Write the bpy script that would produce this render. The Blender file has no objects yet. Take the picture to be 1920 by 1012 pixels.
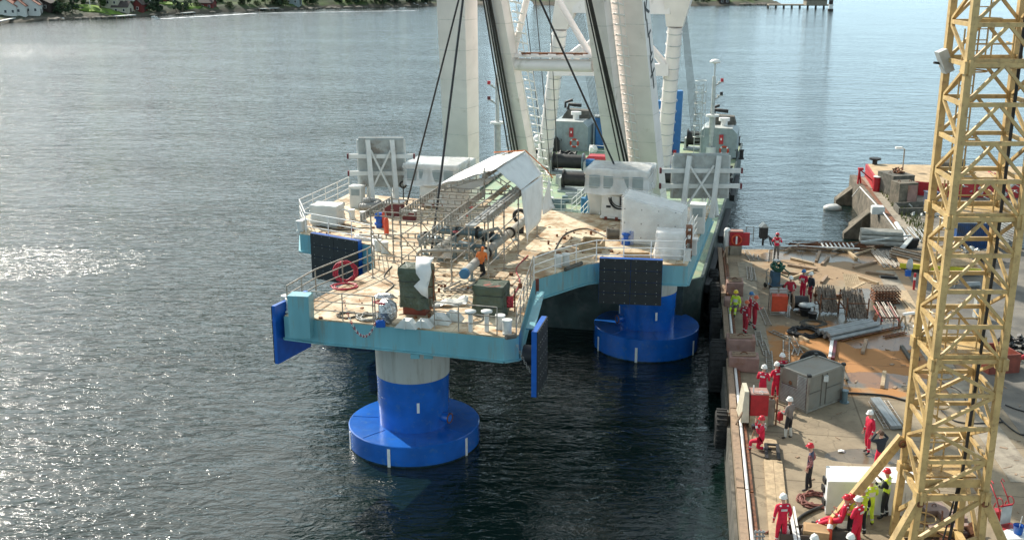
import bpy, bmesh, math, random
from math import radians as R, sin, cos, pi, sqrt, tan, atan2
from mathutils import Vector, Matrix
random.seed(7)
S = bpy.context.scene
COL = S.collection
V = Vector
# ---------------- camera, sky, sun, exposure ----------------
PITCH = R(15.8); FPX = 2026.0; CAMZ = 20.0
cam = bpy.data.cameras.new("camera"); camo = bpy.data.objects.new("camera", cam); COL.objects.link(camo)
camo.location = (0, 0, CAMZ); camo.rotation_euler = (pi/2 - PITCH, 0, 0)
cam.sensor_width = 36; cam.lens = 36*FPX/1920; cam.clip_start = 0.5; cam.clip_end = 6000
S.camera = camo
SUN_EL = R(37); SUN_AZ = R(-36)          # azimuth from +Y, negative = to the left
sd = V((sin(SUN_AZ)*cos(SUN_EL), cos(SUN_AZ)*cos(SUN_EL), sin(SUN_EL)))
sun = bpy.data.lights.new("sun", 'SUN'); sun.energy = 4.7; sun.angle = R(0.6); sun.color = (1, .93, .82)
suno = bpy.data.objects.new("sun", sun); COL.objects.link(suno)
suno.rotation_euler = (-sd).to_track_quat('-Z', 'Y').to_euler(); suno.location = (-60, 80, 80)
W = bpy.data.worlds.new("World"); S.world = W; W.use_nodes = True
nt = W.node_tree; nt.nodes.clear()
def N(t, typ, **kw):
    n = t.nodes.new(typ)
    for k, v in kw.items():
        if k.startswith('i_'): n.inputs[k[2:]].default_value = v
        else: setattr(n, k, v)
    return n
def L(t, a, b): t.links.new(a, b)
sky = N(nt, 'ShaderNodeTexSky', sky_type='NISHITA', sun_disc=False, sun_elevation=SUN_EL, sun_rotation=SUN_AZ, air_density=1.1, dust_density=1.5)
tc = N(nt, 'ShaderNodeTexCoord'); mp = N(nt, 'ShaderNodeMapping'); mp.inputs['Scale'].default_value = (1, 1, 2.2)
L(nt, tc.outputs['Generated'], mp.inputs['Vector'])
nz = N(nt, 'ShaderNodeTexNoise'); nz.inputs['Scale'].default_value = 3.6; nz.inputs['Detail'].default_value = 6; nz.inputs['Roughness'].default_value = .55
L(nt, mp.outputs[0], nz.inputs['Vector'])
cr = N(nt, 'ShaderNodeValToRGB'); cr.color_ramp.elements[0].position = .42; cr.color_ramp.elements[1].position = .64
L(nt, nz.outputs['Fac'], cr.inputs[0])
def sm(op, a, b=None):
    x = N(nt, 'ShaderNodeMath', operation=op); x.use_clamp = False
    for i, q in enumerate((a, b)):
        if q is None: continue
        if isinstance(q, (int, float)): x.inputs[i].default_value = q
        else: L(nt, q, x.inputs[i])
    return x.outputs[0]
def srng(a, i0, i1, o0, o1):
    r = N(nt, 'ShaderNodeMapRange'); r.interpolation_type = 'SMOOTHSTEP'
    for k, q in enumerate((i0, i1, o0, o1)): r.inputs[k+1].default_value = q
    L(nt, a, r.inputs[0]); return r.outputs[0]
dt = N(nt, 'ShaderNodeVectorMath', operation='DOT_PRODUCT'); L(nt, tc.outputs['Generated'], dt.inputs[0]); dt.inputs[1].default_value = sd
spz = N(nt, 'ShaderNodeSeparateXYZ'); L(nt, tc.outputs['Generated'], spz.inputs[0])
near = srng(dt.outputs['Value'], .76, .97, 0, 1)          # bright cloud veil around the sun
low = srng(spz.outputs[2], .12, .50, 1, 0)                # milky band above the horizon
cl = sm('MULTIPLY', cr.outputs[0], .45)
cover = sm('MINIMUM', sm('ADD', cl, sm('ADD', sm('MULTIPLY', near, .6), sm('MULTIPLY', low, .8))), 1.0)
cc_ = N(nt, 'ShaderNodeMix', data_type='RGBA'); cc_.inputs[6].default_value = (7.9, 10.9, 12.4, 1); cc_.inputs[7].default_value = (19, 19.3, 18.6, 1); L(nt, near, cc_.inputs[0])
mx = N(nt, 'ShaderNodeMix', data_type='RGBA'); L(nt, cc_.outputs[2], mx.inputs[7])
L(nt, cover, mx.inputs[0]); hs = N(nt, 'ShaderNodeHueSaturation'); hs.inputs['Saturation'].default_value = .45; hs.inputs['Value'].default_value = .75; L(nt, sky.outputs[0], hs.inputs['Color']); L(nt, hs.outputs[0], mx.inputs[6])
bg = N(nt, 'ShaderNodeBackground'); bg.inputs['Strength'].default_value = .1
wo = N(nt, 'ShaderNodeOutputWorld'); L(nt, mx.outputs[2], bg.inputs[0]); L(nt, bg.outputs[0], wo.inputs[0])
S.view_settings.view_transform = 'Standard'; S.view_settings.look = 'None'; S.view_settings.exposure = 0.5; S.view_settings.gamma = 1
S.cycles.max_bounces = 6; S.cycles.sample_clamp_indirect = 5; S.cycles.sample_clamp_direct = 40; S.cycles.caustics_reflective = False; S.cycles.caustics_refractive = False
# ---------------- survey helpers: a photo pixel on a known level / distance gives a place ----------------
def ray(px, py):
    v = 506 - py
    return V((px - 960, FPX*cos(PITCH) + v*sin(PITCH), -FPX*sin(PITCH) + v*cos(PITCH)))
def P(px, py, z=2.0):
    d = ray(px, py); t = (z - CAMZ)/d.z
    return V((d.x*t, d.y*t, z))
def PD(px, py, Y):
    d = ray(px, py); t = Y/d.y
    return V((d.x*t, Y, CAMZ + d.z*t))
U = V((.25, .968, 0)).normalized(); W_ = V((U.y, -U.x, 0))      # barge / platform axes: away, right
# ---------------- materials ----------------
MATS = {}
def mat(name, col, rough=.6, metal=0, var=.12, scale=3, dirt=None, dscale=1.2, dlo=.5, dhi=.65, bump=0, bscale=20, coat=0, alpha=1, trans=0, spec=.5, aniso=(1, 1, 1)):
    if name in MATS: return MATS[name]
    m = bpy.data.materials.new(name); m.use_nodes = True; t = m.node_tree; b = t.nodes['Principled BSDF']
    g = N(t, 'ShaderNodeNewGeometry'); mp = N(t, 'ShaderNodeMapping'); mp.inputs['Scale'].default_value = aniso; L(t, g.outputs['Position'], mp.inputs['Vector'])
    n1 = N(t, 'ShaderNodeTexNoise'); n1.inputs['Scale'].default_value = scale; n1.inputs['Detail'].default_value = 5; L(t, mp.outputs[0], n1.inputs['Vector'])
    c1 = N(t, 'ShaderNodeMix', data_type='RGBA')
    lo = [max(0, c*(1 - var*1.6)) for c in col]; hi = [min(1, c*(1 + var*1.3)) for c in col]
    r = N(t, 'ShaderNodeMapRange'); r.inputs[1].default_value = .3; r.inputs[2].default_value = .7
    L(t, n1.outputs['Fac'], r.inputs[0]); L(t, r.outputs[0], c1.inputs[0])
    c1.inputs[6].default_value = (*lo, 1); c1.inputs[7].default_value = (*hi, 1); out = c1.outputs[2]
    if dirt:
        n2 = N(t, 'ShaderNodeTexNoise'); n2.inputs['Scale'].default_value = dscale; n2.inputs['Detail'].default_value = 8; n2.inputs['Roughness'].default_value = .65
        L(t, mp.outputs[0], n2.inputs['Vector'])
        r2 = N(t, 'ShaderNodeMapRange'); r2.inputs[1].default_value = dlo; r2.inputs[2].default_value = dhi
        L(t, n2.outputs['Fac'], r2.inputs[0]); c2 = N(t, 'ShaderNodeMix', data_type='RGBA')
        L(t, r2.outputs[0], c2.inputs[0]); L(t, out, c2.inputs[6]); c2.inputs[7].default_value = (*dirt, 1); out = c2.outputs[2]
    L(t, out, b.inputs['Base Color'])
    b.inputs['Roughness'].default_value = rough; b.inputs['Metallic'].default_value = metal; b.inputs['Specular IOR Level'].default_value = spec
    if coat: b.inputs['Coat Weight'].default_value = coat; b.inputs['Coat Roughness'].default_value = .12
    if alpha < 1: b.inputs['Alpha'].default_value = alpha
    if trans: b.inputs['Transmission Weight'].default_value = trans
    if bump:
        n3 = N(t, 'ShaderNodeTexNoise'); n3.inputs['Scale'].default_value = bscale; n3.inputs['Detail'].default_value = 4; L(t, g.outputs['Position'], n3.inputs['Vector'])
        bp = N(t, 'ShaderNodeBump'); bp.inputs['Strength'].default_value = bump; bp.inputs['Distance'].default_value = .05
        L(t, n3.outputs['Fac'], bp.inputs['Height']); L(t, bp.outputs[0], b.inputs['Normal'])
    MATS[name] = m; return m
white = mat('white_paint', (.78, .77, .73), .45, var=.05, dirt=(.45, .38, .3), dscale=1.5, dlo=.62, dhi=.8)
legw = mat('crane_white', (.82, .76, .72), .45, var=.05, scale=.8, dirt=(.42, .38, .31), dscale=.7, dlo=.6, dhi=.78)
offw = mat('cabinet_grey', (.62, .63, .6), .5, var=.06, dirt=(.35, .3, .25), dlo=.6, dhi=.8)
lgrey = mat('light_grey_steel', (.45, .47, .45), .5, .1, var=.12, dirt=(.3, .26, .22), dlo=.58, dhi=.75)
dgrey = mat('deckhouse_grey', (.27, .32, .32), .5, var=.08, dirt=(.2, .17, .14), dlo=.6, dhi=.8)
galv = mat('galvanised_steel', (.34, .315, .27), .5, .25, var=.2, scale=9, dirt=(.25, .16, .1), dscale=4, dlo=.5, dhi=.7)
yellow = mat('crane_yellow', (.51, .355, .15), .5, var=.16, scale=2, dirt=(.27, .16, .07), dscale=6, dlo=.52, dhi=.72)
teal = mat('teal_paint', (.16, .38, .43), .45, var=.08, scale=1.2, dirt=(.21, .24, .20), dscale=2.2, dlo=.54, dhi=.74, aniso=(1.6, 1.6, .22))
blue = mat('float_blue', (.010, .12, .48), .24, var=.14, scale=1.0, dirt=(.05, .16, .36), dscale=3, dlo=.55, dhi=.75, coat=.5, bump=.12, bscale=2.5)
blue2 = mat('fender_blue', (.01, .10, .42), .4, var=.1)
blue3 = mat('tower_blue', (.02, .14, .36), .4, var=.1)
colgrey = mat('column_grey', (.50, .49, .44), .45, var=.04, scale=1, dirt=(.34, .31, .25), dscale=2, dlo=.5, dhi=.72, aniso=(2, 2, .25))
black = mat('black_rubber', (.018, .018, .018), .6, var=.3)
blackp = mat('black_panel', (.012, .016, .018), .45, var=.2)
rubber = mat('tyre_rubber', (.02, .02, .019), .85, var=.4, scale=8, bump=.6, bscale=30)
rope = mat('wire_rope', (.02, .02, .022), .5, var=.2)
redp = mat('red_paint', (.46, .02, .03), .45, var=.18, scale=4, dirt=(.25, .04, .03), dscale=2, dlo=.5, dhi=.7)
orgred = mat('orange_red', (.55, .06, .02), .45, var=.1, scale=5)
maroon = mat('maroon_paint', (.12, .015, .02), .5, var=.2)
oldscaf = mat('old_scaffold_steel', (.20, .15, .11), .7, .1, var=.45, scale=7, dirt=(.34, .30, .25), dscale=6, dlo=.5, dhi=.65)
rust = mat('rusty_steel', (.18, .07, .03), .8, var=.4, scale=6)
redox = mat('red_oxide', (.22, .05, .03), .6, var=.2)
green = mat('deck_green', (.23, .34, .22), .6, var=.12, scale=1.5, dirt=(.30, .32, .19), dscale=.6, dlo=.45, dhi=.62)
hullg = mat('barge_hull', (.03, .05, .045), .55, var=.3, scale=1, dirt=(.08, .09, .08), dlo=.5, dhi=.7)
conc = mat('concrete', (.30, .26, .20), .9, var=.15, scale=2, dirt=(.16, .13, .10), dscale=1.5, dlo=.5, dhi=.7, bump=.3)
concp = mat('weathered_pink_concrete', (.33, .20, .165), .9, var=.12, scale=3, dirt=(.25, .12, .07), dscale=2, dlo=.5, dhi=.7, bump=.2)
concr = mat('rough_pier_concrete', (.165, .14, .105), .95, var=.25, scale=2, dirt=(.08, .075, .055), dscale=1.2, dlo=.45, dhi=.65, bump=.6, bscale=8)
concd = mat('dark_concrete', (.13, .12, .10), .9, var=.2, dirt=(.07, .07, .055), dlo=.45, dhi=.65, bump=.3)
wood = mat('old_timber', (.34, .24, .16), .85, var=.25, scale=5, dirt=(.2, .13, .08), dscale=5, dlo=.5, dhi=.7, aniso=(1, 1, 1))
woodp = mat('pale_plank', (.44, .33, .20), .8, var=.15, scale=6, dirt=(.30, .21, .13), dscale=4, dlo=.5, dhi=.7)
ply = mat('plywood', (.40, .25, .12), .7, var=.2, scale=2)
tarpg = mat('green_tarpaulin', (.065, .085, .055), .38, var=.15, scale=2, bump=.9, bscale=6)
tarpw = mat('white_tarpaulin', (.74, .73, .70), .5, var=.05, scale=1.5, bump=.5, bscale=3, dirt=(.55, .53, .48), dscale=2, dlo=.55, dhi=.8)
foil = mat('silver_foil', (.5, .49, .48), .25, .8, var=.3, scale=8, bump=1, bscale=18)
hose_r = mat('red_hose', (.45, .02, .04), .45, var=.1)
hose_b = mat('rusty_hose', (.22, .08, .06), .7, var=.2)
hose_g = mat('green_hose', (.02, .10, .06), .5, var=.2)
pipeg = mat('blue_grey_pipe', (.14, .20, .22), .4, .1, var=.1)
pipel = mat('grey_pipe', (.33, .33, .30), .5, var=.08, dirt=(.3, .25, .2))
capb = mat('blue_cap', (.04, .17, .32), .4)
cloth_or = mat('hose_duct_grey', (.3, .3, .285), .6, var=.1)
skin = mat('skin', (.50, .28, .2), .6, var=.05)
hair = mat('brown_hair', (.09, .05, .03), .8)
rock = mat('shore_rock', (.22, .19, .16), .95, var=.3, scale=.4, dirt=(.08, .08, .06), dscale=.3, dlo=.4, dhi=.6)
steelp = mat('sheet_steel', (.33, .34, .33), .45, .3, var=.15, scale=2)
# ---------------- mesh builder ----------------
class M:
    def __init__(s): s.v = []; s.f = []; s.sm = []
    def add(s, vs, fs, smooth=False):
        o = len(s.v); s.v += [V(p) for p in vs]; s.f += [[i+o for i in f] for f in fs]; s.sm += [smooth]*len(fs); return s
    def frame8(s, b, t):
        n = len(b); return s.add(list(b)+list(t), [list(range(n))[::-1], list(range(n, 2*n))]+[[i, (i+1) % n, (i+1) % n+n, i+n] for i in range(n)])
    def box(s, c, d, rz=0, rx=0, ry=0):
        m = Matrix.Translation(V(c)) @ Matrix.Rotation(rz, 4, 'Z') @ Matrix.Rotation(ry, 4, 'Y') @ Matrix.Rotation(rx, 4, 'X')
        x, y, z = d[0]/2, d[1]/2, d[2]/2
        q = [(-x, -y), (x, -y), (x, y), (-x, y)]
        return s.frame8([m @ V((a, b, -z)) for a, b in q], [m @ V((a, b, z)) for a, b in q])
    def prism(s, poly, z0, z1):
        a = sum(poly[i][0]*poly[(i+1) % len(poly)][1]-poly[(i+1) % len(poly)][0]*poly[i][1] for i in range(len(poly)))
        if a < 0: poly = poly[::-1]
        return s.frame8([V((p[0], p[1], z0)) for p in poly], [V((p[0], p[1], z1)) for p in poly])
    def beam(s, a, b, w, h=None, up=(0, 0, 1)):
        a = V(a); b = V(b); h = h or w; d = (b-a).normalized(); u = V(up)
        if abs(d.dot(u)) > .98: u = V((0, 1, 0)) if abs(d.y) < .9 else V((1, 0, 0))
        x = d.cross(u).normalized(); y = x.cross(d)
        q = [(-w/2, -h/2), (w/2, -h/2), (w/2, h/2), (-w/2, h/2)]
        return s.frame8([a+x*i+y*j for i, j in q], [b+x*i+y*j for i, j in q])
    def tube(s, pts, r, n=6, caps=True, r2=None):
        pts = [V(p) for p in pts]; k = len(pts); rings = []; prev = None
        for i, p in enumerate(pts):
            d = ((pts[min(i+1, k-1)]-pts[max(i-1, 0)])).normalized()
            u = prev if prev is not None else (V((0, 0, 1)) if abs(d.z) < .95 else V((0, 1, 0)))
            x = d.cross(u)
            if x.length < 1e-4: x = d.cross(V((1, .3, 0)))
            x.normalize(); y = x.cross(d).normalized(); prev = y
            rr = r if r2 is None else r+(r2-r)*i/(k-1)
            rings.append([p+x*rr*cos(2*pi*j/n)+y*rr*sin(2*pi*j/n) for j in range(n)])
        vs = [q for rg in rings for q in rg]
        fs = [[i*n+j, i*n+(j+1) % n, (i+1)*n+(j+1) % n, (i+1)*n+j] for i in range(k-1) for j in range(n)]
        s.add(vs, fs, n > 4)
        if caps:
            s.add(rings[0], [list(range(n))[::-1]]); s.add(rings[-1], [list(range(n))])
        return s
    def cyl(s, c, r, z0, z1, n=24, r2=None):
        return s.tube([(c[0], c[1], z0), (c[0], c[1], z1)], r, n, True, r2)
    def lathe(s, c, prof, n=16, axis=(0, 0, 1)):
        q = V(axis).to_track_quat('Z', 'Y'); c = V(c); vs = []
        for r, z in prof: vs += [c+q @ V((r*cos(2*pi*j/n), r*sin(2*pi*j/n), z)) for j in range(n)]
        k = len(prof)
        s.add(vs, [[i*n+j, i*n+(j+1) % n, (i+1)*n+(j+1) % n, (i+1)*n+j] for i in range(k-1) for j in range(n)], True)
        return s
    def ring(s, c, r, rr, axis=(0, 0, 1), n=20, m=8, a0=0, a1=2*pi):
        q = V(axis).to_track_quat('Z', 'Y'); c = V(c)
        full = abs(a1-a0-2*pi) < .01
        pts = [c+q @ V((r*cos(a0+(a1-a0)*i/n), r*sin(a0+(a1-a0)*i/n), 0)) for i in range(n+1)]
        return s.tube(pts, rr, m, not full)
    def hard(s, c, prof, n=64):
        for a, b in zip(prof[:-1], prof[1:]): s.lathe(c, [a, b], n)
        return s
    def quad(s, *p): return s.add(p, [list(range(len(p)))])
    def ball(s, c, r, n=10, sq=(1, 1, 1)):
        c = V(c); vs = []; k = n//2
        for i in range(k+1):
            for j in range(n):
                a = pi*i/k; b = 2*pi*j/n; vs.append(c+V((r*sq[0]*sin(a)*cos(b), r*sq[1]*sin(a)*sin(b), r*sq[2]*cos(a))))
        return s.add(vs, [[i*n+j, (i+1)*n+j, (i+1)*n+(j+1) % n, i*n+(j+1) % n] for i in range(k) for j in range(n)], True)
    def sheet(s, g, th=.012, rnd=0, smooth=True):
        """g: grid of points (rows); a cloth-like sheet with its own thickness"""
        rows = len(g); c = len(g[0]); top = [V(p)+V((random.uniform(-rnd, rnd), random.uniform(-rnd, rnd), random.uniform(-rnd, rnd))) for r_ in g for p in r_]
        a = top[1]-top[0]; b = top[c]-top[0]; nrm = a.cross(b)
        if nrm.length < 1e-9: nrm = V((0, 0, 1))
        nrm.normalize(); bot = [p-nrm*th for p in top]; n = rows*c
        fs = []
        for i in range(rows-1):
            for j in range(c-1):
                q = [i*c+j, i*c+j+1, (i+1)*c+j+1, (i+1)*c+j]; fs.append(q); fs.append([x+n for x in q[::-1]])
        s.add(top+bot, fs, smooth)
        e = [j for j in range(c)]+[i*c+c-1 for i in range(1, rows)]+[(rows-1)*c+j for j in range(c-2, -1, -1)]+[i*c for i in range(rows-2, 0, -1)]
        o = len(s.v)-2*n
        for i in range(len(e)):
            x, y = e[i], e[(i+1) % len(e)]; s.f.append([o+x, o+x+n, o+y+n, o+y]); s.sm.append(False)
        return s
    def build(s, name, m, parent=None, world=True, bev=0):
        me = bpy.data.meshes.new(name)
        vs = s.v
        if parent is not None and world:
            inv = wm(parent).inverted(); vs = [inv @ p for p in vs]
        me.from_pydata([tuple(p) for p in vs], [], s.f)
        me.polygons.foreach_set('use_smooth', s.sm)
        ms = m if isinstance(m, (list, tuple)) else [m]
        for q in ms: me.materials.append(q)
        me.update()
        o = bpy.data.objects.new(name, me); COL.objects.link(o)
        if parent is not None: o.parent = parent
        if bev:
            bm = o.modifiers.new('bevel', 'BEVEL'); bm.width = bev; bm.segments = 2; bm.limit_method = 'ANGLE'
        return o
def wm(o):
    m = Matrix.Translation(o.location) @ o.rotation_euler.to_matrix().to_4x4() @ Matrix.Diagonal((*o.scale, 1))
    return (wm(o.parent) @ m) if o.parent else m
def tag(o, label=None, cat=None, group=None, kind=None):
    if label: o['label'] = label
    if cat: o['category'] = cat
    if group: o['group'] = group
    if kind: o['kind'] = kind
    return o
def thing(name, label, cat, loc=(0, 0, 0), rz=0, group=None):
    o = bpy.data.objects.new(name, None); COL.objects.link(o); o.location = loc; o.rotation_euler = (0, 0, rz); o.empty_display_size = .3
    return tag(o, label, cat, group)
def copy_tree(o, loc=None, rz=None, parent=None, label=None, group=None):
    c = o.copy(); COL.objects.link(c); c.parent = parent
    if loc is not None: c.location = loc
    if rz is not None: c.rotation_euler = (0, 0, rz)
    if label: c['label'] = label
    if group: c['group'] = group
    for ch in [x for x in COL.objects if x.parent == o]: copy_tree(ch, parent=c)
    return c
def solo(mb, name, m, label, cat, group=None, bev=0, kind=None):
    """a thing that is one mesh: origin moved to its base"""
    lo = V((sum(p.x for p in mb.v)/len(mb.v), sum(p.y for p in mb.v)/len(mb.v), min(p.z for p in mb.v)))
    mb.v = [p-lo for p in mb.v]
    o = mb.build(name, m, None, bev=bev); o.location = lo
    return tag(o, label, cat, group, kind)
def lerp(a, b, t): return V(a)*(1-t)+V(b)*t
def bil(p00, p10, p11, p01, nu, nv, f=None):
    g = []
    for i in range(nv+1):
        r_ = []
        for j in range(nu+1):
            u, v = j/nu, i/nv; p = lerp(lerp(p00, p10, u), lerp(p01, p11, u), v)
            if f: p = p+V(f(u, v))
            r_.append(p)
        g.append(r_)
    return g
def coil(c, r, rr, turns, m_, parent=None, name='hose_coil', h=.1, jit=.25, axis=None, n=22, q=6):
    mb = M(); pts = []
    for i in range(int(turns*n)+1):
        a = 2*pi*i/n; r2 = r*(1-jit*random.random()*.5)*(1+.12*sin(a*.37+1))
        ox = .12*r*sin(a*.23); p = V((r2*cos(a)+ox, r2*sin(a)*.92, rr+h*random.random()*(i/(turns*n))))
        pts.append(p)
    if axis: qq = V(axis).to_track_quat('Z', 'Y'); pts = [qq @ p for p in pts]
    pts = [V(c)+p for p in pts]; mb.tube(pts, rr, q)
    return mb
# ================= SETTING =================
# ---- water ----
def water_mat():
    m = bpy.data.materials.new('fjord_water'); m.use_nodes = True; t = m.node_tree; b = t.nodes['Principled BSDF']
    b.inputs['Base Color'].default_value = (.005, .014, .012, 1); b.inputs['Roughness'].default_value = .045; b.inputs['IOR'].default_value = 1.38
    g = N(t, 'ShaderNodeNewGeometry')
    def noise(sc, rot, stretch, det, rough=.5, dist=0):
        mp = N(t, 'ShaderNodeMapping'); mp.inputs['Rotation'].default_value = (0, 0, rot); mp.inputs['Scale'].default_value = (1, stretch, 1)
        L(t, g.outputs['Position'], mp.inputs['Vector'])
        n = N(t, 'ShaderNodeTexNoise'); n.inputs['Scale'].default_value = sc; n.inputs['Detail'].default_value = det; n.inputs['Roughness'].default_value = rough
        n.inputs['Distortion'].default_value = dist
        L(t, mp.outputs[0], n.inputs['Vector']); return n.outputs['Fac']
    def mul(a, k):
        x = N(t, 'ShaderNodeMath', operation='MULTIPLY'); L(t, a, x.inputs[0])
        if isinstance(k, (int, float)): x.inputs[1].default_value = k
        else: L(t, k, x.inputs[1])
        return x.outputs[0]
    def add(a, c):
        x = N(t, 'ShaderNodeMath', operation='ADD'); L(t, a, x.inputs[0]); L(t, c, x.inputs[1]); return x.outputs[0]
    patch = noise(.035, .4, 2.0, 3)      # wind patches
    pr = N(t, 'ShaderNodeMapRange'); pr.inputs[1].default_value = .35; pr.inputs[2].default_value = .65; pr.inputs[3].default_value = .8; pr.inputs[4].default_value = 1.2
    L(t, patch, pr.inputs[0])
    spy = N(t, 'ShaderNodeSeparateXYZ'); L(t, g.outputs['Position'], spy.inputs[0]); fr = N(t, 'ShaderNodeMapRange'); fr.inputs[1].default_value = 70; fr.inputs[2].default_value = 230; L(t, spy.outputs[1], fr.inputs[0])
    fine = N(t, 'ShaderNodeMapRange'); fine.inputs[3].default_value = 1; fine.inputs[4].default_value = .35; L(t, fr.outputs[0], fine.inputs[0])
    h = add(add(mul(noise(.22, R(-14), 2.2, 2, .5, .4), .24), mul(noise(.9, R(10), 2.1, 3, .5, 1.3), .125)), mul(mul(noise(3.2, R(-8), 1.9, 3, .55, .5), .036), fine.outputs[0]))
    def spot(px, py, rx, ry, amp):
        q = P(px, py, 0); sp = N(t, 'ShaderNodeSeparateXYZ'); L(t, g.outputs['Position'], sp.inputs[0])
        x = N(t, 'ShaderNodeMath', operation='MULTIPLY_ADD'); L(t, sp.outputs[0], x.inputs[0]); x.inputs[1].default_value = 1/rx; x.inputs[2].default_value = -q.x/rx
        y = N(t, 'ShaderNodeMath', operation='MULTIPLY_ADD'); L(t, sp.outputs[1], y.inputs[0]); y.inputs[1].default_value = 1/ry; y.inputs[2].default_value = -q.y/ry
        d = add(mul(x.outputs[0], x.outputs[0]), mul(y.outputs[0], y.outputs[0]))
        r = N(t, 'ShaderNodeMapRange'); r.interpolation_type = 'SMOOTHSTEP'; r.inputs[1].default_value = .1; r.inputs[2].default_value = 1.2; r.inputs[3].default_value = amp; r.inputs[4].default_value = 0
        L(t, d, r.inputs[0]); return r.outputs[0]
    gust = add(add(spot(40, 490, 11, 5, 1.25), spot(10, 95, 45, 30, .45)), add(spot(60, 980, 6, 3, .12), spot(250, 430, 12, 5, .12)))
    gm = N(t, 'ShaderNodeMapRange'); gm.inputs[1].default_value = .46; gm.inputs[2].default_value = .62; L(t, noise(1.7, R(6), 2.6, 4, .7, .4), gm.inputs[0]); glint = mul(gust, gm.outputs[0])
    calm = spot(980, 860, 17, 19, -.62)
    ra = N(t, 'ShaderNodeMath', operation='MULTIPLY_ADD'); L(t, glint, ra.inputs[0]); ra.inputs[1].default_value = .27; ra.inputs[2].default_value = .05; L(t, add(ra.outputs[0], mul(fr.outputs[0], .04)), b.inputs['Roughness'])
    h = mul(h, add(pr.outputs[0], add(mul(gust, .5), calm)))
    bp = N(t, 'ShaderNodeBump'); bp.inputs['Strength'].default_value = 1.0; bp.inputs['Distance'].default_value = 1.0
    L(t, h, bp.inputs['Height']); L(t, bp.outputs[0], b.inputs['Normal'])
    return m
mb = M(); mb.quad((-1500, -200, 0), (1500, -200, 0), (1500, 3000, 0), (-1500, 3000, 0))
w = mb.build('water', water_mat()); tag(w, kind='structure')
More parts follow.
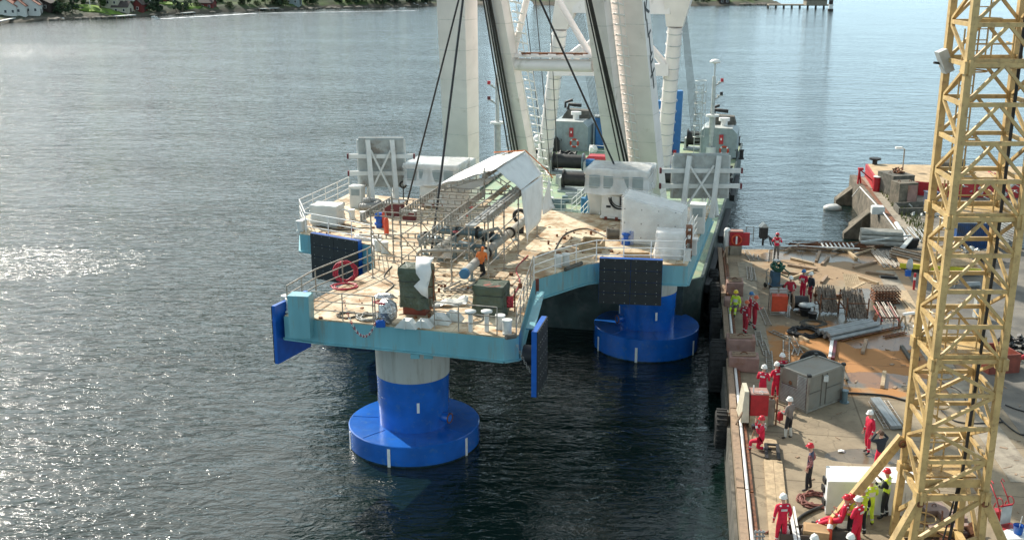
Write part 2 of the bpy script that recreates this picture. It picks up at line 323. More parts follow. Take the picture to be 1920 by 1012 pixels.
# ---- quay ground ----
def ground_mat():
    m = bpy.data.materials.new('quay_concrete'); m.use_nodes = True; t = m.node_tree; b = t.nodes['Principled BSDF']
    g = N(t, 'ShaderNodeNewGeometry')
    def noise(sc, det=6, rough=.6, off=0):
        mp = N(t, 'ShaderNodeMapping'); mp.inputs['Location'].default_value = (off, off, 0); L(t, g.outputs['Position'], mp.inputs['Vector'])
        n = N(t, 'ShaderNodeTexNoise'); n.inputs['Scale'].default_value = sc; n.inputs['Detail'].default_value = det; n.inputs['Roughness'].default_value = rough
        L(t, mp.outputs[0], n.inputs['Vector']); return n.outputs['Fac']
    def rng(a, lo, hi, o0=0, o1=1):
        r = N(t, 'ShaderNodeMapRange'); r.inputs[1].default_value = lo; r.inputs[2].default_value = hi; r.inputs[3].default_value = o0; r.inputs[4].default_value = o1
        L(t, a, r.inputs[0]); return r.outputs[0]
    def mix(f, a, c):
        x = N(t, 'ShaderNodeMix', data_type='RGBA'); L(t, f, x.inputs[0])
        (L(t, a, x.inputs[6]) if not isinstance(a, tuple) else setattr(x.inputs[6], 'default_value', (*a, 1)))
        x.inputs[7].default_value = (*c, 1); return x.outputs[2]
    def mth(op, a, c):
        x = N(t, 'ShaderNodeMath', operation=op)
        for i, q in enumerate((a, c)):
            if isinstance(q, (int, float)): x.inputs[i].default_value = q
            else: L(t, q, x.inputs[i])
        return x.outputs[0]
    col = mix(rng(noise(.8), .3, .7), (.205, .16, .105), (.35, .28, .185))
    col = mix(rng(noise(3.5, 8, .7, 5), .52, .72, 0, .55), col, (.15, .115, .075))
    # distance fields (world metres) for the rust-stained area and wet patches
    def blob(cx, cy, rx, ry, wob, off):
        sp = N(t, 'ShaderNodeSeparateXYZ'); L(t, g.outputs['Position'], sp.inputs[0])
        dx = mth('DIVIDE', mth('SUBTRACT', sp.outputs[0], cx), rx); dy = mth('DIVIDE', mth('SUBTRACT', sp.outputs[1], cy), ry)
        d = mth('ADD', mth('MULTIPLY', dx, dx), mth('MULTIPLY', dy, dy))
        return mth('ADD', d, mth('MULTIPLY', mth('SUBTRACT', noise(.55, 5, .55, off), .5), wob))
    a = P(1600, 665); a2 = P(1560, 490); a3 = P(1640, 600)
    rustf = rng(blob(a.x, a.y, 4.2, 4.6, 3.0, 3), .9, 1.25, .88, 0)
    col = mix(rustf, col, (.44, .19, .05))
    rust2 = rng(blob(a2.x+2, a2.y, 7, 5.5, 3.6, 13), .7, 1.4, .6, 0)
    col = mix(rust2, col, (.36, .22, .11))
    wet1 = P(1615, 712); wet2 = P(1680, 650); wet3 = P(1590, 560)
    def wet(px, py, rx, ry, off, wob=2.0):
        q = P(px, py); return rng(blob(q.x, q.y, rx, ry, wob, off), .75, .82, 1, 0)
    w1 = wet(1640, 712, 2.6, 1.1, 21); w2 = wet(1560, 585, 3.0, 2.2, 31); w3 = wet(1645, 585, 2.0, 5.5, 41); w4 = wet(1600, 480, 7, 1.9, 51); w5 = wet(1625, 855, 1.9, .75, 61, 1.0); w6 = wet(1665, 640, 2.6, 1.5, 71)
    wf = mth('MAXIMUM', mth('MAXIMUM', mth('MAXIMUM', w1, w2), mth('MAXIMUM', w3, w4)), mth('MAXIMUM', w5, w6))
    x = N(t, 'ShaderNodeMix', data_type='RGBA', blend_type='MULTIPLY'); L(t, mth('MULTIPLY', wf, .85), x.inputs[0]); L(t, col, x.inputs[6]); x.inputs[7].default_value = (.50, .50, .52, 1)
    col = x.outputs[2]
    # slab joints and pour bays, in quay-edge coordinates
    br = N(t, 'ShaderNodeTexBrick'); br.offset = 0; br.inputs['Scale'].default_value = 1; br.inputs['Mortar Size'].default_value = .035; br.inputs['Brick Width'].default_value = 5.2; br.inputs['Row Height'].default_value = 4.2
    br.inputs['Color1'].default_value = (1, 1, 1, 1); br.inputs['Color2'].default_value = (.86, .86, .86, 1); br.inputs['Mortar'].default_value = (.45, .42, .38, 1)
    mp = N(t, 'ShaderNodeMapping'); mp.inputs['Rotation'].default_value = (0, 0, R(9.3)); mp.inputs['Location'].default_value = (-2.3, 1, 0); L(t, g.outputs['Position'], mp.inputs['Vector']); L(t, mp.outputs[0], br.inputs['Vector'])
    x = N(t, 'ShaderNodeMix', data_type='RGBA', blend_type='MULTIPLY'); x.inputs[0].default_value = .8; L(t, col, x.inputs[6]); L(t, br.outputs['Color'], x.inputs[7]); col = x.outputs[2]
    vo = N(t, 'ShaderNodeTexVoronoi', feature='DISTANCE_TO_EDGE'); vo.inputs['Scale'].default_value = .32
    va = N(t, 'ShaderNodeVectorMath', operation='ADD'); vn = N(t, 'ShaderNodeTexNoise'); vn.inputs['Scale'].default_value = 1.3; vn.inputs['Detail'].default_value = 5
    L(t, g.outputs['Position'], vn.inputs['Vector']); L(t, g.outputs['Position'], va.inputs[0]); L(t, vn.outputs['Color'], va.inputs[1]); L(t, va.outputs[0], vo.inputs['Vector'])
    x = N(t, 'ShaderNodeMix', data_type='RGBA', blend_type='MULTIPLY'); L(t, rng(vo.outputs['Distance'], .0, .012, .5, 0), x.inputs[0]); L(t, col, x.inputs[6]); x.inputs[7].default_value = (.35, .32, .28, 1); col = x.outputs[2]
    x = N(t, 'ShaderNodeMix', data_type='RGBA', blend_type='MULTIPLY'); L(t, rng(noise(14, 4, .7, 77), .6, .75, 0, .5), x.inputs[0]); L(t, col, x.inputs[6]); x.inputs[7].default_value = (.45, .4, .35, 1); col = x.outputs[2]
    L(t, col, b.inputs['Base Color'])
    L(t, mth('SUBTRACT', .85, mth('MULTIPLY', wf, .62)), b.inputs['Roughness'])
    bp = N(t, 'ShaderNodeBump'); bp.inputs['Strength'].default_value = .35; bp.inputs['Distance'].default_value = .03
    L(t, mth('MULTIPLY', noise(9, 6, .7, 9), mth('SUBTRACT', 1, mth('MULTIPLY', wf, .9))), bp.inputs['Height']); L(t, bp.outputs[0], b.inputs['Normal'])
    return m
QL = V((7.42, 31.4, 0)); QD = (V((13.4, 68.1, 0))-QL).normalized()       # quay edge line
def Q(s, off=0, z=2.0): p = QL+QD*s+V((QD.y, -QD.x, 0))*off; return V((p.x, p.y, z))   # metres along the edge, metres inland
far_s = 37.5
K0, K1 = P(1667, 507), P(1727, 593); K2 = P(1793, 700); K3 = P(1920, 885)
farR = P(1690, 462)
qpoly = [Q(-45), Q(far_s), farR, V((90, farR.y-1, 2)), V((90, -14, 2))]
mb = M(); mb.prism([(p.x, p.y) for p in qpoly], -3, 2.0)
gq = mb.build('quay', [ground_mat()]); tag(gq, kind='structure')
# the yard inland of the concrete slab: gravel and tarmac sheet
gravel = mat('yard_gravel', (.165, .150, .125), .95, var=.3, scale=1.2, dirt=(.27, .24, .19), dscale=.5, dlo=.48, dhi=.62, bump=.8, bscale=14)
asph = mat('yard_asphalt', (.135, .125, .108), .85, var=.18, scale=.7, dirt=(.20, .175, .14), dscale=.35, dlo=.45, dhi=.65, bump=.4, bscale=25)
Kdir = (K3-K0).normalized()
mb = M(); a = K0+V((.9, 0, 0)); b_ = K3+Kdir*30+V((.9, 0, 0)); mb.prism([(a.x, a.y+5.6), (a.x, a.y), (b_.x, b_.y), (89.5, b_.y), (89.5, a.y+5.6)], 1.9, 2.006)
o = mb.build('yard', asph); tag(o, kind='structure')
# ---- the pier beyond ----
PL0 = P(1690, 462); PL1 = P(1594, 333)
pd = (PL1-PL0).normalized()
mb = M(); mb.prism([(PL0.x, PL0.y-.2), (PL1.x, PL1.y), (PL1.x+2.2, PL1.y+1.2), (PL1.x+9, PL1.y-3.5), (90, PL1.y-4), (90, PL0.y-.7)], -3, 1.99)
o = mb.build('pier', gravel); tag(o, kind='structure')
mb = M(); n_ = V((pd.y, -pd.x, 0))
pts = [PL0+pd*i*2.0 for i in range(int((PL1-PL0).length/2)+1)]
mb.prism([(PL0+n_*.0).xy[:], (PL1+n_*.0).xy[:], (PL1+n_*2.0).xy[:], (PL0+n_*2.0).xy[:]], 1.95, 2.02)
o = mb.build('path', conc); tag(o, kind='structure')
# ---- far shore: terrain ----
shore_px = [(-420, 66), (-200, 54), (0, 45), (60, 42), (115, 38), (170, 36), (260, 32), (330, 28), (400, 25), (500, 21), (600, 17), (700, 15), (815, 12), (950, 9)]
shore = [P(a, b, 0) for a, b in shore_px]
def hfun(d, s):   # height by distance inland
    return -1.5+3.2*min(1, d/6)+max(0, d-6)*.17+1.6*sin(d*.09+s*.05)*min(1, d/20)+2.2*sin(s*.031+1.3)*min(1, d/25)
def terrain(shore, name, m, depth=150, back=V((-.35, 1, 0)), hf=hfun, cols=26):
    pts = []
    for i in range(len(shore)-1):
        k = 6
        for j in range(k): pts.append(lerp(shore[i], shore[i+1], j/k))
    pts.append(shore[-1]); back = back.normalized(); g = []; s = 0
    for i, p in enumerate(pts):
        if i: s += (p-pts[i-1]).length
        row = []
        for j in range(cols+1):
            d = -3+(depth+3)*(j/cols)**1.6
            jit = V((random.uniform(-1, 1), random.uniform(-1, 1), 0))*(1.2 if j < 8 else 3)
            q = p+back*d+jit; z = hf(max(d, -3), s) if d > 0 else -1.8+d*.1
            row.append(V((q.x, q.y, z+random.uniform(-.25, .25)*(1 if d > 0 else 0))))
        g.append(row)
    mb = M(); c = cols+1; vs = [q for r_ in g for q in r_]
    fs = [[i*c+j, (i+1)*c+j, (i+1)*c+j+1, i*c+j+1] for i in range(len(g)-1) for j in range(cols)]
    mb.add(vs, fs, True); o = mb.build(name, m); tag(o, kind='structure'); return g
def hill_mat():
    m = mat('shore_grass', (.060, .105, .020), .95, var=.4, scale=.12, dirt=(.022, .036, .014), dscale=.05, dlo=.42, dhi=.55)
    t = m.node_tree; b = t.nodes['Principled BSDF']; src = b.inputs['Base Color'].links[0].from_socket
    g = N(t, 'ShaderNodeNewGeometry'); sp = N(t, 'ShaderNodeSeparateXYZ'); L(t, g.outputs['Position'], sp.inputs[0])
    nn = N(t, 'ShaderNodeTexNoise'); nn.inputs['Scale'].default_value = .3; L(t, g.outputs['Position'], nn.inputs['Vector'])
    a = N(t, 'ShaderNodeMath', operation='MULTIPLY_ADD'); L(t, nn.outputs['Fac'], a.inputs[0]); a.inputs[1].default_value = -3.0; L(t, sp.outputs[2], a.inputs[2])
    r = N(t, 'ShaderNodeMapRange'); r.inputs[1].default_value = -.6; r.inputs[2].default_value = .5; L(t, a.outputs[0], r.inputs[0])
    x = N(t, 'ShaderNodeMix', data_type='RGBA'); L(t, r.outputs[0], x.inputs[0]); x.inputs[6].default_value = (.085, .075, .055, 1); L(t, src, x.inputs[7]); L(t, x.outputs[2], b.inputs['Base Color'])
    return m
hm = hill_mat()
gL = terrain(shore, 'hills', hm)
sh2 = [P(1000, 10, 0), P(1120, 12, 0), P(1290, 12.5, 0), P(1380, 11, 0), P(1440, 9.5, 0), P(1470, 8, 0)]
gR = terrain(sh2, 'shore', hm, depth=120, back=V((-.2, 1, 0)), hf=lambda d, s: -1.2+2.6*min(1, d/8)+max(0, d-8)*.08+.7*sin(d*.12+s*.06))
import numpy as np
_GP = np.array([(q.x, q.y, q.z) for g in (gL, gR) for r_ in g for q in r_])
def ground_at(x, y, base=0):
    return float(_GP[np.argmin((_GP[:, 0]-x)**2+(_GP[:, 1]-y)**2), 2])
# ================= FAR SHORE THINGS =================
bark = mat('bark', (.07, .05, .035), .9)
def leafm(name, c): return mat(name, c, .8, var=.45, scale=.7)
leafs = [leafm('foliage_dark', (.032, .058, .024)), leafm('foliage_mid', (.05, .085, .028)), leafm('foliage_olive', (.075, .095, .034))]
def tree_proto(h, w, mt, label, seed, conic=False):
    rnd = random.Random(seed); t = thing('shore_tree', label, 'tree', (0, 0, 0))
    mb = M(); mb.tube([(0, 0, -1), (.1*w, 0, h*.3), (0, .05*w, h*.75)], h*.035, 6, True, h*.01)
    for k in range(5):
        a = k*1.3; mb.tube([(0, 0, h*(.25+.08*k)), (cos(a)*w*.3, sin(a)*w*.3, h*(.45+.08*k))], h*.014, 5, True, h*.005)
    mb.build('trunk', bark, t, world=False)
    mb = M(); lumps = []
    for k in range(11):
        z = h*(.28+.66*rnd.random()); rr = w*.5*((1-(z/h-.2)/.85) if conic else sqrt(max(.05, 1-((z/h-.55)/.5)**2)))
        a = rnd.random()*6.28; q = rr*rnd.random()**.5*.75; lumps.append((V((cos(a)*q, sin(a)*q, z)), w*rnd.uniform(.13, .25)))
    for c, r_ in lumps:
        for i in range(60):
            d = V((rnd.gauss(0, 1), rnd.gauss(0, 1), rnd.gauss(0, .8))).normalized(); p = c+d*r_*rnd.uniform(.6, 1.1)
            e1 = d.cross(V((rnd.random(), rnd.random(), rnd.random()))).normalized(); e2 = d.cross(e1); s = h*.045*rnd.uniform(.6, 1.6)
            mb.quad(p-e1*s-e2*s*.6, p+e1*s-e2*s*.5+d*s*.3, p+e1*s*.8+e2*s*.8, p-e1*s*.7+e2*s+d*s*.2)
    mb.build('crown', mt, t, world=False); return t
def bush_proto(seed, mt): 
    return tree_proto(3.2, 5.5, mt, 'low bush on the far shore', seed)
protos = [tree_proto(9, 7, leafs[0], 'x', 1), tree_proto(8, 7.5, leafs[1], 'x', 2), tree_proto(7, 5.5, leafs[2], 'x', 3), tree_proto(4, 6, leafs[0], 'x', 4), tree_proto(3.4, 5.5, leafs[2], 'x', 5)]
tree_lab = ['dark leafy tree', 'mid green bushy tree', 'pale olive tree', 'dark low bush', 'pale olive low bush']
def on_shore(px, py):   # walk along the ray until it meets the terrain
    d = ray(px, py).normalized()
    best = None
    t = 330
    while t < 760:
        p = V((0, 0, CAMZ))+d*t
        if abs(p.z) < 25 and p.z <= (ground_at(p.x, p.y) if p.z < 20 else -9): return V((p.x, p.y, max(p.z, 0)))
        t += 4
    return P(px, max(py, 8), 0)
first = {}
T = []   # px, py of the foot, kind, scale
rt = random.Random(3)
T += [(108, 30, 0, .6), (124, 28, 3, 1), (140, 22, 0, .55), (152, 14, 1, .6), (186, 18, 1, .95), (199, 14, 2, .8), (282, 26, 0, .75), (296, 27, 0, .8), (250, 17, 3, .7), (274, 14, 2, .5), (331, 22, 0, .5), (341, 23, 3, .9), (353, 16, 3, .8), (370, 17, 4, .8), (430, 16, 4, .8), (455, 15, 2, .7), (462, 10, 1, .8), (482, 14, 4, .8), (498, 9, 1, .8), (60, 8, 2, .7), (84, 6, 1, .7), (118, 3, 4, 1), (20, 6, 3, .8), (160, 4, 0, .8), (132, 6, 2, .8), (305, 8, 1, .6), (322, 6, 4, 1), (395, 4, 0, .7), (408, 6, 3, .8), (420, 8, 1, .6)]
for i in range(34):
    px = rt.uniform(505, 815); py = 17-(px-505)*.022+rt.uniform(-9, -2); T.append((px, py, rt.choice([0, 0, 1, 3, 2]), rt.uniform(.5, 1.0)))
for i in range(12):
    px = rt.uniform(1290, 1440); T.append((px, rt.uniform(1, 7), rt.choice([1, 4, 3, 4]), rt.uniform(.35, .6)))
for i in range(16):
    px = rt.uniform(900, 1260); T.append((px, rt.uniform(-8, 4), rt.choice([0, 1, 3]), rt.uniform(.6, 1.0)))
_ord = ['first', 'second', 'third', 'fourth', 'fifth', 'sixth', 'seventh', 'eighth', 'ninth', 'tenth', 'eleventh', 'twelfth', 'thirteenth', 'fourteenth', 'fifteenth', 'sixteenth', 'seventeenth', 'eighteenth', 'nineteenth', 'twentieth']
T.sort(); seen = {}
for (px, py, k, sc) in T:
    p = on_shore(px, py)
    where = 'shore at far left' if px < 180 else 'shore among the houses' if px < 330 else 'shore by the small boats' if px < 500 else 'wooded shore' if px < 830 else 'shore behind the crane' if px < 1270 else 'low point'
    lab = tree_lab[k]+' on the '+where
    seen[lab] = seen.get(lab, 0)+1; lab = lab.replace(' on the ', ', '+_ord[seen[lab]-1]+' from the left on the ', 1)
    if k in first: o = copy_tree(protos[k], p, rt.random()*6, label=lab)
    else: o = protos[k]; o.location = p; o.rotation_euler = (0, 0, rt.random()*6); first[k] = 1; o['label'] = lab
    o.scale = (sc, sc, sc); o['group'] = 'trees on the far shore'
wallw = mat('house_white', (.62, .62, .58), .8, var=.04); wallr = mat('house_red', (.16, .03, .025), .8); wallb = mat('house_beige', (.42, .39, .30), .8); walldk = mat('house_dark', (.05, .035, .03), .8)
rooft = mat('roof_tile', (.28, .11, .07), .85, var=.2, scale=1); roofd = mat('roof_dark', (.07, .055, .05), .85, var=.2, scale=1); glassd = mat('window_glass', (.03, .035, .04), .2)
def house(px, py, w, d, h, rh, rz, wm_, rm, label, nwin=3, gable_front=True, name='shore_house', cat='house'):
    p = on_shore(px, py); p.z -= .3; t = thing(name, label, cat, p, rz)
    mb = M()
    x, y = w/2, d/2
    if gable_front:   # ridge runs along local y; gable faces -y
        mb.add([(-x, -y, -1), (x, -y, -1), (x, y, -1), (-x, y, -1), (-x, -y, h), (x, -y, h), (x, y, h), (-x, y, h), (0, -y, h+rh), (0, y, h+rh)],
               [[3, 2, 1, 0], [0, 1, 5, 8, 4], [2, 3, 7, 9, 6], [1, 2, 6, 5], [3, 0, 4, 7], [4, 8, 9, 7], [8, 5, 6, 9]])
        mb.build('wall', wm_, t, world=False)
        e = .35; rm_ = M(); k = rh/x
        for s in (-1, 1):
            a = [V((0, -y-e, h+rh+.02)), V((s*(x+e), -y-e, h-e*k+.02)), V((s*(x+e), y+e, h-e*k+.02)), V((0, y+e, h+rh+.02))]
            b = [q+V((0, 0, .22)) for q in a]; rm_.frame8(a if s > 0 else a[::-1], b if s > 0 else b[::-1])
    else:
        mb.add([(-x, -y, -1), (x, -y, -1), (x, y, -1), (-x, y, -1), (-x, -y, h), (x, -y, h), (x, y, h), (-x, y, h), (-x, 0, h+rh), (x, 0, h+rh)],
               [[3, 2, 1, 0], [0, 1, 5, 4], [2, 3, 7, 6], [1, 2, 6, 9, 5], [3, 0, 4, 8, 7], [4, 5, 9, 8], [6, 7, 8, 9]])
        mb.build('wall', wm_, t, world=False)
        e = .35; rm_ = M(); k = rh/y
        for s in (-1, 1):
            a = [V((-x-e, 0, h+rh+.02)), V((-x-e, s*(y+e), h-e*k+.02)), V((x+e, s*(y+e), h-e*k+.02)), V((x+e, 0, h+rh+.02))]
            b = [q+V((0, 0, .22)) for q in a]; rm_.frame8(a if s < 0 else a[::-1], b if s < 0 else b[::-1])
    ro = rm_.build('roof', rm, t, world=False)
    mb = M(); mb.box((w*.15 if not gable_front else 0, 0, h+rh+.4), (.7, .7, 1.4)); mb.build('chimney', wallb, ro, world=False)
    for i in range(nwin):
        wx = -x+(i+.5)*w/nwin; f = M(); f.box((wx, -y-.03, h*.5), (1.0, .08, 1.2)); fo = f.build('window', white, t, world=False)
        f = M(); f.box((wx, -y-.08, h*.5), (.8, .06, 1.0)); f.build('pane', glassd, fo, world=False)
    mb = M(); mb.box((x+.04, 0, 1.0), (.1, 1, 2)); mb.build('door', walldk, t, world=False)
    return t
house(16, 29, 7.5, 8, 3.6, 2.6, R(12), wallw, rooft, 'white gabled house with tiled roof, leftmost on the far shore')
house(40, 27, 4.5, 8, 3.4, 2.0, R(12), wallw, rooft, 'narrow white house link squeezed between the two larger white gables', 1)
house(57, 26, 7.5, 8, 3.6, 2.8, R(14), wallw, rooft, 'white gabled house with tiled roof, second from the left on the far shore')
house(70, 23, 4, 6, 3.4, 2.0, R(14), wallw, roofd, 'small white annex with brown roof right of the white gables', 1)
house(84, 17, 8, 6, 2.4, 1.8, R(-8), walldk, roofd, 'dark boathouse with white trim above the left bushes', 2)
house(10, 12, 9, 7, 3, 2.4, R(10), wallr, rooft, 'red roofed house behind the white gables at the left edge', 2)
house(214, 18, 8.5, 8, 6.2, 3, R(-12), wallb, rooft, 'tall beige house behind the green lawn')
house(231, 24, 6.5, 5, 2.6, 2.0, R(-8), wallb, roofd, 'low annex with dark lean-to roof in front of the beige house', 2, gable_front=False)
house(264, 22, 3.8, 5, 3.2, 1.8, R(-10), wallr, roofd, 'small red boathouse with white window at the shoreline', 1, name='boathouse', cat='boathouse')
house(265, 4, 15, 8, 4.5, 2, R(-5), wallw, roofd, 'long white house with a row of windows up the slope', 6, gable_front=False)
house(300, 2, 6, 6, 4.0, 2, R(-5), wallr, roofd, 'dark red house cut off by the top edge', 2, gable_front=False)
house(390, 17, 6, 5, 2.8, 1.6, R(-6), wallr, roofd, 'low red boathouse with two pale shutters by the small boats', 2, gable_front=False, name='boathouse', cat='boathouse')
house(545, 8, 9, 6, 3, 1.6, R(-4), dgrey, roofd, 'grey waterside house right of the long jetty', 3, gable_front=False)
house(1357, 4, 5, 5, 1.5, 1.2, 0, walldk, roofd, 'low dark shed on the wooded point', 2, gable_front=False, name='shed', cat='shed')
def lawn(px, py, w, d, label):
    p = on_shore(px, py); mb = M(); n = 12
    for i in range(n):
        pass
    g = [[V((p.x+w*(i/8-.5)*(1-.25*abs(j/4-.5)), p.y+d*(j/4-.3), ground_at(p.x+w*(i/8-.5), p.y+d*(j/4-.3))+.35)) for i in range(9)] for j in range(5)]
    mb.sheet(g, .3); o = mb.build('grass', mat('lawn_green', (.13, .22, .03), .95, var=.25, scale=.5)); tag(o, kind='structure')
lawn(183, 25, 26, 9, ''); lawn(330, 10, 20, 12, ''); lawn(85, 1, 20, 8, '')
for px, py, h, lab in ((170, 24, 9, 'white flagpole standing on the green lawn'), (326, 12, 8, 'thin white flagpole above the small boats'), (47, 8, 8, 'white flagpole behind the white gabled houses')):
    p = on_shore(px, py); mb = M(); mb.tube([p, p+V((0, 0, h))], .11, 6, True, .07); mb.ball(p+V((0, 0, h)), .16, 8); solo(mb, 'flagpole', white, lab, 'flagpole')
def boat(px, py, ln, rz, label, cab=True, z=0, name='small_boat'):
    p = P(px, py, 0); t = thing(name, label, 'boat', p, rz); mb = M(); w = ln*.32; n = 9; rows = []
    for i in range(n):
        u = i/(n-1); x = (u-.5)*ln; hw = w/2*(1-(max(0, u-.45)/.55)**2.2)+.02; zt = (.75+.35*u*u)*min(1, ln/5)
        rows.append([V((x, -hw, zt)), V((x, -hw*.7, .05)), V((x, 0, -.25)), V((x, hw*.7, .05)), V((x, hw, zt)), V((x, hw*.85, zt-.12)), V((x, 0, zt-.15)), V((x, -hw*.85, zt-.12))])
    vs = [q for r_ in rows for q in r_]; k = 8
    mb.add(vs, [[i*k+j, (i+1)*k+j, (i+1)*k+(j+1) % k, i*k+(j+1) % k] for i in range(n-1) for j in range(k)]+[[j for j in range(k)]], True)
    mb.build('hull', white, t, world=False)
    if cab:
        mb = M(); q_ = ln/6; mb.add([(-ln*.1, -w*.3, .7), (ln*.22, -w*.26, .8), (ln*.22, w*.26, .8), (-ln*.1, w*.3, .7), (-ln*.08, -w*.25, 1.7), (ln*.08, -w*.2, 1.7), (ln*.08, w*.2, 1.7), (-ln*.08, w*.25, 1.7)], [[0, 1, 5, 4], [1, 2, 6, 5], [2, 3, 7, 6], [3, 0, 4, 7], [4, 5, 6, 7]]); mb.v = [V((q.x, q.y, q.z*min(1, q_*1.3))) for q in mb.v]
        mb.build('cabin', white, t, world=False)
        mb = M(); mb.box((ln*.0, -w*.29, 1.3*min(1, q_*1.3)), (ln*.14, .03, .35)); mb.box((ln*.0, w*.29, 1.3*min(1, q_*1.3)), (ln*.14, .03, .35)); mb.build('window', glassd, t, world=False)
    return t
boat(112, 37, 3.3, R(8), 'white open motorboat moored left below the lawn', False)
boat(153, 34, 3.9, R(5), 'white motorboat moored among the boats below the lawn', True)
boat(166, 33.5, 3.3, R(0), 'white skiff moored just right of the boats below the lawn', False)
boat(289, 33.3, 2.2, R(180), 'white motorboat running along the shore with a foaming wake', True)
boat(295, 36.5, 2.3, R(180), 'white motorboat leading the longest foam wake', True)
boat(329, 26.5, 2.8, R(20), 'small white boat moored beside the jetty under the flagpole', False)
boat(374, 25, 3.3, R(-60), 'white boat hauled up under the low red boathouse', True)
boat(431, 21.5, 3.3, R(10), 'white boat moored under the pale slipway', False)
boat(452, 20.8, 3.3, R(-5), 'white boat moored right of the pale slipway', False)
boat(706, 13.5, 5.4, R(175), 'large white cabin cruiser moored under the trees', True, name='cabin_cruiser')
boat(776, 12, 4.4, R(5), 'white cabin boat moored left of the big crane leg', True)
boat(798, 11.5, 3.9, R(-10), 'white boat moored close against the big crane leg', True)
foam = mat('wake_foam', (.75, .78, .78), .8, var=.3, scale=.3, alpha=1)
for (a, b, y0, y1, wd, nm) in ((300, 480, 36.0, 25.5, .7, 0), (505, 790, 25, 20, .5, 1)):
    mb = M(); n = 40
    for i in range(n):
        u = i/n; p = P(a+(b-a)*u, y0+(y1-y0)*u, .03); l = random.uniform(1, 4.5)*(1-.3*u); ww = wd*random.uniform(.3, 1.2)*(1+u)
        mb.ball(p, 1, 8, (l, ww, .08))
    o = mb.build('foam', foam); tag(o, kind='stuff', label='white foam of a boat wake on the water')
def jetty(px0, py0, px1, py1, z, w, label, m_=woodp, name='jetty'):
    a = P(px0, py0, z); b = P(px1, py1, z); t = thing(name, label, 'jetty', (a+b)/2-V((0, 0, z)))
    mb = M(); mb.beam(a, b, w, .3); mb.build('deck', m_, t)
    for i in range(4):
        q = lerp(a, b, i/3); mb = M(); mb.tube([V((q.x, q.y, -1)), V((q.x, q.y, z))], .18, 6); mb.build('pile', wood, t)
    return t
jetty(218, 31, 250, 28.5, .9, 2.5, 'pale concrete jetty in front of the beige house', lgrey)
jetty(300, 25, 325, 23, .8, 2, 'reddish timber jetty beside the dark round bush')
jetty(342, 25, 362, 23.5, .8, 2, 'short pale jetty left of the low red boathouse', lgrey)
jetty(486, 17, 520, 15.5, .9, 3, 'white edged quay of the grey waterside house', lgrey)
jetty(-20, 44, 34, 33, 1.2, 1.2, 'pale curved boat ramp wall below the white gabled houses', lgrey, name='quay_wall')
mb = M(); mb.beam(on_shore(388, 9)+V((0, 0, .5)), P(428, 19, .4), 1.0, .3); solo(mb, 'slipway', lgrey, 'pale slipway walk running down to the moored boats', 'slipway')
# pier on the point, its tower, and the striped channel marker
a = P(1440, 9.3, 1.4); b = P(1560, 9.8, 1.4); t = thing('long_pier', 'long dark pier running out from the wooded point', 'pier', (a.x, a.y, 0))
mb = M(); mb.beam(a, b, 8, .6); mb.build('deck', conc, t)
for i in range(9):
    q = lerp(a, b, i/8); mb = M(); mb.tube([V((q.x, q.y, -1)), V((q.x, q.y, 1.2))], .5, 8); mb.build('pile', concd, t)
p = P(1528, 10, 1.5); mb = M(); mb.box(p+V((0, 0, 1.2)), (9.5, 6, 2.6)); mb.box(p+V((0, 0, 2.6)), (10.5, 7, .3)); solo(mb, 'pier_tower', conc, 'square grey tower block on the end of the long pier', 'tower')
p = P(1557, 21, 0); t = thing('channel_marker', 'striped dark and white channel marker pole standing in the water', 'marker', p)
for i in range(6):
    mb = M(); mb.cyl(p, .95 if i else 1.25, -1+i*1.9 if i else -1, .9+i*1.9, 12); mb.build('band', [walldk, white][i % 2], t)
p = P(1540, 8, 2.0); mb = M(); mb.tube([p, p+V((0, 0, 1.7))], .3, 8, True, .15); mb.ball(p+V((0, 0, 1.8)), .22, 8)
solo(mb, 'mooring_post', walldk, 'small dark mooring post between the pier tower and the channel marker', 'post')
# shore boulders
rb = M(); rnd = random.Random(5)
for i in range(90):
    px = rnd.choice([rnd.uniform(100, 230), rnd.uniform(560, 690), rnd.uniform(230, 815), rnd.uniform(1390, 1440)])
    k = 0
    while k < len(shore_px)-2 and shore_px[k+1][0] < px: k += 1
    yy = shore_px[k][1]+(shore_px[k+1][1]-shore_px[k][1])*(px-shore_px[k][0])/(shore_px[k+1][0]-shore_px[k][0]) if px < 900 else 10
    p = P(px, yy-rnd.uniform(-.2, 1.5), .2); rb.ball(p, rnd.uniform(.5, 1.6), 6, (1.4, 1, .7))
rb.sm = [False]*len(rb.sm); o = rb.build('shore_boulders', rock); tag(o, 'grey boulders strewn along the far waterline', kind='stuff')
# ================= CRANE BARGE =================
BZ = 3.0
br0, br1 = P(1316, 525, BZ), P(1391, 272, BZ)
bl1 = P(1026, 262, BZ); bl0 = br0-W_*19.2
bdir = (br1-br0).normalized()
bl0 = V((bl1.x-(br1.x-br0.x)*.93-.3, br0.y+3.0, BZ))
barge = thing('crane_barge', 'long green decked crane barge carrying the white sheerlegs', 'barge', (br0+bl1)/2-V((0, 0, 3)))
pl = [br0+V((-1.2, -1.0, 0)), br0, br1, bl1, bl0]
mb = M(); mb.prism([p.xy[:] for p in pl], -2.5, BZ-.02); mb.build('hull', hullg, barge)
mb = M(); mb.prism([(lerp(p, (br0+bl1)/2, .006)).xy[:] for p in pl], BZ-.03, BZ+.006); mb.build('deck', green, barge)
mb = M()
for i in range(5):
    a, b = pl[i], pl[(i+1) % 5]; mb.beam(V((a.x, a.y, BZ+.08)), V((b.x, b.y, BZ+.08)), .16, .22)
mb.build('bulwark_rim', hullg, barge)
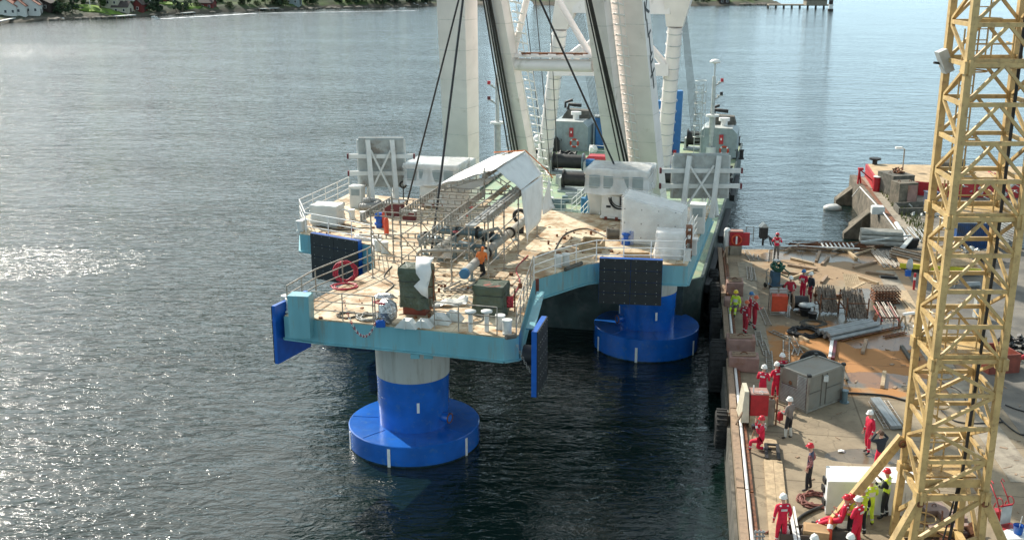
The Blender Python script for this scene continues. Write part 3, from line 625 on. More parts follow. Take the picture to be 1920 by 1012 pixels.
for k, (s, L_) in enumerate(((2, 9), (14, 9), (28, 9))):      # rubbing fenders on the quay side
    a = br0+bdir*s+V((.22, 0, -1.1)); mb = M(); mb.beam(a, a+bdir*L_, .35, .5); mb.build('rubbing_strake', black, barge)
def rail(parent, pts, h=1.05, m=white, r=.021, post=1.6, name='railing', rows=3):
    mb = M()
    for i in range(len(pts)-1):
        a, b = V(pts[i]), V(pts[i+1]); n = max(1, round((b-a).length/post))
        for j in range(n+1):
            q = lerp(a, b, j/n)
            if j or i == 0: mb.tube([q, q+V((0, 0, h))], r*1.15, 6)
        for k in range(rows):
            z = h*(k+1)/rows; mb.tube([a+V((0, 0, z)), b+V((0, 0, z))], r if k < rows-1 else r*1.2, 6)
    return mb.build(name, m, parent)
# ---- sheerlegs ----
sl = thing('sheerlegs_crane', 'white sheerlegs crane rising from the barge deck out of the top of the picture', 'crane', P(1040, 330, BZ))
def leg(pa, ya, pb, yb, w, d, name='boom_leg', m=legw, ext=(.9, 1.0), wt=None):
    A = PD(*pa, ya); B = PD(*pb, yb); dr = B-A
    A2 = A+dr*((BZ-A.z)/dr.z); B2 = B+dr*ext[1]
    mb = M(); mb.beam(A2, B2, w, d, up=(-U.x, -U.y, .001))
    return mb.build(name, m, sl), A2, B2
yw = V((0, 0, 1))
def boxleg(A2, B2, w, d, rz, name='boom_leg'):
    """box section leg: faces stay parallel to the barge axes"""
    x = V((cos(rz), sin(rz), 0)); y = V((-sin(rz), cos(rz), 0)); mb = M()
    q = [(-1, -1), (1, -1), (1, 1), (-1, 1)]
    k = [(1, 1), (w[1]/w[0], 1)]
    fr = [[A2+x*i*w[0]/2+y*j*d/2 for i, j in q], [B2+x*i*w[1]/2+y*j*d/2 for i, j in q]]
    mb.frame8(*fr); lg = mb.build(name, legw, sl)
    sm_ = M()
    for kk in range(1, 12):
        tt = kk/12*.8; c_ = A2+(B2-A2)*tt; ww = w[0]+(w[1]-w[0])*tt
        for i0, j0, i1, j1 in ((-1, -1, 1, -1), (1, -1, 1, 1), (1, 1, -1, 1), (-1, 1, -1, -1)): sm_.beam(c_+x*i0*(ww/2+.004)+y*j0*(d/2+.004), c_+x*i1*(ww/2+.004)+y*j1*(d/2+.004), .025, .035)
    sm_.build('plate_seam', mat('seam_grey', (.62, .59, .54), .5), lg); return lg
def legline(pa, ya, pb, yb, up=1.3):
    A = PD(*pa, ya); B = PD(*pb, yb); dr = B-A
    return A+dr*((BZ-A.z)/dr.z), B+dr*up
LA, LB = legline((866, 300), 75, (857, 0), 69); boxleg(LA, LB, (1.85, 2.05), 1.7, R(-25))
RA, RB = legline((1212, 305), 72, (1180, 0), 66); rleg = boxleg(RA, RB, (1.95, 2.0), 1.8, R(-20))
for (pa, ya, pb, yb) in (((985, 295), 74, (930, 0), 67.5), ((1158, 305), 71, (1120, 0), 64.8)):
    a, b = legline(pa, ya, pb, yb); boxleg(a, b, (1.2, 1.2), 1.1, R(-26))
    # caged ladder on the inland side: rails, rungs and the white hoops
    off = V((.95, .1, 0)); mb = M(); n = 46; dr = b-a
    for s in (-.22, .22):
        mb.tube([a+off+V((s, 0, 0)), b+off+V((s, 0, 0))], .03, 5)
    for i in range(n*2):
        q = a+off+dr*(i/(n*2)); mb.tube([q-V((.22, 0, 0)), q+V((.22, 0, 0))], .013, 4)
    lad = mb.build('ladder', white, sl)
    mb = M()
    for i in range(n):
        q = a+off+dr*((i+.5)/n); mb.ring(q+V((.22, -.1, 0)), .34, .04, (.25, .1, 1), 12, 4)
    nn_ = V((.25, .1, 1)).normalized()
    for v_ in (V((.33, 0, -.083)), V((0, -.34, .034))): v_ = (v_-nn_*v_.dot(nn_)).normalized()*.34; mb.tube([a+off+dr*(.5/n)+V((.22, -.1, 0))+v_, a+off+dr*((n-.5)/n)+V((.22, -.1, 0))+v_], .02, 4)
    mb.build('ladder_cage', white, lad)
def strut(pa, ya, pb, yb, r, m=legw, name='strut', n=12, ext=0):
    A = PD(*pa, ya); B = PD(*pb, yb); mb = M(); mb.tube([A, B+(B-A)*ext], r, n); return mb.build(name, m, sl)
strut((961, 121), 69.8, (1112, 124), 67.3, .38, name='cross_beam')
mb = M(); A = PD(965, 115, 69.6); B = PD(1110, 117, 67.2)
for i in range(9):
    q = lerp(A, B, (i+.5)/9)+V((0, 0, .33)); mb.box(q, (.9, .7, .12), R(-14))
    if i % 2 == 0: mb.box(q+V((0, 0, .1)), (.5, .5, .12), R(-14))
mb.build('cable_tray', legw, sl)
mb = M(); mb.beam(lerp(A, B, .1)+V((0, 0, .5)), lerp(A, B, .95)+V((0, 0, .5)), .35, .12); mb.build('walkway_mesh', rust, sl)
strut((960, 112), 69.8, (990, -10), 68.2, .2, ext=.5); strut((1112, 112), 67.3, (1042, -8), 69, .2, ext=.5)
# rear gantry
def gant(pb, yb, pk, yk, pt, yt, s):
    B = PD(*pb, yb); K = PD(*pk, yk); T_ = PD(*pt, yt); dr = K-B; B = B+dr*((BZ-B.z)/dr.z)
    mb = M(); mb.tube([B, K], .62, 16, True, .56); g = mb.build('gantry_leg', legw, sl)
    mb = M()
    for i in range(14): mb.ring(lerp(B, K, (i+.5)/14), .66 if i < 8 else .62, .03, tuple(dr.normalized()), 14, 4)
    mb.build('weld_ring', lgrey, g)
    dt = T_-K; mb = M(); x = W_
    mb.frame8([K+x*a*.62+U*b*.5 for a, b in ((-1, -1), (1, -1), (1, 1), (-1, 1))], [K+dt*1.0+x*a*1.05+U*b*.7 for a, b in ((-1, -1), (1, -1), (1, 1), (-1, 1))])
    mb.frame8([K+dt*1.0+x*a*1.05+U*b*.7 for a, b in ((-1, -1), (1, -1), (1, 1), (-1, 1))], [K+dt*4.2+x*a*1.05+U*b*.9 for a, b in ((-1, -1), (1, -1), (1, 1), (-1, 1))])
    mb.build('gantry_head', legw, sl); return K, K+dt*1.2
kL = gant((1017, 330), 92, (1050, 55), 88, (1070, -5), 87.2, -1); kR = gant((1241, 340), 88, (1266, 50), 84, (1272, -5), 83.2, 1)
A = PD(1080, 8, 87.3); B = PD(1262, 10, 83.6); mb = M(); mb.beam(A, B, 1.4, 1.3); mb.build('cross_beam', legw, sl)
A = PD(1038, 131, 88.6); B = PD(1256, 131, 84.8); mb = M(); mb.beam(A, B, .9, .9); mb.build('cross_beam', legw, sl)
strut((1078, 110), 88, (1130, 60), 87, .3); strut((1247, 122), 84.8, (1205, 72), 85.6, .3); strut((1050, 118), 88.3, (1090, 88), 87.8, .25)
# big stacked letters painted on the leg's inland face
def letters(txt, A, B, w, d, rz, t0, t1):
    x = V((cos(rz), sin(rz), 0)); y = V((-sin(rz), cos(rz), 0)); dr = (B-A)
    for i, chh in enumerate(txt):
        c = bpy.data.curves.new('letter', 'FONT'); c.body = chh; c.align_x = 'CENTER'; c.align_y = 'CENTER'; c.size = 1.8; c.extrude = .01
        ob = bpy.data.objects.new('letter', c); dg = bpy.context.evaluated_depsgraph_get(); COL.objects.link(ob); dg.update()
        me = bpy.data.meshes.new_from_object(ob.evaluated_get(dg)); bpy.data.objects.remove(ob)
        o = bpy.data.objects.new('painted_letter', me); COL.objects.link(o); me.materials.clear(); me.materials.append(black)
        t = t0+(t1-t0)*i/(len(txt)-1); c0 = A+dr*t+x*(w/2+.012)
        zz = dr.normalized(); yy = y-zz*y.dot(zz); yy.normalize(); nn = yy.cross(zz)
        mt = Matrix((yy, zz, nn)).transposed().to_4x4(); mt.translation = c0
        o.parent = rleg; o.matrix_parent_inverse = wm(rleg).inverted(); o.matrix_basis = mt
def t_at(py, A, B, px=1190):
    best = min(range(400), key=lambda i: abs((lambda q: 506-FPX*((q.z-CAMZ)*cos(PITCH)+q.y*sin(PITCH))/(q.y*cos(PITCH)-(q.z-CAMZ)*sin(PITCH)))(A+(B-A)*i/400)-py)); return best/400
letters('KLIFT', RA, RB, 1.98, 1.8, R(-20), t_at(16, RA, RB), t_at(150, RA, RB))
# ---- wires ----
def wire(pa, ya, pb, yb, r, label, name='hoist_wire', ext=.25, grp=None, parent=None):
    A = PD(*pa, ya); B = PD(*pb, yb); mb = M(); mb.tube([B+(B-A)*ext, A], r, 6)
    if parent: return mb.build(name, rope, parent)
    return solo(mb, name, rope, label, 'wire rope', grp)
g1 = 'black hoist wires from the sheerlegs to the platform'
wire((762, 385), 58, (860, 0), 55, .05, 'black sling wire running down to the left rear of the platform', grp=g1)
wire((808, 478), 49.5, (868, 0), 50, .055, 'black sling wire running down to the pipes in the middle of the platform', grp=g1)
wire((1184, 380), 60, (1012, 0), 55, .055, 'long black sling wire slanting right down to the wrapped cabinets', grp=g1)
for k, (pa, pb, ww) in enumerate((((955, 292), (906, 0), .05), ((961, 292), (911, 0), .05), ((966, 290), (915, 0), .07), ((972, 290), (919, 0), .07))):
    wire(pa, 73, pb, 66.5, ww, '', parent=sl)
for k, (pa, pb, ww) in enumerate((((1163, 305), (1099, 0), .05), ((1171, 305), (1104, 0), .08), ((1177, 305), (1107, 0), .08))):
    wire(pa, 69.5, pb, 63.2, ww, '', parent=sl)
for k, (pa, pb) in enumerate((((1022, 330), (985, 10)), ((1034, 340), (1004, 0)), ((1046, 320), (1030, 0)))):
    wire(pa, 80, pb, 72, .028, '', parent=sl)
for k in range(7):
    wire((1298+k*2.6, 262), 101, (1277+k*1.7, 25+k), 83.5, .017, '', parent=sl, name='backstay_wire', ext=.02)
for k in range(8):
    wire((1116+k*2.6, 232), 101, (1074+k*2.6, 22), 87.4, .017, '', parent=sl, name='backstay_wire', ext=.02)
# ---- blue boom rest tower and boxes ----
def at(px, py, z=BZ): return P(px, py, z)
p = at(1262, 332); t = thing('blue_boom_rest', 'tall blue steel boom rest frame behind the right crane legs', 'steel frame', p)
top = PD(1264, 170, p.y); mb = M(); q = [(-.75, -.8), (.6, -.8), (.6, .8), (-.75, .8)]
mb.frame8([p+V((a-.3, b, 0)) for a, b in q], [V((p.x+.1, p.y, top.z))+V((a*.6, b*.6, 0)) for a, b in q]); mb.build('post', blue3, t)
a = PD(1256, 200, p.y-.5); b = PD(1140, 198, p.y+3.5); mb = M(); mb.beam(a, b, .9, .95); mb.build('cross_beam', blue3, t)
for px in (1152, 1242):
    a2 = PD(px, 212, p.y); mb = M(); mb.tube([a2, V((a2.x, a2.y, BZ))], .07, 6); mb.build('pipe', black, t)
mb = M(); mb.box(V((p.x-.1, p.y-.9, BZ+1.8)), (.25, .2, 1.2)); mb.build('red_box', redp, t)
p = at(1129, 276); t = thing('blue_locker_tower', 'blue box tower behind the winch deck', 'locker', p); mb = M(); mb.box(p+V((0, 0, 1.45)), (1.45, 1.3, 2.9)); mb.build('casing', blue3, t, bev=.05)
mb = M(); mb.box(p+V((0, 0, 3.0)), (1.55, 1.4, .12)); mb.build('cap', steelp, t); mb = M(); mb.box(p+V((.85, -.5, .6)), (.25, .3, 1)); mb.build('red_box', redp, t)
# ---- deckhouses ----
def lifebuoy(c, axis, parent=None, r=.38, rr=.085, label='', grp=None):
    if parent is None:
        t = thing('lifebuoy', label, 'lifebuoy', V(c)-V((0, 0, r)), group=grp)
    else: t = parent
    mb = M(); mb.ring(c, r, rr, axis, 24, 8); f = mb.build('ring' if parent is None else 'lifebuoy', orgred, t)
    mb = M()
    for k in range(4):
        mb.ring(c, r, rr*1.08, axis, 4, 8, a0=k*pi/2+.6, a1=k*pi/2+.95)
    mb.build('band', white, f); return t
def deckhouse(px, py, label, w=3.6, d=4.2, h=2.7, open_side=True):
    p = at(px, py); rz = atan2(-W_.x*0-.245, .97)*1.0; t = thing('deckhouse', label, 'deckhouse', p, R(-14))
    mb = M(); c = .45
    pr = [(-w/2, 0), (w/2, 0), (w/2, h-c), (w/2-c, h), (-w/2+c*.7, h), (-w/2, h-c*.7)]
    mb.frame8([V((x, -d/2, z)) for x, z in pr], [V((x, d/2, z)) for x, z in pr]); mb.build('wall', dgrey, t, world=False)
    mb = M(); mb.frame8([V((-w/2+c*.7, -d/2-.02, h+.01)), V((w/2-c, -d/2-.02, h+.01)), V((w/2-c, -d/2+2.3, h+.01)), V((-w/2+c*.7, -d/2+1.3, h+.01))], [V((-w/2+c*.7, -d/2-.02, h+.06)), V((w/2-c, -d/2-.02, h+.06)), V((w/2-c, -d/2+2.3, h+.06)), V((-w/2+c*.7, -d/2+1.3, h+.06))]); mb.build('roof', lgrey, t, world=False)
    mb = M(); mb.box((-w/2+.75, -d/2-.03, 1.05), (.95, .05, 1.9)); dr = mb.build('door', dgrey, t, world=False)
    mb = M(); mb.box((-w/2+1.1, -d/2-.08, 1.0), (.05, .06, .2)); mb.build('handle', black, dr, world=False)
    mb = M(); mb.box((.25, -d/2-.08, 1.75), (.36, .14, .85)); mb.build('extinguisher_box', redp, t, world=False)
    mb = M(); mb.box((.25, -d/2-.16, 1.78), (.12, .02, .2)); mb.build('box_sign', white, t, world=False)
    mb = M(); mb.ring((.55, -d/2-.1, .75), .36, .085, (0, 1, 0), 22, 8); b = mb.build('lifebuoy', orgred, t, world=False)
    mb = M(); [mb.ring((.55, -d/2-.1, .75), .36, .092, (0, 1, 0), 4, 8, a0=k*pi/2+.6, a1=k*pi/2+1) for k in range(4)]; mb.build('band', white, b, world=False)
    mb = M(); mb.cyl((.35, -.4), .3, h, h+.5, 16); mb.cyl((.35, -.4), .5, h+.5, h+.78, 16); mb.build('vent_cap', white, t, world=False)
    mb = M(); mb.add([(-w/2+.6, .3, h), (w/2-.3, .6, h), (w/2-.3, d/2, h), (-w/2+.6, d/2, h), (-w/2+1.1, .6, h+.8), (w/2-.5, 1.0, h+.7), (w/2-.5, d/2, h+.7), (-w/2+1.1, d/2, h+.8)], [[0, 1, 5, 4], [1, 2, 6, 5], [2, 3, 7, 6], [3, 0, 4, 7], [4, 5, 6, 7]]); mb.build('engine_casing', rust if False else concd, t, world=False)
    mb = M(); mb.tube([(-.7, .9, h+.8), (-.6, .9, h+1.3), (.6, .9, h+1.2)], .17, 8); mb.tube([(-.9, .6, h+1.0), (-.9, .6, h+1.5), (-.2, .7, h+1.75)], .13, 8); mb.build('exhaust_pipe', black, t, world=False)
    return t
deckhouse(1074, 276, 'left grey deckhouse at the stern of the barge with a lifebuoy on its wall')
deckhouse(1348, 290, 'right grey deckhouse at the stern beside the signal mast', w=3.3)
# ---- winches ----
def winch(px, py, label, w=2.6, r=.85, m=black, flip=False):
    p = at(px, py); t = thing('winch', label, 'winch', p, R(-14)); mb = M()
    mb.tube([(-w/2, 0, r+.25), (w/2, 0, r+.25)], r*.82, 20); mb.build('drum', m, t, world=False)
    for s in (-1, 1):
        mb = M(); mb.tube([(s*w/2, 0, r+.25), (s*(w/2+.12), 0, r+.25)], r*1.05, 20); mb.build('flange', pipeg if s > 0 else black, t, world=False)
        mb = M(); mb.box((s*(w/2+.25), 0, .55), (.18, 1.3, 1.1)); mb.build('bearing_frame', lgrey, t, world=False)
    mb = M(); mb.box((0, 0, .08), (w+.8, 1.7, .16)); mb.build('bed', dgrey, t, world=False)
    mb = M(); mb.tube([(w/2+.3, 0, r+.2), (w/2+1.0, 0, r+.2)], .35, 12); mb.build('motor', blue3, t, world=False); return t
winch(1066, 324, 'large black winch drum, rear one left of the crane legs', 2.4, .72)
winch(1082, 358, 'second black winch drum in front of the rear one', 2.0, .68)
winch(1306, 280, 'dark winch drum beside the right deckhouse', 1.6, .8)
winch(1258, 352, 'dark winch half hidden behind the upright grey landing panel', 2.0, .6)
winch(1000, 305, 'dark winch behind the tent ridge at the left barge edge', 1.0, .6)
p = at(1125, 316); t = thing('control_cabin', 'low red roofed control cabin between winch drums and crane leg', 'cabin', p, R(-14))
mb = M(); mb.box((0, 0, .45), (2.2, 1.6, .9)); mb.build('wall', white, t, world=False); mb = M(); mb.add([(-1.2, -.9, .9), (1.2, -.9, .9), (1.2, .9, .9), (-1.2, .9, .9), (-.95, -.65, 1.15), (.95, -.65, 1.15), (.95, .65, 1.15), (-.95, .65, 1.15)], [[0, 1, 5, 4], [1, 2, 6, 5], [2, 3, 7, 6], [3, 0, 4, 7], [4, 5, 6, 7], [3, 2, 1, 0]]); mb.build('roof', redp, t, world=False)
for k in range(3): mb = M(); mb.box((-.7+k*.7, -.82, .6), (.5, .04, .4)); mb.build('window', glassd, t, world=False)
t = thing('guard_railing', 'white rounded guard railing above the red roofed cabin', 'railing', at(1125, 300)); rail(t, [at(1105, 302), at(1106, 290), at(1140, 293), at(1142, 305)], .9, rows=2, name='rails')
t = thing('guard_railing', 'white pen railing around the deck hatch left of the hanging cloth', 'railing', at(1075, 405)); rail(t, [at(1022, 400), at(1052, 402), at(1072, 402), at(1098, 378)], 1.1, rows=3, name='rails'); rail(t, [at(1036, 425), at(1085, 425), at(1102, 405)], 1.1, rows=3, name='rails')
p = at(1112, 290); mb = M(); mb.ball(p+V((0, 0, .5)), .42, 12); mb.tube([p+V((-.1, -.3, .5)), p+V((-.2, -.55, .5))], .25, 10); mb.tube([p, p+V((0, 0, .3))], .15, 8); solo(mb, 'searchlight', white, 'round white searchlight below the blue locker tower', 'lamp')
p = at(1064, 292); mb = coil(p, .8, .07, 5, None, h=.4); solo(mb, 'tangled_rope', rope, 'dark tangled rope heap in front of the left deckhouse', 'rope')
p = at(1040, 283); mb = M(); mb.box(p+V((0, 0, .5)), (.9, .9, 1.0)); mb.ball(p+V((0, 0, 1.0)), .4, 8); solo(mb, 'covered_box', black, 'black box at the left edge beside the left deckhouse', 'box')
p = at(1009, 286); mb = M(); mb.cyl(p, .12, 3, 4.0, 8); mb.ball(p+V((0, 0, 1.2)), .5, 12); mb.ball(p+V((-.1, 0, .7)), .4, 10); solo(mb, 'radar_dome', white, 'white antenna dome beside the left gantry leg', 'antenna')
p = at(1098, 402); mb = M(); mb.cyl(p, .35, 3, 4.2, 12); mb.tube([p+V((0, 0, .9)), p+V((.2, -.3, 1.2))], .3, 10); mb.ball(p+V((.3, -.1, 1.3)), .3, 8); solo(mb, 'blue_pump', capb, 'blue motor pump inside the white pen railing', 'pump')
for k, (px, py) in enumerate(((1056, 345), (1075, 380), (1046, 392))):
    p = at(px, py); mb = M(); mb.box(p+V((0, 0, .3)), (1.1, .7, .6), R(-14)); mb.tube([p+V((-.6, 0, .6)), p+V((.8, 0, .6))], .18, 8); mb.box(p+V((.5, .1, .7)), (.4, .4, .5)); solo(mb, 'hydraulic_unit', [lgrey, dgrey, pipeg][k], ['small grey gearbox beside the second winch drum', 'dark grey hydraulic unit in front of the second winch drum', 'blue grey pipe block at the left barge deck edge'][k], 'machine')
for k in range(3): mb = M(); mb.beam(at(1025+k*2, 300+k*14), at(1052+k*3, 303+k*14), .12, .12); solo(mb, 'deck_pipe', rust, ['rear', 'middle', 'front'][k]+' rusty pipe lying left of the winch drums', 'pipe', 'rusty pipes on the barge deck')
# ---- masts ----
def mast(px, py, topy, label, dome=False, side=1):
    p = at(px, py); t = thing('signal_mast', label, 'mast', p); T_ = PD(px, topy, p.y)
    h = T_.z-BZ; mb = M(); mb.tube([p, V((p.x, p.y, BZ+h*.45))], .28, 10); mb.tube([V((p.x, p.y, BZ+h*.45)), V((p.x, p.y, BZ+h*.86))], .17, 10); mb.tube([V((p.x, p.y, BZ+h*.86)), V((p.x, p.y, BZ+h))], .06, 6); mb.build('pole', lgrey, t)
    mb = M(); mb.cyl(p, .5, BZ, BZ+h*.12, 10); mb.build('pedestal', offw, t); mb = M(); mb.cyl(p, .6, BZ+h*.44, BZ+h*.46, 10); mb.build('crow_nest', offw, t)
    for k, zf in enumerate((.8, .66, .52)[:2]):
        c = V((p.x+side*.6, p.y, BZ+h*zf)); mb = M(); mb.tube([V((p.x, p.y, c.z-.4)), c], .07, 5); mb.box(c, (.5, .3, .08)); a = mb.build('light_bracket', lgrey, t)
        mb = M(); mb.cyl(c+V((.1*side, 0, 0)), .14, c.z, c.z+.32, 10); mb.build('lantern', redp if k == 0 else (maroon if not dome else black), a)
    mb = M(); lx = p.x-1.25*side
    if dome: mb.lathe((p.x, p.y, BZ+h), [(.05, -.1), (.45, .0), (.5, .12), (.3, .28), (.01, .34)], 14); mb.build('antenna_dome', white, t)
    mb = M(); hh = h*(.78 if dome else .86)
    for s in (-.3, .3): mb.tube([(lx+s, p.y, BZ), (lx+s, p.y, BZ+hh)], .035, 5)
    for i in range(int(hh/.35)): mb.tube([(lx-.3, p.y, BZ+.2+i*.35), (lx+.3, p.y, BZ+.2+i*.35)], .02, 4)
    ld = mb.build('ladder', lgrey, t); mb = M()
    for i in range(int(hh/1.0)): mb.ring((lx, p.y-.4, BZ+2+i*1.0), .5, .025, (0, 0, 1), 14, 4)
    for a_, b2 in ((-.5, 0), (0, -.5), (.5, 0)): mb.tube([(lx+a_, p.y-.4+b2, BZ+2), (lx+a_, p.y-.4+b2, BZ+hh)], .02, 4)
    mb.build('ladder_cage', lgrey, ld); return t
mast(1332, 296, 118, 'right signal mast with white dome and caged ladder at the barge stern', True)
mast(933, 320, 118, 'left signal mast with red lantern behind the hoist wires', False, side=-1)
# ---- edge fittings on the quay side ----
for k, (px, py) in enumerate(((1384, 298), (1374, 285), (1362, 330), (1362, 353), (1357, 362), (1352, 340), (1378, 272))):
    p = at(px, py); t = thing('barge_bollard', 'black twin bollard, '+['nearest the right deckhouse', 'behind the nearest pair at the stern corner', 'beside the upper cross beam of the landing panel', 'between the two cross beams of the landing panel', 'level with the foot of the landing panel', 'close against the edge of the landing panel', 'at the very stern corner'][k]+' on the barge edge', 'bollard', p, R(-14), 'bollards along the barge edge')
    mb = M(); mb.box((0, 0, .06), (1.0, .6, .12)); mb.build('base', black, t, world=False)
    for s in (-.28, .28): mb = M(); mb.cyl((s, 0), .17, .1, .75, 12); mb.cyl((s, 0), .22, .75, .85, 12); mb.build('post', black, t, world=False)
for k, (px, py) in enumerate(((1346, 366), (1342, 378), (1336, 385), (1330, 398))):
    p = at(px, py); mb = M(); mb.tube([p, p+V((0, 0, 1.2))], .04, 6); mb.tube([p+V((0, 0, 1.15)), p+V((.15, 0, 1.35))], .05, 6); solo(mb, 'stanchion', lgrey, ['farthest', 'second farthest', 'second nearest', 'nearest'][k]+' thin stanchion on the green deck right of the landing panel', 'stanchion', 'stanchions on the barge deck')
p = at(1352, 290); mb = M()
mb.sheet([[p+V((x*.35-.7, y*.3-.3, .25+.12*sin(x*2.3+y))) for x in range(5)] for y in range(4)], .2, .05); solo(mb, 'blue_tarpaulin', mat('blue_sheet', (.03, .2, .3), .6), 'crumpled blue sheet at the foot of the right deckhouse', 'tarpaulin')
# ================= FLOATING PLATFORM =================
DZ = 6.5
def D(px, py, z=DZ): return P(px, py, z)
deckm = mat('stained_deck', (.66, .56, .40), .7, var=.12, scale=1.5, dirt=(.31, .195, .095), dscale=.8, dlo=.44, dhi=.62, bump=.25, bscale=12)
def deck_mat():
    t = deckm.node_tree; b = t.nodes['Principled BSDF']; src = b.inputs['Base Color'].links[0].from_socket; g = N(t, 'ShaderNodeNewGeometry')
    n = N(t, 'ShaderNodeTexNoise'); n.inputs['Scale'].default_value = 3.2; n.inputs['Detail'].default_value = 8; n.inputs['Roughness'].default_value = .7; L(t, g.outputs['Position'], n.inputs['Vector'])
    r = N(t, 'ShaderNodeMapRange'); r.inputs[1].default_value = .52; r.inputs[2].default_value = .68; L(t, n.outputs['Fac'], r.inputs[0])
    x = N(t, 'ShaderNodeMix', data_type='RGBA'); L(t, r.outputs[0], x.inputs[0]); L(t, src, x.inputs[6]); x.inputs[7].default_value = (.40, .20, .075, 1)
    br = N(t, 'ShaderNodeTexBrick'); br.offset = 0; br.inputs['Brick Width'].default_value = 2.4; br.inputs['Row Height'].default_value = 1.2; br.inputs['Scale'].default_value = 1; br.inputs['Mortar Size'].default_value = .012
    br.inputs['Color1'].default_value = (1, 1, 1, 1); br.inputs['Color2'].default_value = (.9, .9, .88, 1); br.inputs['Mortar'].default_value = (.55, .5, .42, 1)
    mp = N(t, 'ShaderNodeMapping'); mp.inputs['Rotation'].default_value = (0, 0, R(14.5)); L(t, g.outputs['Position'], mp.inputs['Vector']); L(t, mp.outputs[0], br.inputs['Vector'])
    y = N(t, 'ShaderNodeMix', data_type='RGBA', blend_type='MULTIPLY'); y.inputs[0].default_value = .8; L(t, x.outputs[2], y.inputs[6]); L(t, br.outputs['Color'], y.inputs[7]); L(t, y.outputs[2], b.inputs['Base Color'])
deck_mat()
pf = thing('floating_platform', 'teal hulled platform with stained deck standing on round blue floats', 'platform', (-1, 50, 0))
OUT = [D(532, 591), D(590, 598), D(765, 614), D(945, 632), D(973, 628), D(1001, 524), D(1040, 512), D(1079, 500), D(1102, 494), D(1122, 492), D(1290, 497), D(1337, 384), D(1100, 400), D(850, 378), D(655, 362), D(563, 410), D(562, 437), D(697, 459), D(703, 502)]
cen = V((-1, 50, DZ)); op = [p.xy[:] for p in OUT]
mb = M(); mb.prism(op, DZ-1.0, DZ-.05); mb.build('hull', teal, pf)
mb = M(); mb.prism([lerp(p, cen, .004).xy[:] for p in OUT], DZ-.06, DZ+.004); mb.build('deck', deckm, pf)
mb = M()
for i in range(len(OUT)):
    a, b = OUT[i], OUT[(i+1) % len(OUT)]; mb.beam(a-V((0, 0, .98)), b-V((0, 0, .98)), .2, .06)
mb.build('bottom_flange', teal, pf)
# underside girders
mb = M(); F_, R_, L_c = V((-4.25, 43.5, 0)), V((7.3, 55.7, 0)), V((-8.1, 58.4, 0))
for a, b in ((F_, R_), (F_, L_c), (L_c, R_)): mb.beam(V((a.x, a.y, DZ-1.25)), V((b.x, b.y, DZ-1.25)), .8, .5)
mb.build('girder', mat('underside', (.05, .08, .08), .7), pf)
for px in (778, 803, 905): q = P(px, 664, DZ-1.05); mb = M(); mb.box(q+V((0, .1, -.08)), (.35, .25, .2)); mb.build('lug', teal, pf)
for c, nm in ((F_, 'f'), (R_, 'r'), (L_c, 'l')):
    ft_ = 1.27 if nm == 'r' else .94; f = M(); f.hard((c.x, c.y, 0), [(1.49, ft_-.04), (1.56, 3.2)], 64); col = f.build('column', blue, pf)
    f = M(); f.lathe((c.x, c.y, 0), [(1.565, 3.19), (1.62, DZ-.9)], 64); f.build('upper_column', colgrey, col)
    f = M(); f.hard((c.x, c.y, 0), [(.01, ft_), (2.80, ft_-.015), (2.835, ft_-.04), (2.835, -1.2), (.01, -1.2)], 96); ft = f.build('float', blue, pf); m_ = M(); m_.hard((c.x, c.y, 0), [(2.84, -.3), (2.84, .07)], 96); m_.build('wet_band', mat('wet_slime', (.012, .035, .05), .15, var=.4, scale=4), ft)
    for a in (R(-107), R(-35), R(40), R(120), R(200)):
        m_ = M(); m_.box((c.x+cos(a)*2.84, c.y+sin(a)*2.84, .3), (.03, .13, 1.0), a); m_.build('draft_mark', white, ft)
    for a in (R(-78), R(10), R(100), R(190)):
        m_ = M(); m_.box((c.x+cos(a)*1.525, c.y+sin(a)*1.525, 2.1), (.03, .11, .45), a); m_.build('draft_mark', white, col)
    a = R(-30) if nm == 'f' else R(205)
    m_ = M(); m_.tube([V((c.x+cos(a)*1.3, c.y+sin(a)*1.3, ft_+.46)), V((c.x+cos(a)*1.85, c.y+sin(a)*1.85, ft_+.46))], .2, 16); m_.build('pipe_stub', blue, col)
    m_ = M(); m_.ring(V((c.x+cos(a)*1.85, c.y+sin(a)*1.85, ft_+.46)), .2, .03, (cos(a), sin(a), 0)); m_.build('pipe_flange', rust, col)
    for z_ in (2.35,): m_ = M(); m_.lathe((c.x, c.y, z_), [(1.53, -.02), (1.545, 0), (1.54, .02)], 64); m_.build('weld_seam', blue, col)
    for k_ in range(7): a = k_*.9+.3; m_ = M(); m_.beam((c.x+cos(a)*1.6, c.y+sin(a)*1.6, ft_+.004), (c.x+cos(a)*2.75, c.y+sin(a)*2.75, ft_-.005), .02, .015); m_.build('weld_seam', blue, ft)
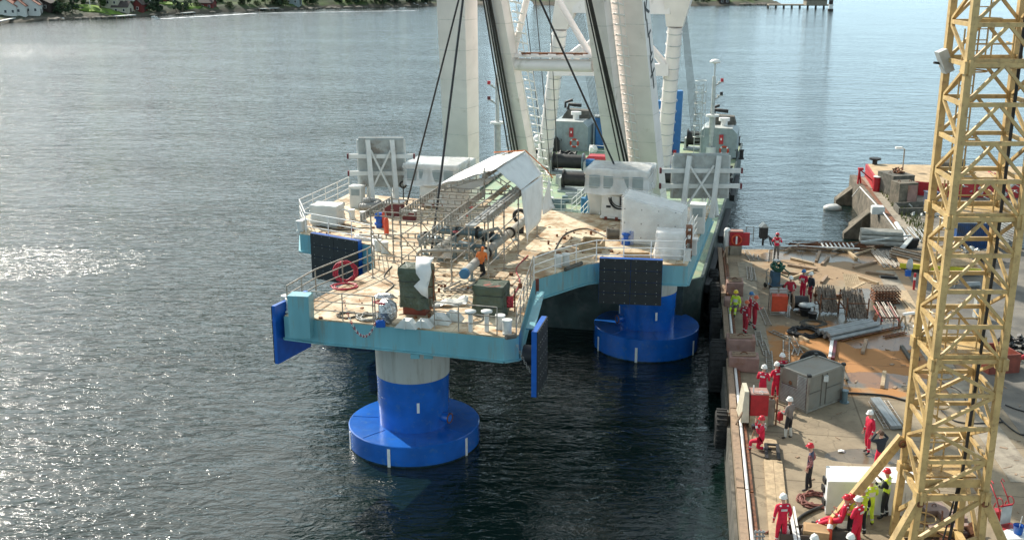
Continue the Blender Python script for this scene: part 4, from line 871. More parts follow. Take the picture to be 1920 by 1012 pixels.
# fender panels
def panel(c0, c1, zb, zt, m_face, side=1, th=.28, grid=True):
    """vertical fender panel between two ground points; face away from the platform"""
    c0, c1 = V(c0), V(c1); d = (c1-c0); d.z = 0; ln = d.length; d.normalize(); n = V((d.y, -d.x, 0))*side; mid = (c0+c1)/2; rz = atan2(d.y, d.x)
    mb = M(); mb.box(V((mid.x, mid.y, (zb+zt)/2))-n*th/2, (ln, th, zt-zb), rz); p = mb.build('fender_panel', blue2, pf)
    mb = M(); cols, rows = 2, 4; cw, ch_ = ln/cols, (zt-zb)/rows
    for i in range(cols):
        for j in range(rows):
            mb.box(c0+d*(cw*(i+.5))+n*.02+V((0, 0, zb+ch_*(j+.5)-c0.z)), (cw-.018, .05, ch_-.018), rz)
    f = mb.build('rubber_facing', blackp, p)
    mb = M()
    for i in range(6):
        for j in range(rows):
            for e in (.15, .85): q = c0+d*ln*((i+.5)/6)+n*.05; mb.box(V((q.x, q.y, zb+ch_*(j+e))), (.028, .02, .028), rz)
    mb.build('bolt_heads', lgrey, f)
    mb = M(); mb.tube([V((mid.x, mid.y, (zb+zt)/2))-n*th, V((mid.x, mid.y, (zb+zt)/2))-n*(th+.5)], .4, 14); mb.build('fender_cone', black, p)
panel(PD(1124, 484, 48.5), PD(1243, 487, 48.1), 4.65, 6.85, blackp)
panel(PD(582, 436, 54.0), PD(671, 447, 52.3), 4.3, 6.7, blackp)
panel(V((-9.55, 40.9, 0)), V((-8.6, 43.0, 0)), 4.5, 6.95, blue2, side=-1, th=.15)
panel(V((.92, 38.0, 0)), V((1.35, 39.9, 0)), 4.25, 6.85, blue2, side=1, th=.2)
# chain holding the right corner panel
mb = M(); a = V((.2, 38.3, 6.2)); b = V((.85, 38.2, 5.0))
for i in range(14): mb.ring(lerp(a, b, i/13)-V((0, 0, .12*sin(pi*i/13))), .045, .014, (1, 0, 0) if i % 2 else (0, 1, 0), 8, 4)
mb.build('chain', galv, pf)
# teal locker at the front left corner
q = D(566, 598); mb = M(); mb.box(q+V((0, -.05, .18)), (.86, .62, 1.75), R(-8)); mb.build('corner_locker', teal, pf, bev=.02)
for (px, py) in ((540, 585), (990, 610)): pass
def bollard(px, py, m_=offw):
    p = D(px, py); mb = M(); mb.box(p+V((0, 0, .03)), (.35, .35, .06)); mb.cyl(p, .17, DZ, DZ+.5, 14); mb.cyl(p, .2, DZ+.5, DZ+.56, 14); mb.build('bollard', m_, pf)
for px, py in ((938, 616), (951, 625), (545, 584), (537, 578), (660, 411), (681, 415), (563, 433), (571, 430), (1046, 500), (1061, 497), (1288, 488), (709, 470), (722, 474)): bollard(px, py)
for px in (883, 913):      # bent vent pipes on the front edge
    p = D(px, 617); mb = M(); a = p+V((0, -.25, 0)); mb.tube([a+V((0, 0, .75)), a+V((0, 0, -.15)), a+V((.05, -.02, -.3)), a+V((.2, .1, -.32))], .09, 10); mb.lathe(a+V((0, 0, .75)), [(.09, 0), (.22, .02), (.22, .08), (.01, .1)], 12); mb.build('vent_pipe', offw, pf)
for a, b in (((967, 634), (948, 637)), ((1090, 497), (1060, 509))):      # fairlead rollers
    mb = M(); mb.tube([D(*a)+V((0, 0, .1)), D(*b)+V((0, 0, .1))], .1, 8); mb.build('fairlead', concd, pf)
# railings
steelr = galv
rail(pf, [D(587, 596), D(700, 606), D(704, 607)], 1.1, steelr, name='railing')
rail(pf, [D(815, 616), D(860, 621), D(932, 628)], 1.1, steelr)
rail(pf, [D(968, 628), D(1000, 524)], 1.1, steelr)
rail(pf, [D(540, 585), D(593, 552), D(690, 510), D(702, 503)], 1.1, galv, .026)
rail(pf, [D(703, 502), D(697, 461), D(660, 452), D(574, 436), D(563, 409), D(655, 364)], 1.05, white)
rail(pf, [D(1001, 526), D(1041, 511), D(1080, 500), D(1118, 491), D(1220, 492), D(1282, 494), D(1300, 452), D(1334, 388)], 1.05, white)
rail(pf, [D(1283, 470), D(1305, 425), D(1322, 392)], 1.0, white)
# ramp-like toe gusset at the right front
mb = M(); mb.beam(D(985, 603)+V((.2, 0, -.3)), D(1001, 535)+V((.3, 0, -.3)), .35, .06); mb.build('side_flange', teal, pf)
mb = M(); a = D(1001, 523); mb.box(a+V((.12, .05, -.55)), (.22, .1, 1.1)); mb.build('red_joint_plate', redox, pf)
# white angled brackets on the fore deck, hatches
def gusset(px, py, s, rz, label):
    p = D(px, py); t = thing('angled_bracket', label, 'bracket', p, rz, 'grey angled brackets on the fore deck'); mb = M()
    mb.frame8([V((-s, -s*.5, 0)), V((s, -s*.5, 0)), V((s, s*.5, 0)), V((-s, s*.5, 0))], [V((-s*.35, -s*.5, s*.7)), V((s*.35, -s*.5, s*.7)), V((s*.35, s*.5, s*.7)), V((-s*.35, s*.5, s*.7))]); mb.build('block', offw, t, world=False)
    mb = M(); mb.box((0, -s*.55, s*.5), (.05, .08, s)); mb.build('rib', offw, t, world=False)
gusset(763, 613, .45, R(-15), 'grey angled bracket left of the green and white covered machine foot')
gusset(793, 612, .4, R(-15), 'grey angled bracket directly below the green and white cover')
gusset(822, 605, .5, R(-15), 'grey angled bracket right of the red machine foot')
gusset(848, 598, .45, R(-15), 'rightmost grey angled bracket near the bent vent pipes')
def frame_hatch(px, py, w, d, label, m_=white, h=.35, rz=R(-14)):
    p = D(px, py); t = thing('deck_hatch', label, 'hatch frame', p, rz); 
    for (x, y, a, b) in ((0, -d/2, w, .08), (0, d/2, w, .08), (-w/2, 0, .08, d), (w/2, 0, .08, d)):
        mb = M(); mb.box((x, y, h/2), (a+(.08 if a > b else -.16 if False else 0), b, h)); mb.build('coaming', m_, t, world=False)
    mb = M(); mb.box((0, 0, .03), (w-.1, d-.1, .04)); mb.build('cover', ply, t, world=False)
frame_hatch(1194, 481, 1.3, .5, 'pale yellow hatch frame behind the black fender panel', woodp, .15, 0)
frame_hatch(1110, 467, 1.0, 1.3, 'open plywood crate near the inner deck edge', woodp, .45)
frame_hatch(690, 448, 1.2, .7, 'low white hatch frame on the left rear deck', white, .15)
# ---------- wrapped and covered equipment ----------
wrap = mat('plastic_wrap', (.88, .88, .85), .2, var=.12, scale=2.5, bump=1.0, bscale=4, alpha=.6, aniso=(1, 1, .3))
wrap2 = mat('opaque_wrap', (.68, .67, .62), .3, var=.06, scale=1.2, bump=.9, bscale=3)
def cloth_box(c, w, d, h, rz, parent, name, m_, flare=.06, sag=.04, nu=7, nv=7, skirt=1.0, seed=1):
    """draped cover: top and four wrinkled sides as one cloth"""
    rnd = random.Random(seed); mb = M(); n = 8; per = []
    for s, (ax, ay, bx, by) in enumerate(((-1, -1, 1, -1), (1, -1, 1, 1), (1, 1, -1, 1), (-1, 1, -1, -1))):
        for i in range(n): u = i/n; per.append((ax+(bx-ax)*u, ay+(by-ay)*u))
    rot = Matrix.Rotation(rz, 3, 'Z'); rows = []
    K = 7; ph = [rnd.uniform(0, 6.3) for _ in range(4)]
    for k in range(K+1):
        f = k/K; row = []
        for i, (x, y) in enumerate(per):
            corner = abs(x*y); fold = (sin(i*1.9+ph[0]+f*2)*.5+sin(i*3.7+ph[1])*.5)*flare*f*(.4+f); out = 1+flare*f*.5-.10*sin(pi*f)*(.5+.5*sin(i*1.3+ph[3]))+.05*(k == 1)
            row.append(V(c)+rot @ V((x*w/2*out+(fold if abs(y) > .99 else 0)*0+x*fold*.8, y*d/2*out+y*fold*.8, h*(1-f*skirt)+rnd.uniform(-.02, .02)+(.05*sin(i*.9+ph[2]) if k == K else 0))))
        rows.append(row)
    m = len(per); vs = [q for r_ in rows for q in r_]; fs = [[k*m+i, (k+1)*m+i, (k+1)*m+(i+1) % m, k*m+(i+1) % m] for k in range(K) for i in range(m)]
    mb.add(vs, fs, True)
    sp_ = M()
    for fz in (.33, .72):
        ring = [V(c)+rot @ V((x*w/2*1.015, y*d/2*1.015, h*(1-fz*skirt))) for x, y in per]
        sp_.tube(ring+[ring[0]], .012, 4)
    # top
    g = []
    for j in range(6):
        for i in range(6):
            x, y = -1+2*i/5, -1+2*j/5; g.append(V(c)+rot @ V((x*w/2, y*d/2, h+(rnd.uniform(-sag*2, sag*1.2) if 0 < i < 5 and 0 < j < 5 else rnd.uniform(-sag, 0)))))
    mb.add(g, [[j*6+i, j*6+i+1, (j+1)*6+i+1, (j+1)*6+i] for j in range(5) for i in range(5)], True)
    o = mb.build(name, m_, parent); sp_.build('lashing', rope if 'cover' in name and m_ is tarpg else offw, o); return o
AX = R(-14.5)
# two big wrapped deck units on pedestals
def crane_unit(px, py, label, w, h0=1.2, hh=1.5, cable=False, d=2.6):
    p = D(px, py); t = thing('wrapped_deck_unit', label, 'wrapped machine', p, AX); rot = Matrix.Rotation(AX, 3, 'Z')
    mb = M(); mb.box((0, 0, .14), (w*.55, 1.5, .12)); mb.box((0, -.05, h0*.5+.2), (w*.5, 1.4, h0)); mb.build('pedestal', white, t, world=False, bev=.03)
    for k in range(3): mb = M(); mb.box((-.6+k*.6, -.75, .1), (.15, .1, .18)); mb.build('foot', redox, t, world=False)
    mb = M(); mb.box((0, .1, h0+.2+hh/2), (w*.94, d*.9, hh*.95)); mb.build('machine_body', lgrey, t, world=False, bev=.05)
    for k in range(4): mb = M(); mb.box((-w*.35+k*w*.23, -d*.45-.0, h0+.2+hh*.5), (w*.17, .05, hh*.5)); mb.build('side_panel', dgrey, t, world=False)
    a = M(); a.box((w*.30, d*.55+.5, h0+.2+hh*.4), (w*.42, 1.2, hh*1.0)); a.build('side_cabin', offw, t, world=False, bev=.1)
    a = M(); a.ring((w*.37, d*.55-.13, h0+.3+hh*.55), .22, .045, (0, 1, 0), 16, 6); a.build('hoop_handle', black, t, world=False)
    if cable:
        a = M(); a.box((-.45, -.8, h0*.62+.2), (.55, .06, h0*.7)); a.build('control_door', white, t, world=False); a = M(); a.box((-.45, -.84, h0*.6), (.25, .03, .12)); a.build('switch_slot', black, t, world=False)
        a = M(); a.box((.35, -.78, h0*.7+.2), (.4, .08, .5)); a.build('dark_recess', black, t, world=False)
        a = M()
        for k, r_ in enumerate((.55, .62, .5)): a.ring((.2, -.86-k*.04, h0*1.0-.05+k*.04), r_, .03, (0, 1, 0), 18, 5, a0=pi, a1=2*pi)
        a.build('cable_loop', black, t, world=False)
    c = p+V((0, 0, h0+.25)); cloth_box(c+rot @ V((0, .1, 0)), w, d, hh, AX, t, 'plastic_wrap', wrap, .09, .05, seed=int(px))
    # belly of the wrap gathered under the machine
    mb = M(); mb.lathe((0, .1, h0+.25), [(.5, -.35), (w*.36, -.2), (w*.5, .08)], 14); mb.v = [V((q.x, (q.y-.1)*.62*d/w*1.6+.1, q.z)) for q in mb.v]; mb.build('gathered_wrap', wrap2, t, world=False)
    return t
crane_unit(820, 384, 'plastic wrapped machine on pedestal left of the big left crane leg', 3.2, 1.1, 1.25)
cu = crane_unit(1160, 408, 'plastic wrapped machine with black cable loops below it, in front of the right crane leg', 3.4, 1.3, 1.35, True)
p = D(1113, 402); mb = M(); mb.sheet(bil(p+V((-.25, 0, 0)), p+V((.5, -.2, 0)), p+V((.7, -.1, 1.7)), p+V((-.4, .1, 1.9)), 5, 6, lambda u, v: (.05*sin(v*7+u*3), .08*sin(u*6+v*4), 0)), .01); solo(mb, 'hanging_wrap', wrap2, 'torn wrap hanging down left of the cable loops', 'plastic sheet')
# slanted wrapped cabinet
p = D(1226, 455); t = thing('wrapped_cabinet', 'large slant topped cabinet in translucent plastic on the right deck', 'wrapped machine', p, R(-20)); w, d = 3.0, 1.5
mb = M(); mb.add([(-w/2, -d/2, .05), (w/2, -d/2, .05), (w/2, d/2, .05), (-w/2, d/2, .05), (-w/2, -d/2, 2.35), (w/2, -d/2, 1.75), (w/2, d/2, 1.9), (-w/2, d/2, 2.5)], [[3, 2, 1, 0], [0, 1, 5, 4], [1, 2, 6, 5], [2, 3, 7, 6], [3, 0, 4, 7], [4, 5, 6, 7]]); mb.build('cabinet', white, t, world=False, bev=.03)
mb = M()
for i in range(4):
    for j in range(3): mb.ball((-w/2+.15+i*.85, -d/2-.02, .4+j*.7-.0*i), .035, 8)
mb.build('bolt_heads', black, t, world=False)
mb = M(); mb.sheet(bil(V((-w/2-.05, -d/2-.1, 0)), V((w/2+.25, -d/2-.25, 0)), V((w/2+.05, -d/2-.04, 1.85)), V((-w/2-.04, -d/2-.04, 2.42)), 10, 8, lambda u, v: (0, -.05*sin(u*17+v*5)*(1-v)-.03*sin(v*9), 0)), .006)
mb.sheet(bil(V((-w/2-.04, -d/2-.04, 2.42)), V((w/2+.05, -d/2-.04, 1.83)), V((w/2+.05, d/2+.05, 1.98)), V((-w/2-.05, d/2+.05, 2.6)), 8, 5, lambda u, v: (0, 0, .04*sin(u*11+v*4))), .006)
mb.sheet(bil(V((w/2+.25, -d/2-.25, 0)), V((w/2+.6, d/2, .1)), V((w/2+.06, d/2+.05, 1.98)), V((w/2+.05, -d/2-.04, 1.85)), 6, 6, lambda u, v: (.08*sin(u*8+v*6)*(1-v), 0, 0)), .006)
mb.build('plastic_wrap', mat('thin_plastic_wrap', (.85, .85, .82), .2, var=.15, scale=2.5, bump=1.0, bscale=4, alpha=.22), t, world=False)
# small wrapped rack
p = D(1256, 481); t = thing('wrapped_rack', 'small wrapped box with dark rack beside it by the right railing', 'wrapped machine', p, R(-8)); mb = M(); mb.box((0, 0, .7), (1.2, .9, 1.1)); mb.build('box', white, t, world=False, bev=.03)
cloth_box(p, 1.35, 1.05, 1.3, R(-8), t, 'plastic_wrap', wrap, .14, .03, seed=8)
for sx in (.75, .98):
    for sy in (-.3, .3): mb = M(); mb.beam((sx, sy, 0), (sx, sy, 1.5), .06); mb.build('rack_post', rust, t, world=False)
mb = M(); [mb.box((.86, 0, z), (.3, .7, .04)) for z in (.4, .8, 1.2, 1.5)]; mb.build('rack_shelf', rust, t, world=False)
def cabinet(px, py, w, d, h, label, m_=offw, rz=R(-14), vent=True):
    p = D(px, py); t = thing('deck_cabinet', label, 'cabinet', p, rz); mb = M(); mb.box((0, 0, h/2), (w, d, h)); mb.build('casing', m_, t, world=False, bev=.015)
    mb = M(); mb.box((0, 0, h+.03), (w+.08, d+.08, .06)); mb.build('lid', white, t, world=False)
    if vent: mb = M(); mb.box((0, -d/2-.015, h*.76), (w*.68, .03, h*.3)); mb.build('vent_panel', dgrey, t, world=False)
    return t
cabinet(671, 388, .72, .6, 1.2, 'grey white cabinet with vent panel at the left rear railing')
cabinet(1307, 436, .75, .65, 1.5, 'grey white cabinet with vent panel behind the right railing')
cabinet(1297, 477, .45, .4, .75, 'small grey box post at the right front railing', vent=False)
cabinet(739, 404, 1.0, .8, .75, 'dark red deck box with white lid on the left rear deck', maroon, vent=False)
cabinet(768, 412, .7, .4, .45, 'second lower dark red box right of the white lidded one', maroon, vent=False)
# wrapped white machine left lobe
p = D(615, 421); t = thing('wrapped_winch', 'white wrapped machine at the left corner of the platform', 'wrapped machine', p, R(-14)); mb = M(); mb.box((0, 0, .45), (1.4, 1.0, .9)); mb.build('machine_body', offw, t, world=False)
cloth_box(p, 1.55, 1.15, 1.15, R(-14), t, 'cover', wrap2, .12, .03, skirt=.85, seed=5)
mb = M(); mb.ring((.95, 0, .45), .42, .05, (0, 1, 0), 14, 6, 0, pi); mb.build('roll_hoop', white, t, world=False)
# flexible duct heap
mb = M(); c = D(697, 398); pts = []
for i in range(34): a = i*.33; r_ = .62-.012*i; pts.append(c+V((r_*cos(a)*1.1, r_*.8*sin(a), .2+.016*i)))
mb.tube(pts, .2, 10)
for i in range(33): q = pts[i]; mb.ring(q, .205, .02, tuple((pts[i+1]-pts[i]).normalized()), 10, 4)
solo(mb, 'flexible_duct', cloth_or, 'coiled grey flexible duct heap in front of the left cabinet', 'duct')
mb = M(); c = D(697, 396); mb.lathe(c+V((0, .2, .3)), [(.35, 0), (.25, .3), (.05, .42)], 10); solo(mb, 'grey_sack', cloth_or, 'grey sack lying on top of the coiled duct', 'sack')
p = D(712, 426); mb = M(); mb.cyl(p, .2, DZ, DZ+.55, 12); mb.cyl(p, .28, DZ+.15, DZ+.25, 12); mb.box(p+V((0, 0, .65)), (.45, .3, .3)); mb.cyl(p, .28, DZ+.5, DZ+.56, 12); solo(mb, 'blue_pump', blue2, 'dark blue pump on the left rear deck beside the red cylinders', 'pump')
for k, (px, py) in enumerate(((725, 440), (721, 427))):
    p = D(px, py); t = thing('gas_cylinder', ['front red gas cylinder beside the blue pump', 'rear red gas cylinder half behind the front one'][k], 'gas cylinder', p, 0, 'red gas cylinders'); mb = M(); mb.lathe(p, [(.13, 0), (.13, .75), (.09, .88), (.04, .92)], 12); mb.build('bottle', orgred, t); mb = M(); mb.cyl(p, .04, DZ+.9, DZ+1.02, 8); mb.build('valve', galv, t)
p = D(1174, 458); mb = M(); mb.cyl(p, .24, DZ, DZ+.28, 14); mb.cyl(p, .16, DZ+.28, DZ+.6, 14); mb.cyl(p, .24, DZ+.5, DZ+.56, 14); mb.box(p+V((.25, -.05, .35)), (.2, .15, .7)); solo(mb, 'blue_pump', blue2, 'bright blue pump between the motor and the slanted wrapped cabinet', 'pump')
p = D(1150, 446); mb = M(); mb.tube([p+V((-.25, 0, .25)), p+V((.3, 0, .25))], .24, 12); mb.tube([p+V((-.35, 0, .25)), p+V((-.25, 0, .25))], .3, 12); mb.box(p+V((0, 0, .05)), (.5, .4, .1)); solo(mb, 'electric_motor', concd, 'dark electric motor lying left of the bright blue pump', 'motor')
# upright landing panels at the rear corners
def landing(px, py, topy, label, wpx, s):
    b = D(px, py); Y = b.y; T_ = PD(px, topy, Y); h = T_.z-DZ; w = wpx/FPX*(Y*.962+13); rz = R(-6*0)
    t = thing('landing_panel', label, 'landing frame', b)
    mb = M(); z0 = DZ+h*.28
    mb.box(V((b.x, Y, (z0+T_.z)/2)), (w, .14, T_.z-z0)); mb.tube([V((b.x-w/2, Y+.1, T_.z)), V((b.x+w/2, Y+.1, T_.z))], .13, 10); mb.build('panel', mat('panel_grey', (.34, .36, .34), .55, dirt=(.2, .17, .14)), t)
    for e in (-1, 1):
        mb = M(); mb.tube([V((b.x+e*w/2, Y+.05, z0)), V((b.x+e*w/2, Y+.05, T_.z))], .12, 8); mb.build('edge_tube', lgrey, t)
        mb = M(); mb.beam(V((b.x+e*w*.27+.25*s, Y-.9, DZ)), V((b.x+e*w*.27-.1*s+.05, Y-.12, T_.z)), .24, .24); mb.build('raker', offw, t)
    for zf in (.30, .66):
        z = z0+(T_.z-z0)*zf; mb = M(); mb.beam(V((b.x-w*.72, Y-.13, z)), V((b.x+w*.72, Y-.13, z)), .16, .24); o = mb.build('cross_beam', offw, t)
        for e in (-1, 1): mb = M(); mb.box(V((b.x+e*w*.74, Y-.13, z)), (.1, .2, .3)); mb.build('end_cap', maroon, o)
    z1 = T_.z-h*.15
    for e in (-1, 1):
        mb = M(); mb.beam(V((b.x-e*w*.24, Y-.6, DZ+h*.22)), V((b.x+e*w*.22, Y-.25, z1)), .1, .1); mb.build('diagonal_brace', offw, t)
        mb = M(); mb.tube([V((b.x+e*w*.3, Y-.5, DZ)), V((b.x+e*w*.28, Y+.1, DZ+h*.3)), V((b.x+e*w*.4, Y+.1, z0+.1))], .16, 8); mb.build('curved_foot', offw, t)
    return t
landing(718, 384, 262, 'upright grey landing panel with crossed braces at the left rear corner', 72, 1)
landing(1310, 402, 292, 'upright grey landing panel with crossed braces at the right rear corner', 88, -1)
# ---------- scaffold tent ----------
sc = thing('scaffold', 'long silver scaffold of lattice beams over the pipework', 'scaffold', (-2.2, 48, DZ))
R0, Lf = V((.30, 50.2, 0)), V((-3.55, 51.2, 0))
def G(i, j, z=0):   # i bays toward the camera from the tent, j across (0 right .. 1 left)
    return lerp(R0, Lf, j)-U*2.65*i+V((0, 0, z))
TOPZ = 9.65
stds = [(0, 0), (1, 0), (2, 0), (0, .42), (1, .42), (2, .42), (0, 1), (1, 1), (2, 1), (1, 1.35), (2, 1.35), (-1.5, 0), (-1.5, 1)]
for i, j in stds:
    a = G(i, j, DZ); tz = TOPZ+(.9 if j == .42 and i <= 0 else 0)+.15; mb = M(); mb.tube([a, V((a.x, a.y, tz))], .032, 6)
    k = DZ+.5
    while k < tz: mb.cyl(a, .06, k, k+.04, 8); k += .5
    mb.box(a+V((0, 0, .02)), (.18, .18, .03)); mb.build('standard', galv, sc)
def lattice(a, b, h=.3, m_=galv, parent=sc, name='lattice_beam', r=.026):
    a, b = V(a), V(b); mb = M(); mb.tube([a, b], r, 5); mb.tube([a-V((0, 0, h)), b-V((0, 0, h))], r, 5); n = max(2, int((b-a).length/.32))
    for i in range(n+1): q = lerp(a, b, i/n); mb.beam(q, q-V((0, 0, h)), .09, .03, up=(b-a).normalized())
    return mb.build(name, m_, parent)
for j in (0, .42, 1):
    for i in (0, 1): lattice(G(i, j, TOPZ), G(i+1, j, TOPZ))
lattice(G(2, .42, TOPZ-.0), G(3.2, .5, TOPZ-.4)); lattice(G(1, 1.35, TOPZ), G(2.4, 1.35, TOPZ)); lattice(G(-1.5, 0, TOPZ), G(0, 0, TOPZ)); lattice(G(-1.5, 1, TOPZ), G(0, 1, TOPZ)); lattice(G(-1.5, .42, TOPZ+.8), G(0, .42, TOPZ+.8))
for i in (0, 1, 2):
    for z in (TOPZ, TOPZ-1.0, TOPZ-2.0):
        if i or z == TOPZ or True: lattice(G(i, 1, z), G(i, 0 if z > TOPZ-.5 else .42, z), .2)
for i in (0.5, 1.5): lattice(G(i, 1, TOPZ-.02), G(i, .42, TOPZ-.02), .2)
for z in (TOPZ-.1, TOPZ-1.1, TOPZ-2.1): lattice(G(2, 1.35, z), G(2, 1, z), .2); lattice(G(1, 1.35, z), G(1, 1, z), .2)
for i, j, k in ((0, 1, 1), (1, 1, 1), (0, 0, 1), (1, 0, 1), (0, .42, 1), (1, .42, 1)):
    for z in (TOPZ-1.1, TOPZ-2.2): mb = M(); mb.tube([G(i, j, z), G(i+1, j, z)], .026, 6); mb.build('ledger', galv, sc)
for i, j in ((0, 0), (1, 1), (1, 1.35), (0, 1)):
    mb = M(); mb.tube([G(i, j, DZ+.3), G(i+1, j, TOPZ-1.1)], .024, 6); mb.build('diagonal_tube', galv, sc)
for (a, b, c) in ((0, .14, galv), (0, .3, woodp)):
    mb = M(); mb.beam(G(-1, b, TOPZ-.3 if a == 0 else TOPZ), G(2.3 if c is galv else .9, b, TOPZ-.3), .42 if c is galv else .3, .05); mb.build('walk_board', steelp if c is galv else woodp, sc)
for j in (.04, .24): mb = M(); mb.tube([G(-1, j, TOPZ+.02), G(2.5, j, TOPZ+.02)], .03, 6); mb.build('guard_tube', galv, sc)
for s in (0, 1, 2, 3, 4): mb = M(); mb.beam(G(s*.55-.3, .0, TOPZ-.34), G(s*.55-.3, .42, TOPZ-.34), .05); mb.build('transom', galv, sc)
# gable rafters
rf0, rf1 = G(0, .36, 10.55), G(-1.5, .36, 10.85)
for i, apex in ((0, rf0), (-1.5, rf1)):
    for j in (0, 1): lattice(G(i, j, TOPZ), apex, .22)
# tarpaulins
def tarp(p00, p10, p11, p01, label, m_=tarpw, amp=.05, nu=12, nv=8, f=None, name='tarpaulin'):
    rnd = random.random()*6
    ff = f or (lambda u, v: (amp*.4*sin(v*9+rnd), amp*sin(u*7+v*3+rnd), amp*sin(u*9+rnd)*sin(v*5+1)-.08*sin(pi*u)*sin(pi*v)))
    mb = M(); mb.sheet(bil(p00, p10, p11, p01, nu, nv, ff), .008); return solo(mb, name, m_, label, 'tarpaulin')
eR0 = PD(977, 357, 50.2); eR1 = PD(1017, 329, 53.9); rA = PD(931, 321, 50.4); rB = PD(985, 285, 54.2); eL0 = PD(823, 350, 51.2); eL1 = PD(922, 296, 55.0)
U1 = V((0, 0, .05))
tarp(rA+U1, eR0+U1, eR1+U1, rB+U1, 'white tarpaulin roof slope on the right of the tent ridge', f=lambda u, v: (0, .02*sin(u*9+v*4), .03*sin(u*11+v*5)))
tarp(eL0+U1*2, rA+U1*2, rB+U1*2, eL1+U1*2, 'white tarpaulin roof slope on the left of the tent ridge', f=lambda u, v: (0, .03*sin(u*9+v*4), .035*sin(u*13+v*5)-.03*sin(pi*u)))
tarp(eR0, eR1, PD(1017, 400, 53.6), PD(985, 457, 50.6), 'white tarpaulin hanging as the right side wall of the tent', nu=8, nv=12, f=lambda u, v: (.10*sin(u*8+v*2)*v, .12*sin(u*6+1)*v, 0))
tarp(PD(1026, 322, 54.0), PD(1021, 318, 56), PD(1042, 390, 55.3), PD(1019, 402, 53.8), 'loose white flap hanging behind the right side wall of the tent', nu=5, nv=8, f=lambda u, v: (.1*sin(v*6), .1*sin(u*5+v*4), 0))
tarp(PD(824, 356, 51.3), PD(884, 336, 53.0), PD(874, 425, 52.6), PD(836, 425, 51.2), 'white tarpaulin hanging inside the left side of the scaffold', nu=8, nv=8, f=lambda u, v: (.1*sin(u*9+v*3)*v, .12*sin(u*7)*v, 0))
tarp(PD(838, 345, 51.6), PD(930, 330, 51.9), PD(915, 345, 51.8), PD(860, 362, 51.5), 'bunched white tarpaulin drooping under the ridge at the tent mouth', nu=8, nv=4, name='tarpaulin')
mb = M(); mb.tube([rB+V((-1.6, .2, -.05)), rB+V((0, .1, .06))], .03, 5); mb.tube([rB+V((0, .1, .06)), eR1+V((.2, .2, .25)), eR1+V((.55, .3, -.2))], .03, 5); solo(mb, 'orange_strap', mat('orange_webbing', (.7, .2, .06), .6), 'orange lashing strap over the back of the tent ridge', 'strap')
# ---------- pipework ----------
def pipe(pts, r, m_, label, flanges=(), name='pipe', cap=None, supports=()):
    t = thing(name, label, 'pipe', V((pts[0][0], pts[0][1], DZ))); mb = M(); mb.tube(pts, r, 14); mb.build('barrel', m_, t)
    for (i, u) in flanges:
        q = lerp(pts[i], pts[i+1], u); d = (V(pts[i+1])-V(pts[i])).normalized(); mb = M(); mb.tube([q-d*.05, q+d*.05], r*1.45, 16); mb.build('flange', black if r > .18 else m_, t)
    if cap: d = (V(pts[0])-V(pts[1])).normalized(); mb = M(); mb.tube([V(pts[0])-d*.02, V(pts[0])+d*.16], r*1.15, 18); mb.build('cap', cap, t)
    for u in supports:
        q = lerp(pts[0], pts[-1], u); mb = M(); mb.box(V((q.x, q.y, DZ+(q.z-DZ)/2)), (.12, .25, q.z-DZ)); mb.box(V((q.x, q.y, DZ+.03)), (.3, .3, .05)); mb.build('support', dgrey, t)
    return t
def H(px, py, z): return P(px, py, z)
pipe([H(872, 512, DZ+.6), H(915, 470, DZ+.6), H(1000, 400, DZ+.6)], .2, pipel, 'long grey pipe with blue end cap running back under the scaffold', ((0, .9), (1, .45)), cap=capb, supports=(.08, .4, .7))
pipe([H(788, 445, DZ+.8), H(823, 452, DZ+.8)], .24, pipeg, 'short blue grey pressure vessel at the left of the pipework', ((0, .25),), supports=(.25, .8))
pipe([H(812, 430, DZ+1.0), H(905, 436, DZ+1.0)], .2, pipeg, 'long blue grey pipe crossing behind the short vessel', ((0, .5), (0, .9)), supports=(.2, .8))
pipe([H(818, 472, DZ+.55), H(852, 448, DZ+.55), H(880, 425, DZ+.55)], .26, pipel, 'thick grey pipe slanting away between the vessels', supports=(.1, .9))
pipe([H(893, 441, DZ+.8), H(935, 446, DZ+.8)], .19, pipeg, 'blue grey valve body right of the long crossing pipe', ((0, .4), (0, .7)), supports=(.3,))
pipe([H(845, 460, DZ+.6), H(910, 462, DZ+.6)], .1, pipeg, 'thin blue grey pipe in front of the valve body', ((0, .3), (0, .6)), supports=(.1, .9))
pipe([H(862, 458, DZ+.65), H(888, 462, DZ+.65)], .19, pipeg, 'middle blue grey spool on the thin pipe', supports=(.5,))
pipe([H(783, 492, DZ), H(783, 475, DZ+.35), H(790, 470, DZ+.65), H(818, 470, DZ+.65), H(885, 471, DZ+.65), H(889, 482, DZ+.3)], .08, pipel, 'bent thin grey pipe loop across the front of the pipework')
pipe([H(905, 435, DZ+1.2), H(933, 428, DZ+1.2), H(940, 436, DZ+.9), H(940, 452, DZ+.3)], .08, pipel, 'thin grey elbow pipe dropping beside the long capped pipe')
for k, (px, py) in enumerate(((842, 435), (882, 428), (925, 447), (855, 478), (873, 445))):
    p = H(px, py, DZ); t = thing('gate_valve', ['rear left', 'rear middle', 'rightmost', 'frontmost', 'central'][k]+' small red handwheel valve in the pipework', 'valve', p, 0, 'handwheel valves in the pipework'); mb = M(); mb.tube([p, p+V((0, 0, 1.15))], .04, 6); mb.build('stem', pipeg, t); mb = M(); mb.ring(p+V((0, 0, 1.15)), .14, .025, (0, 0, 1), 12, 5); mb.build('wheel', redp, t)
cab = M(); pz = H(938, 403, DZ); 
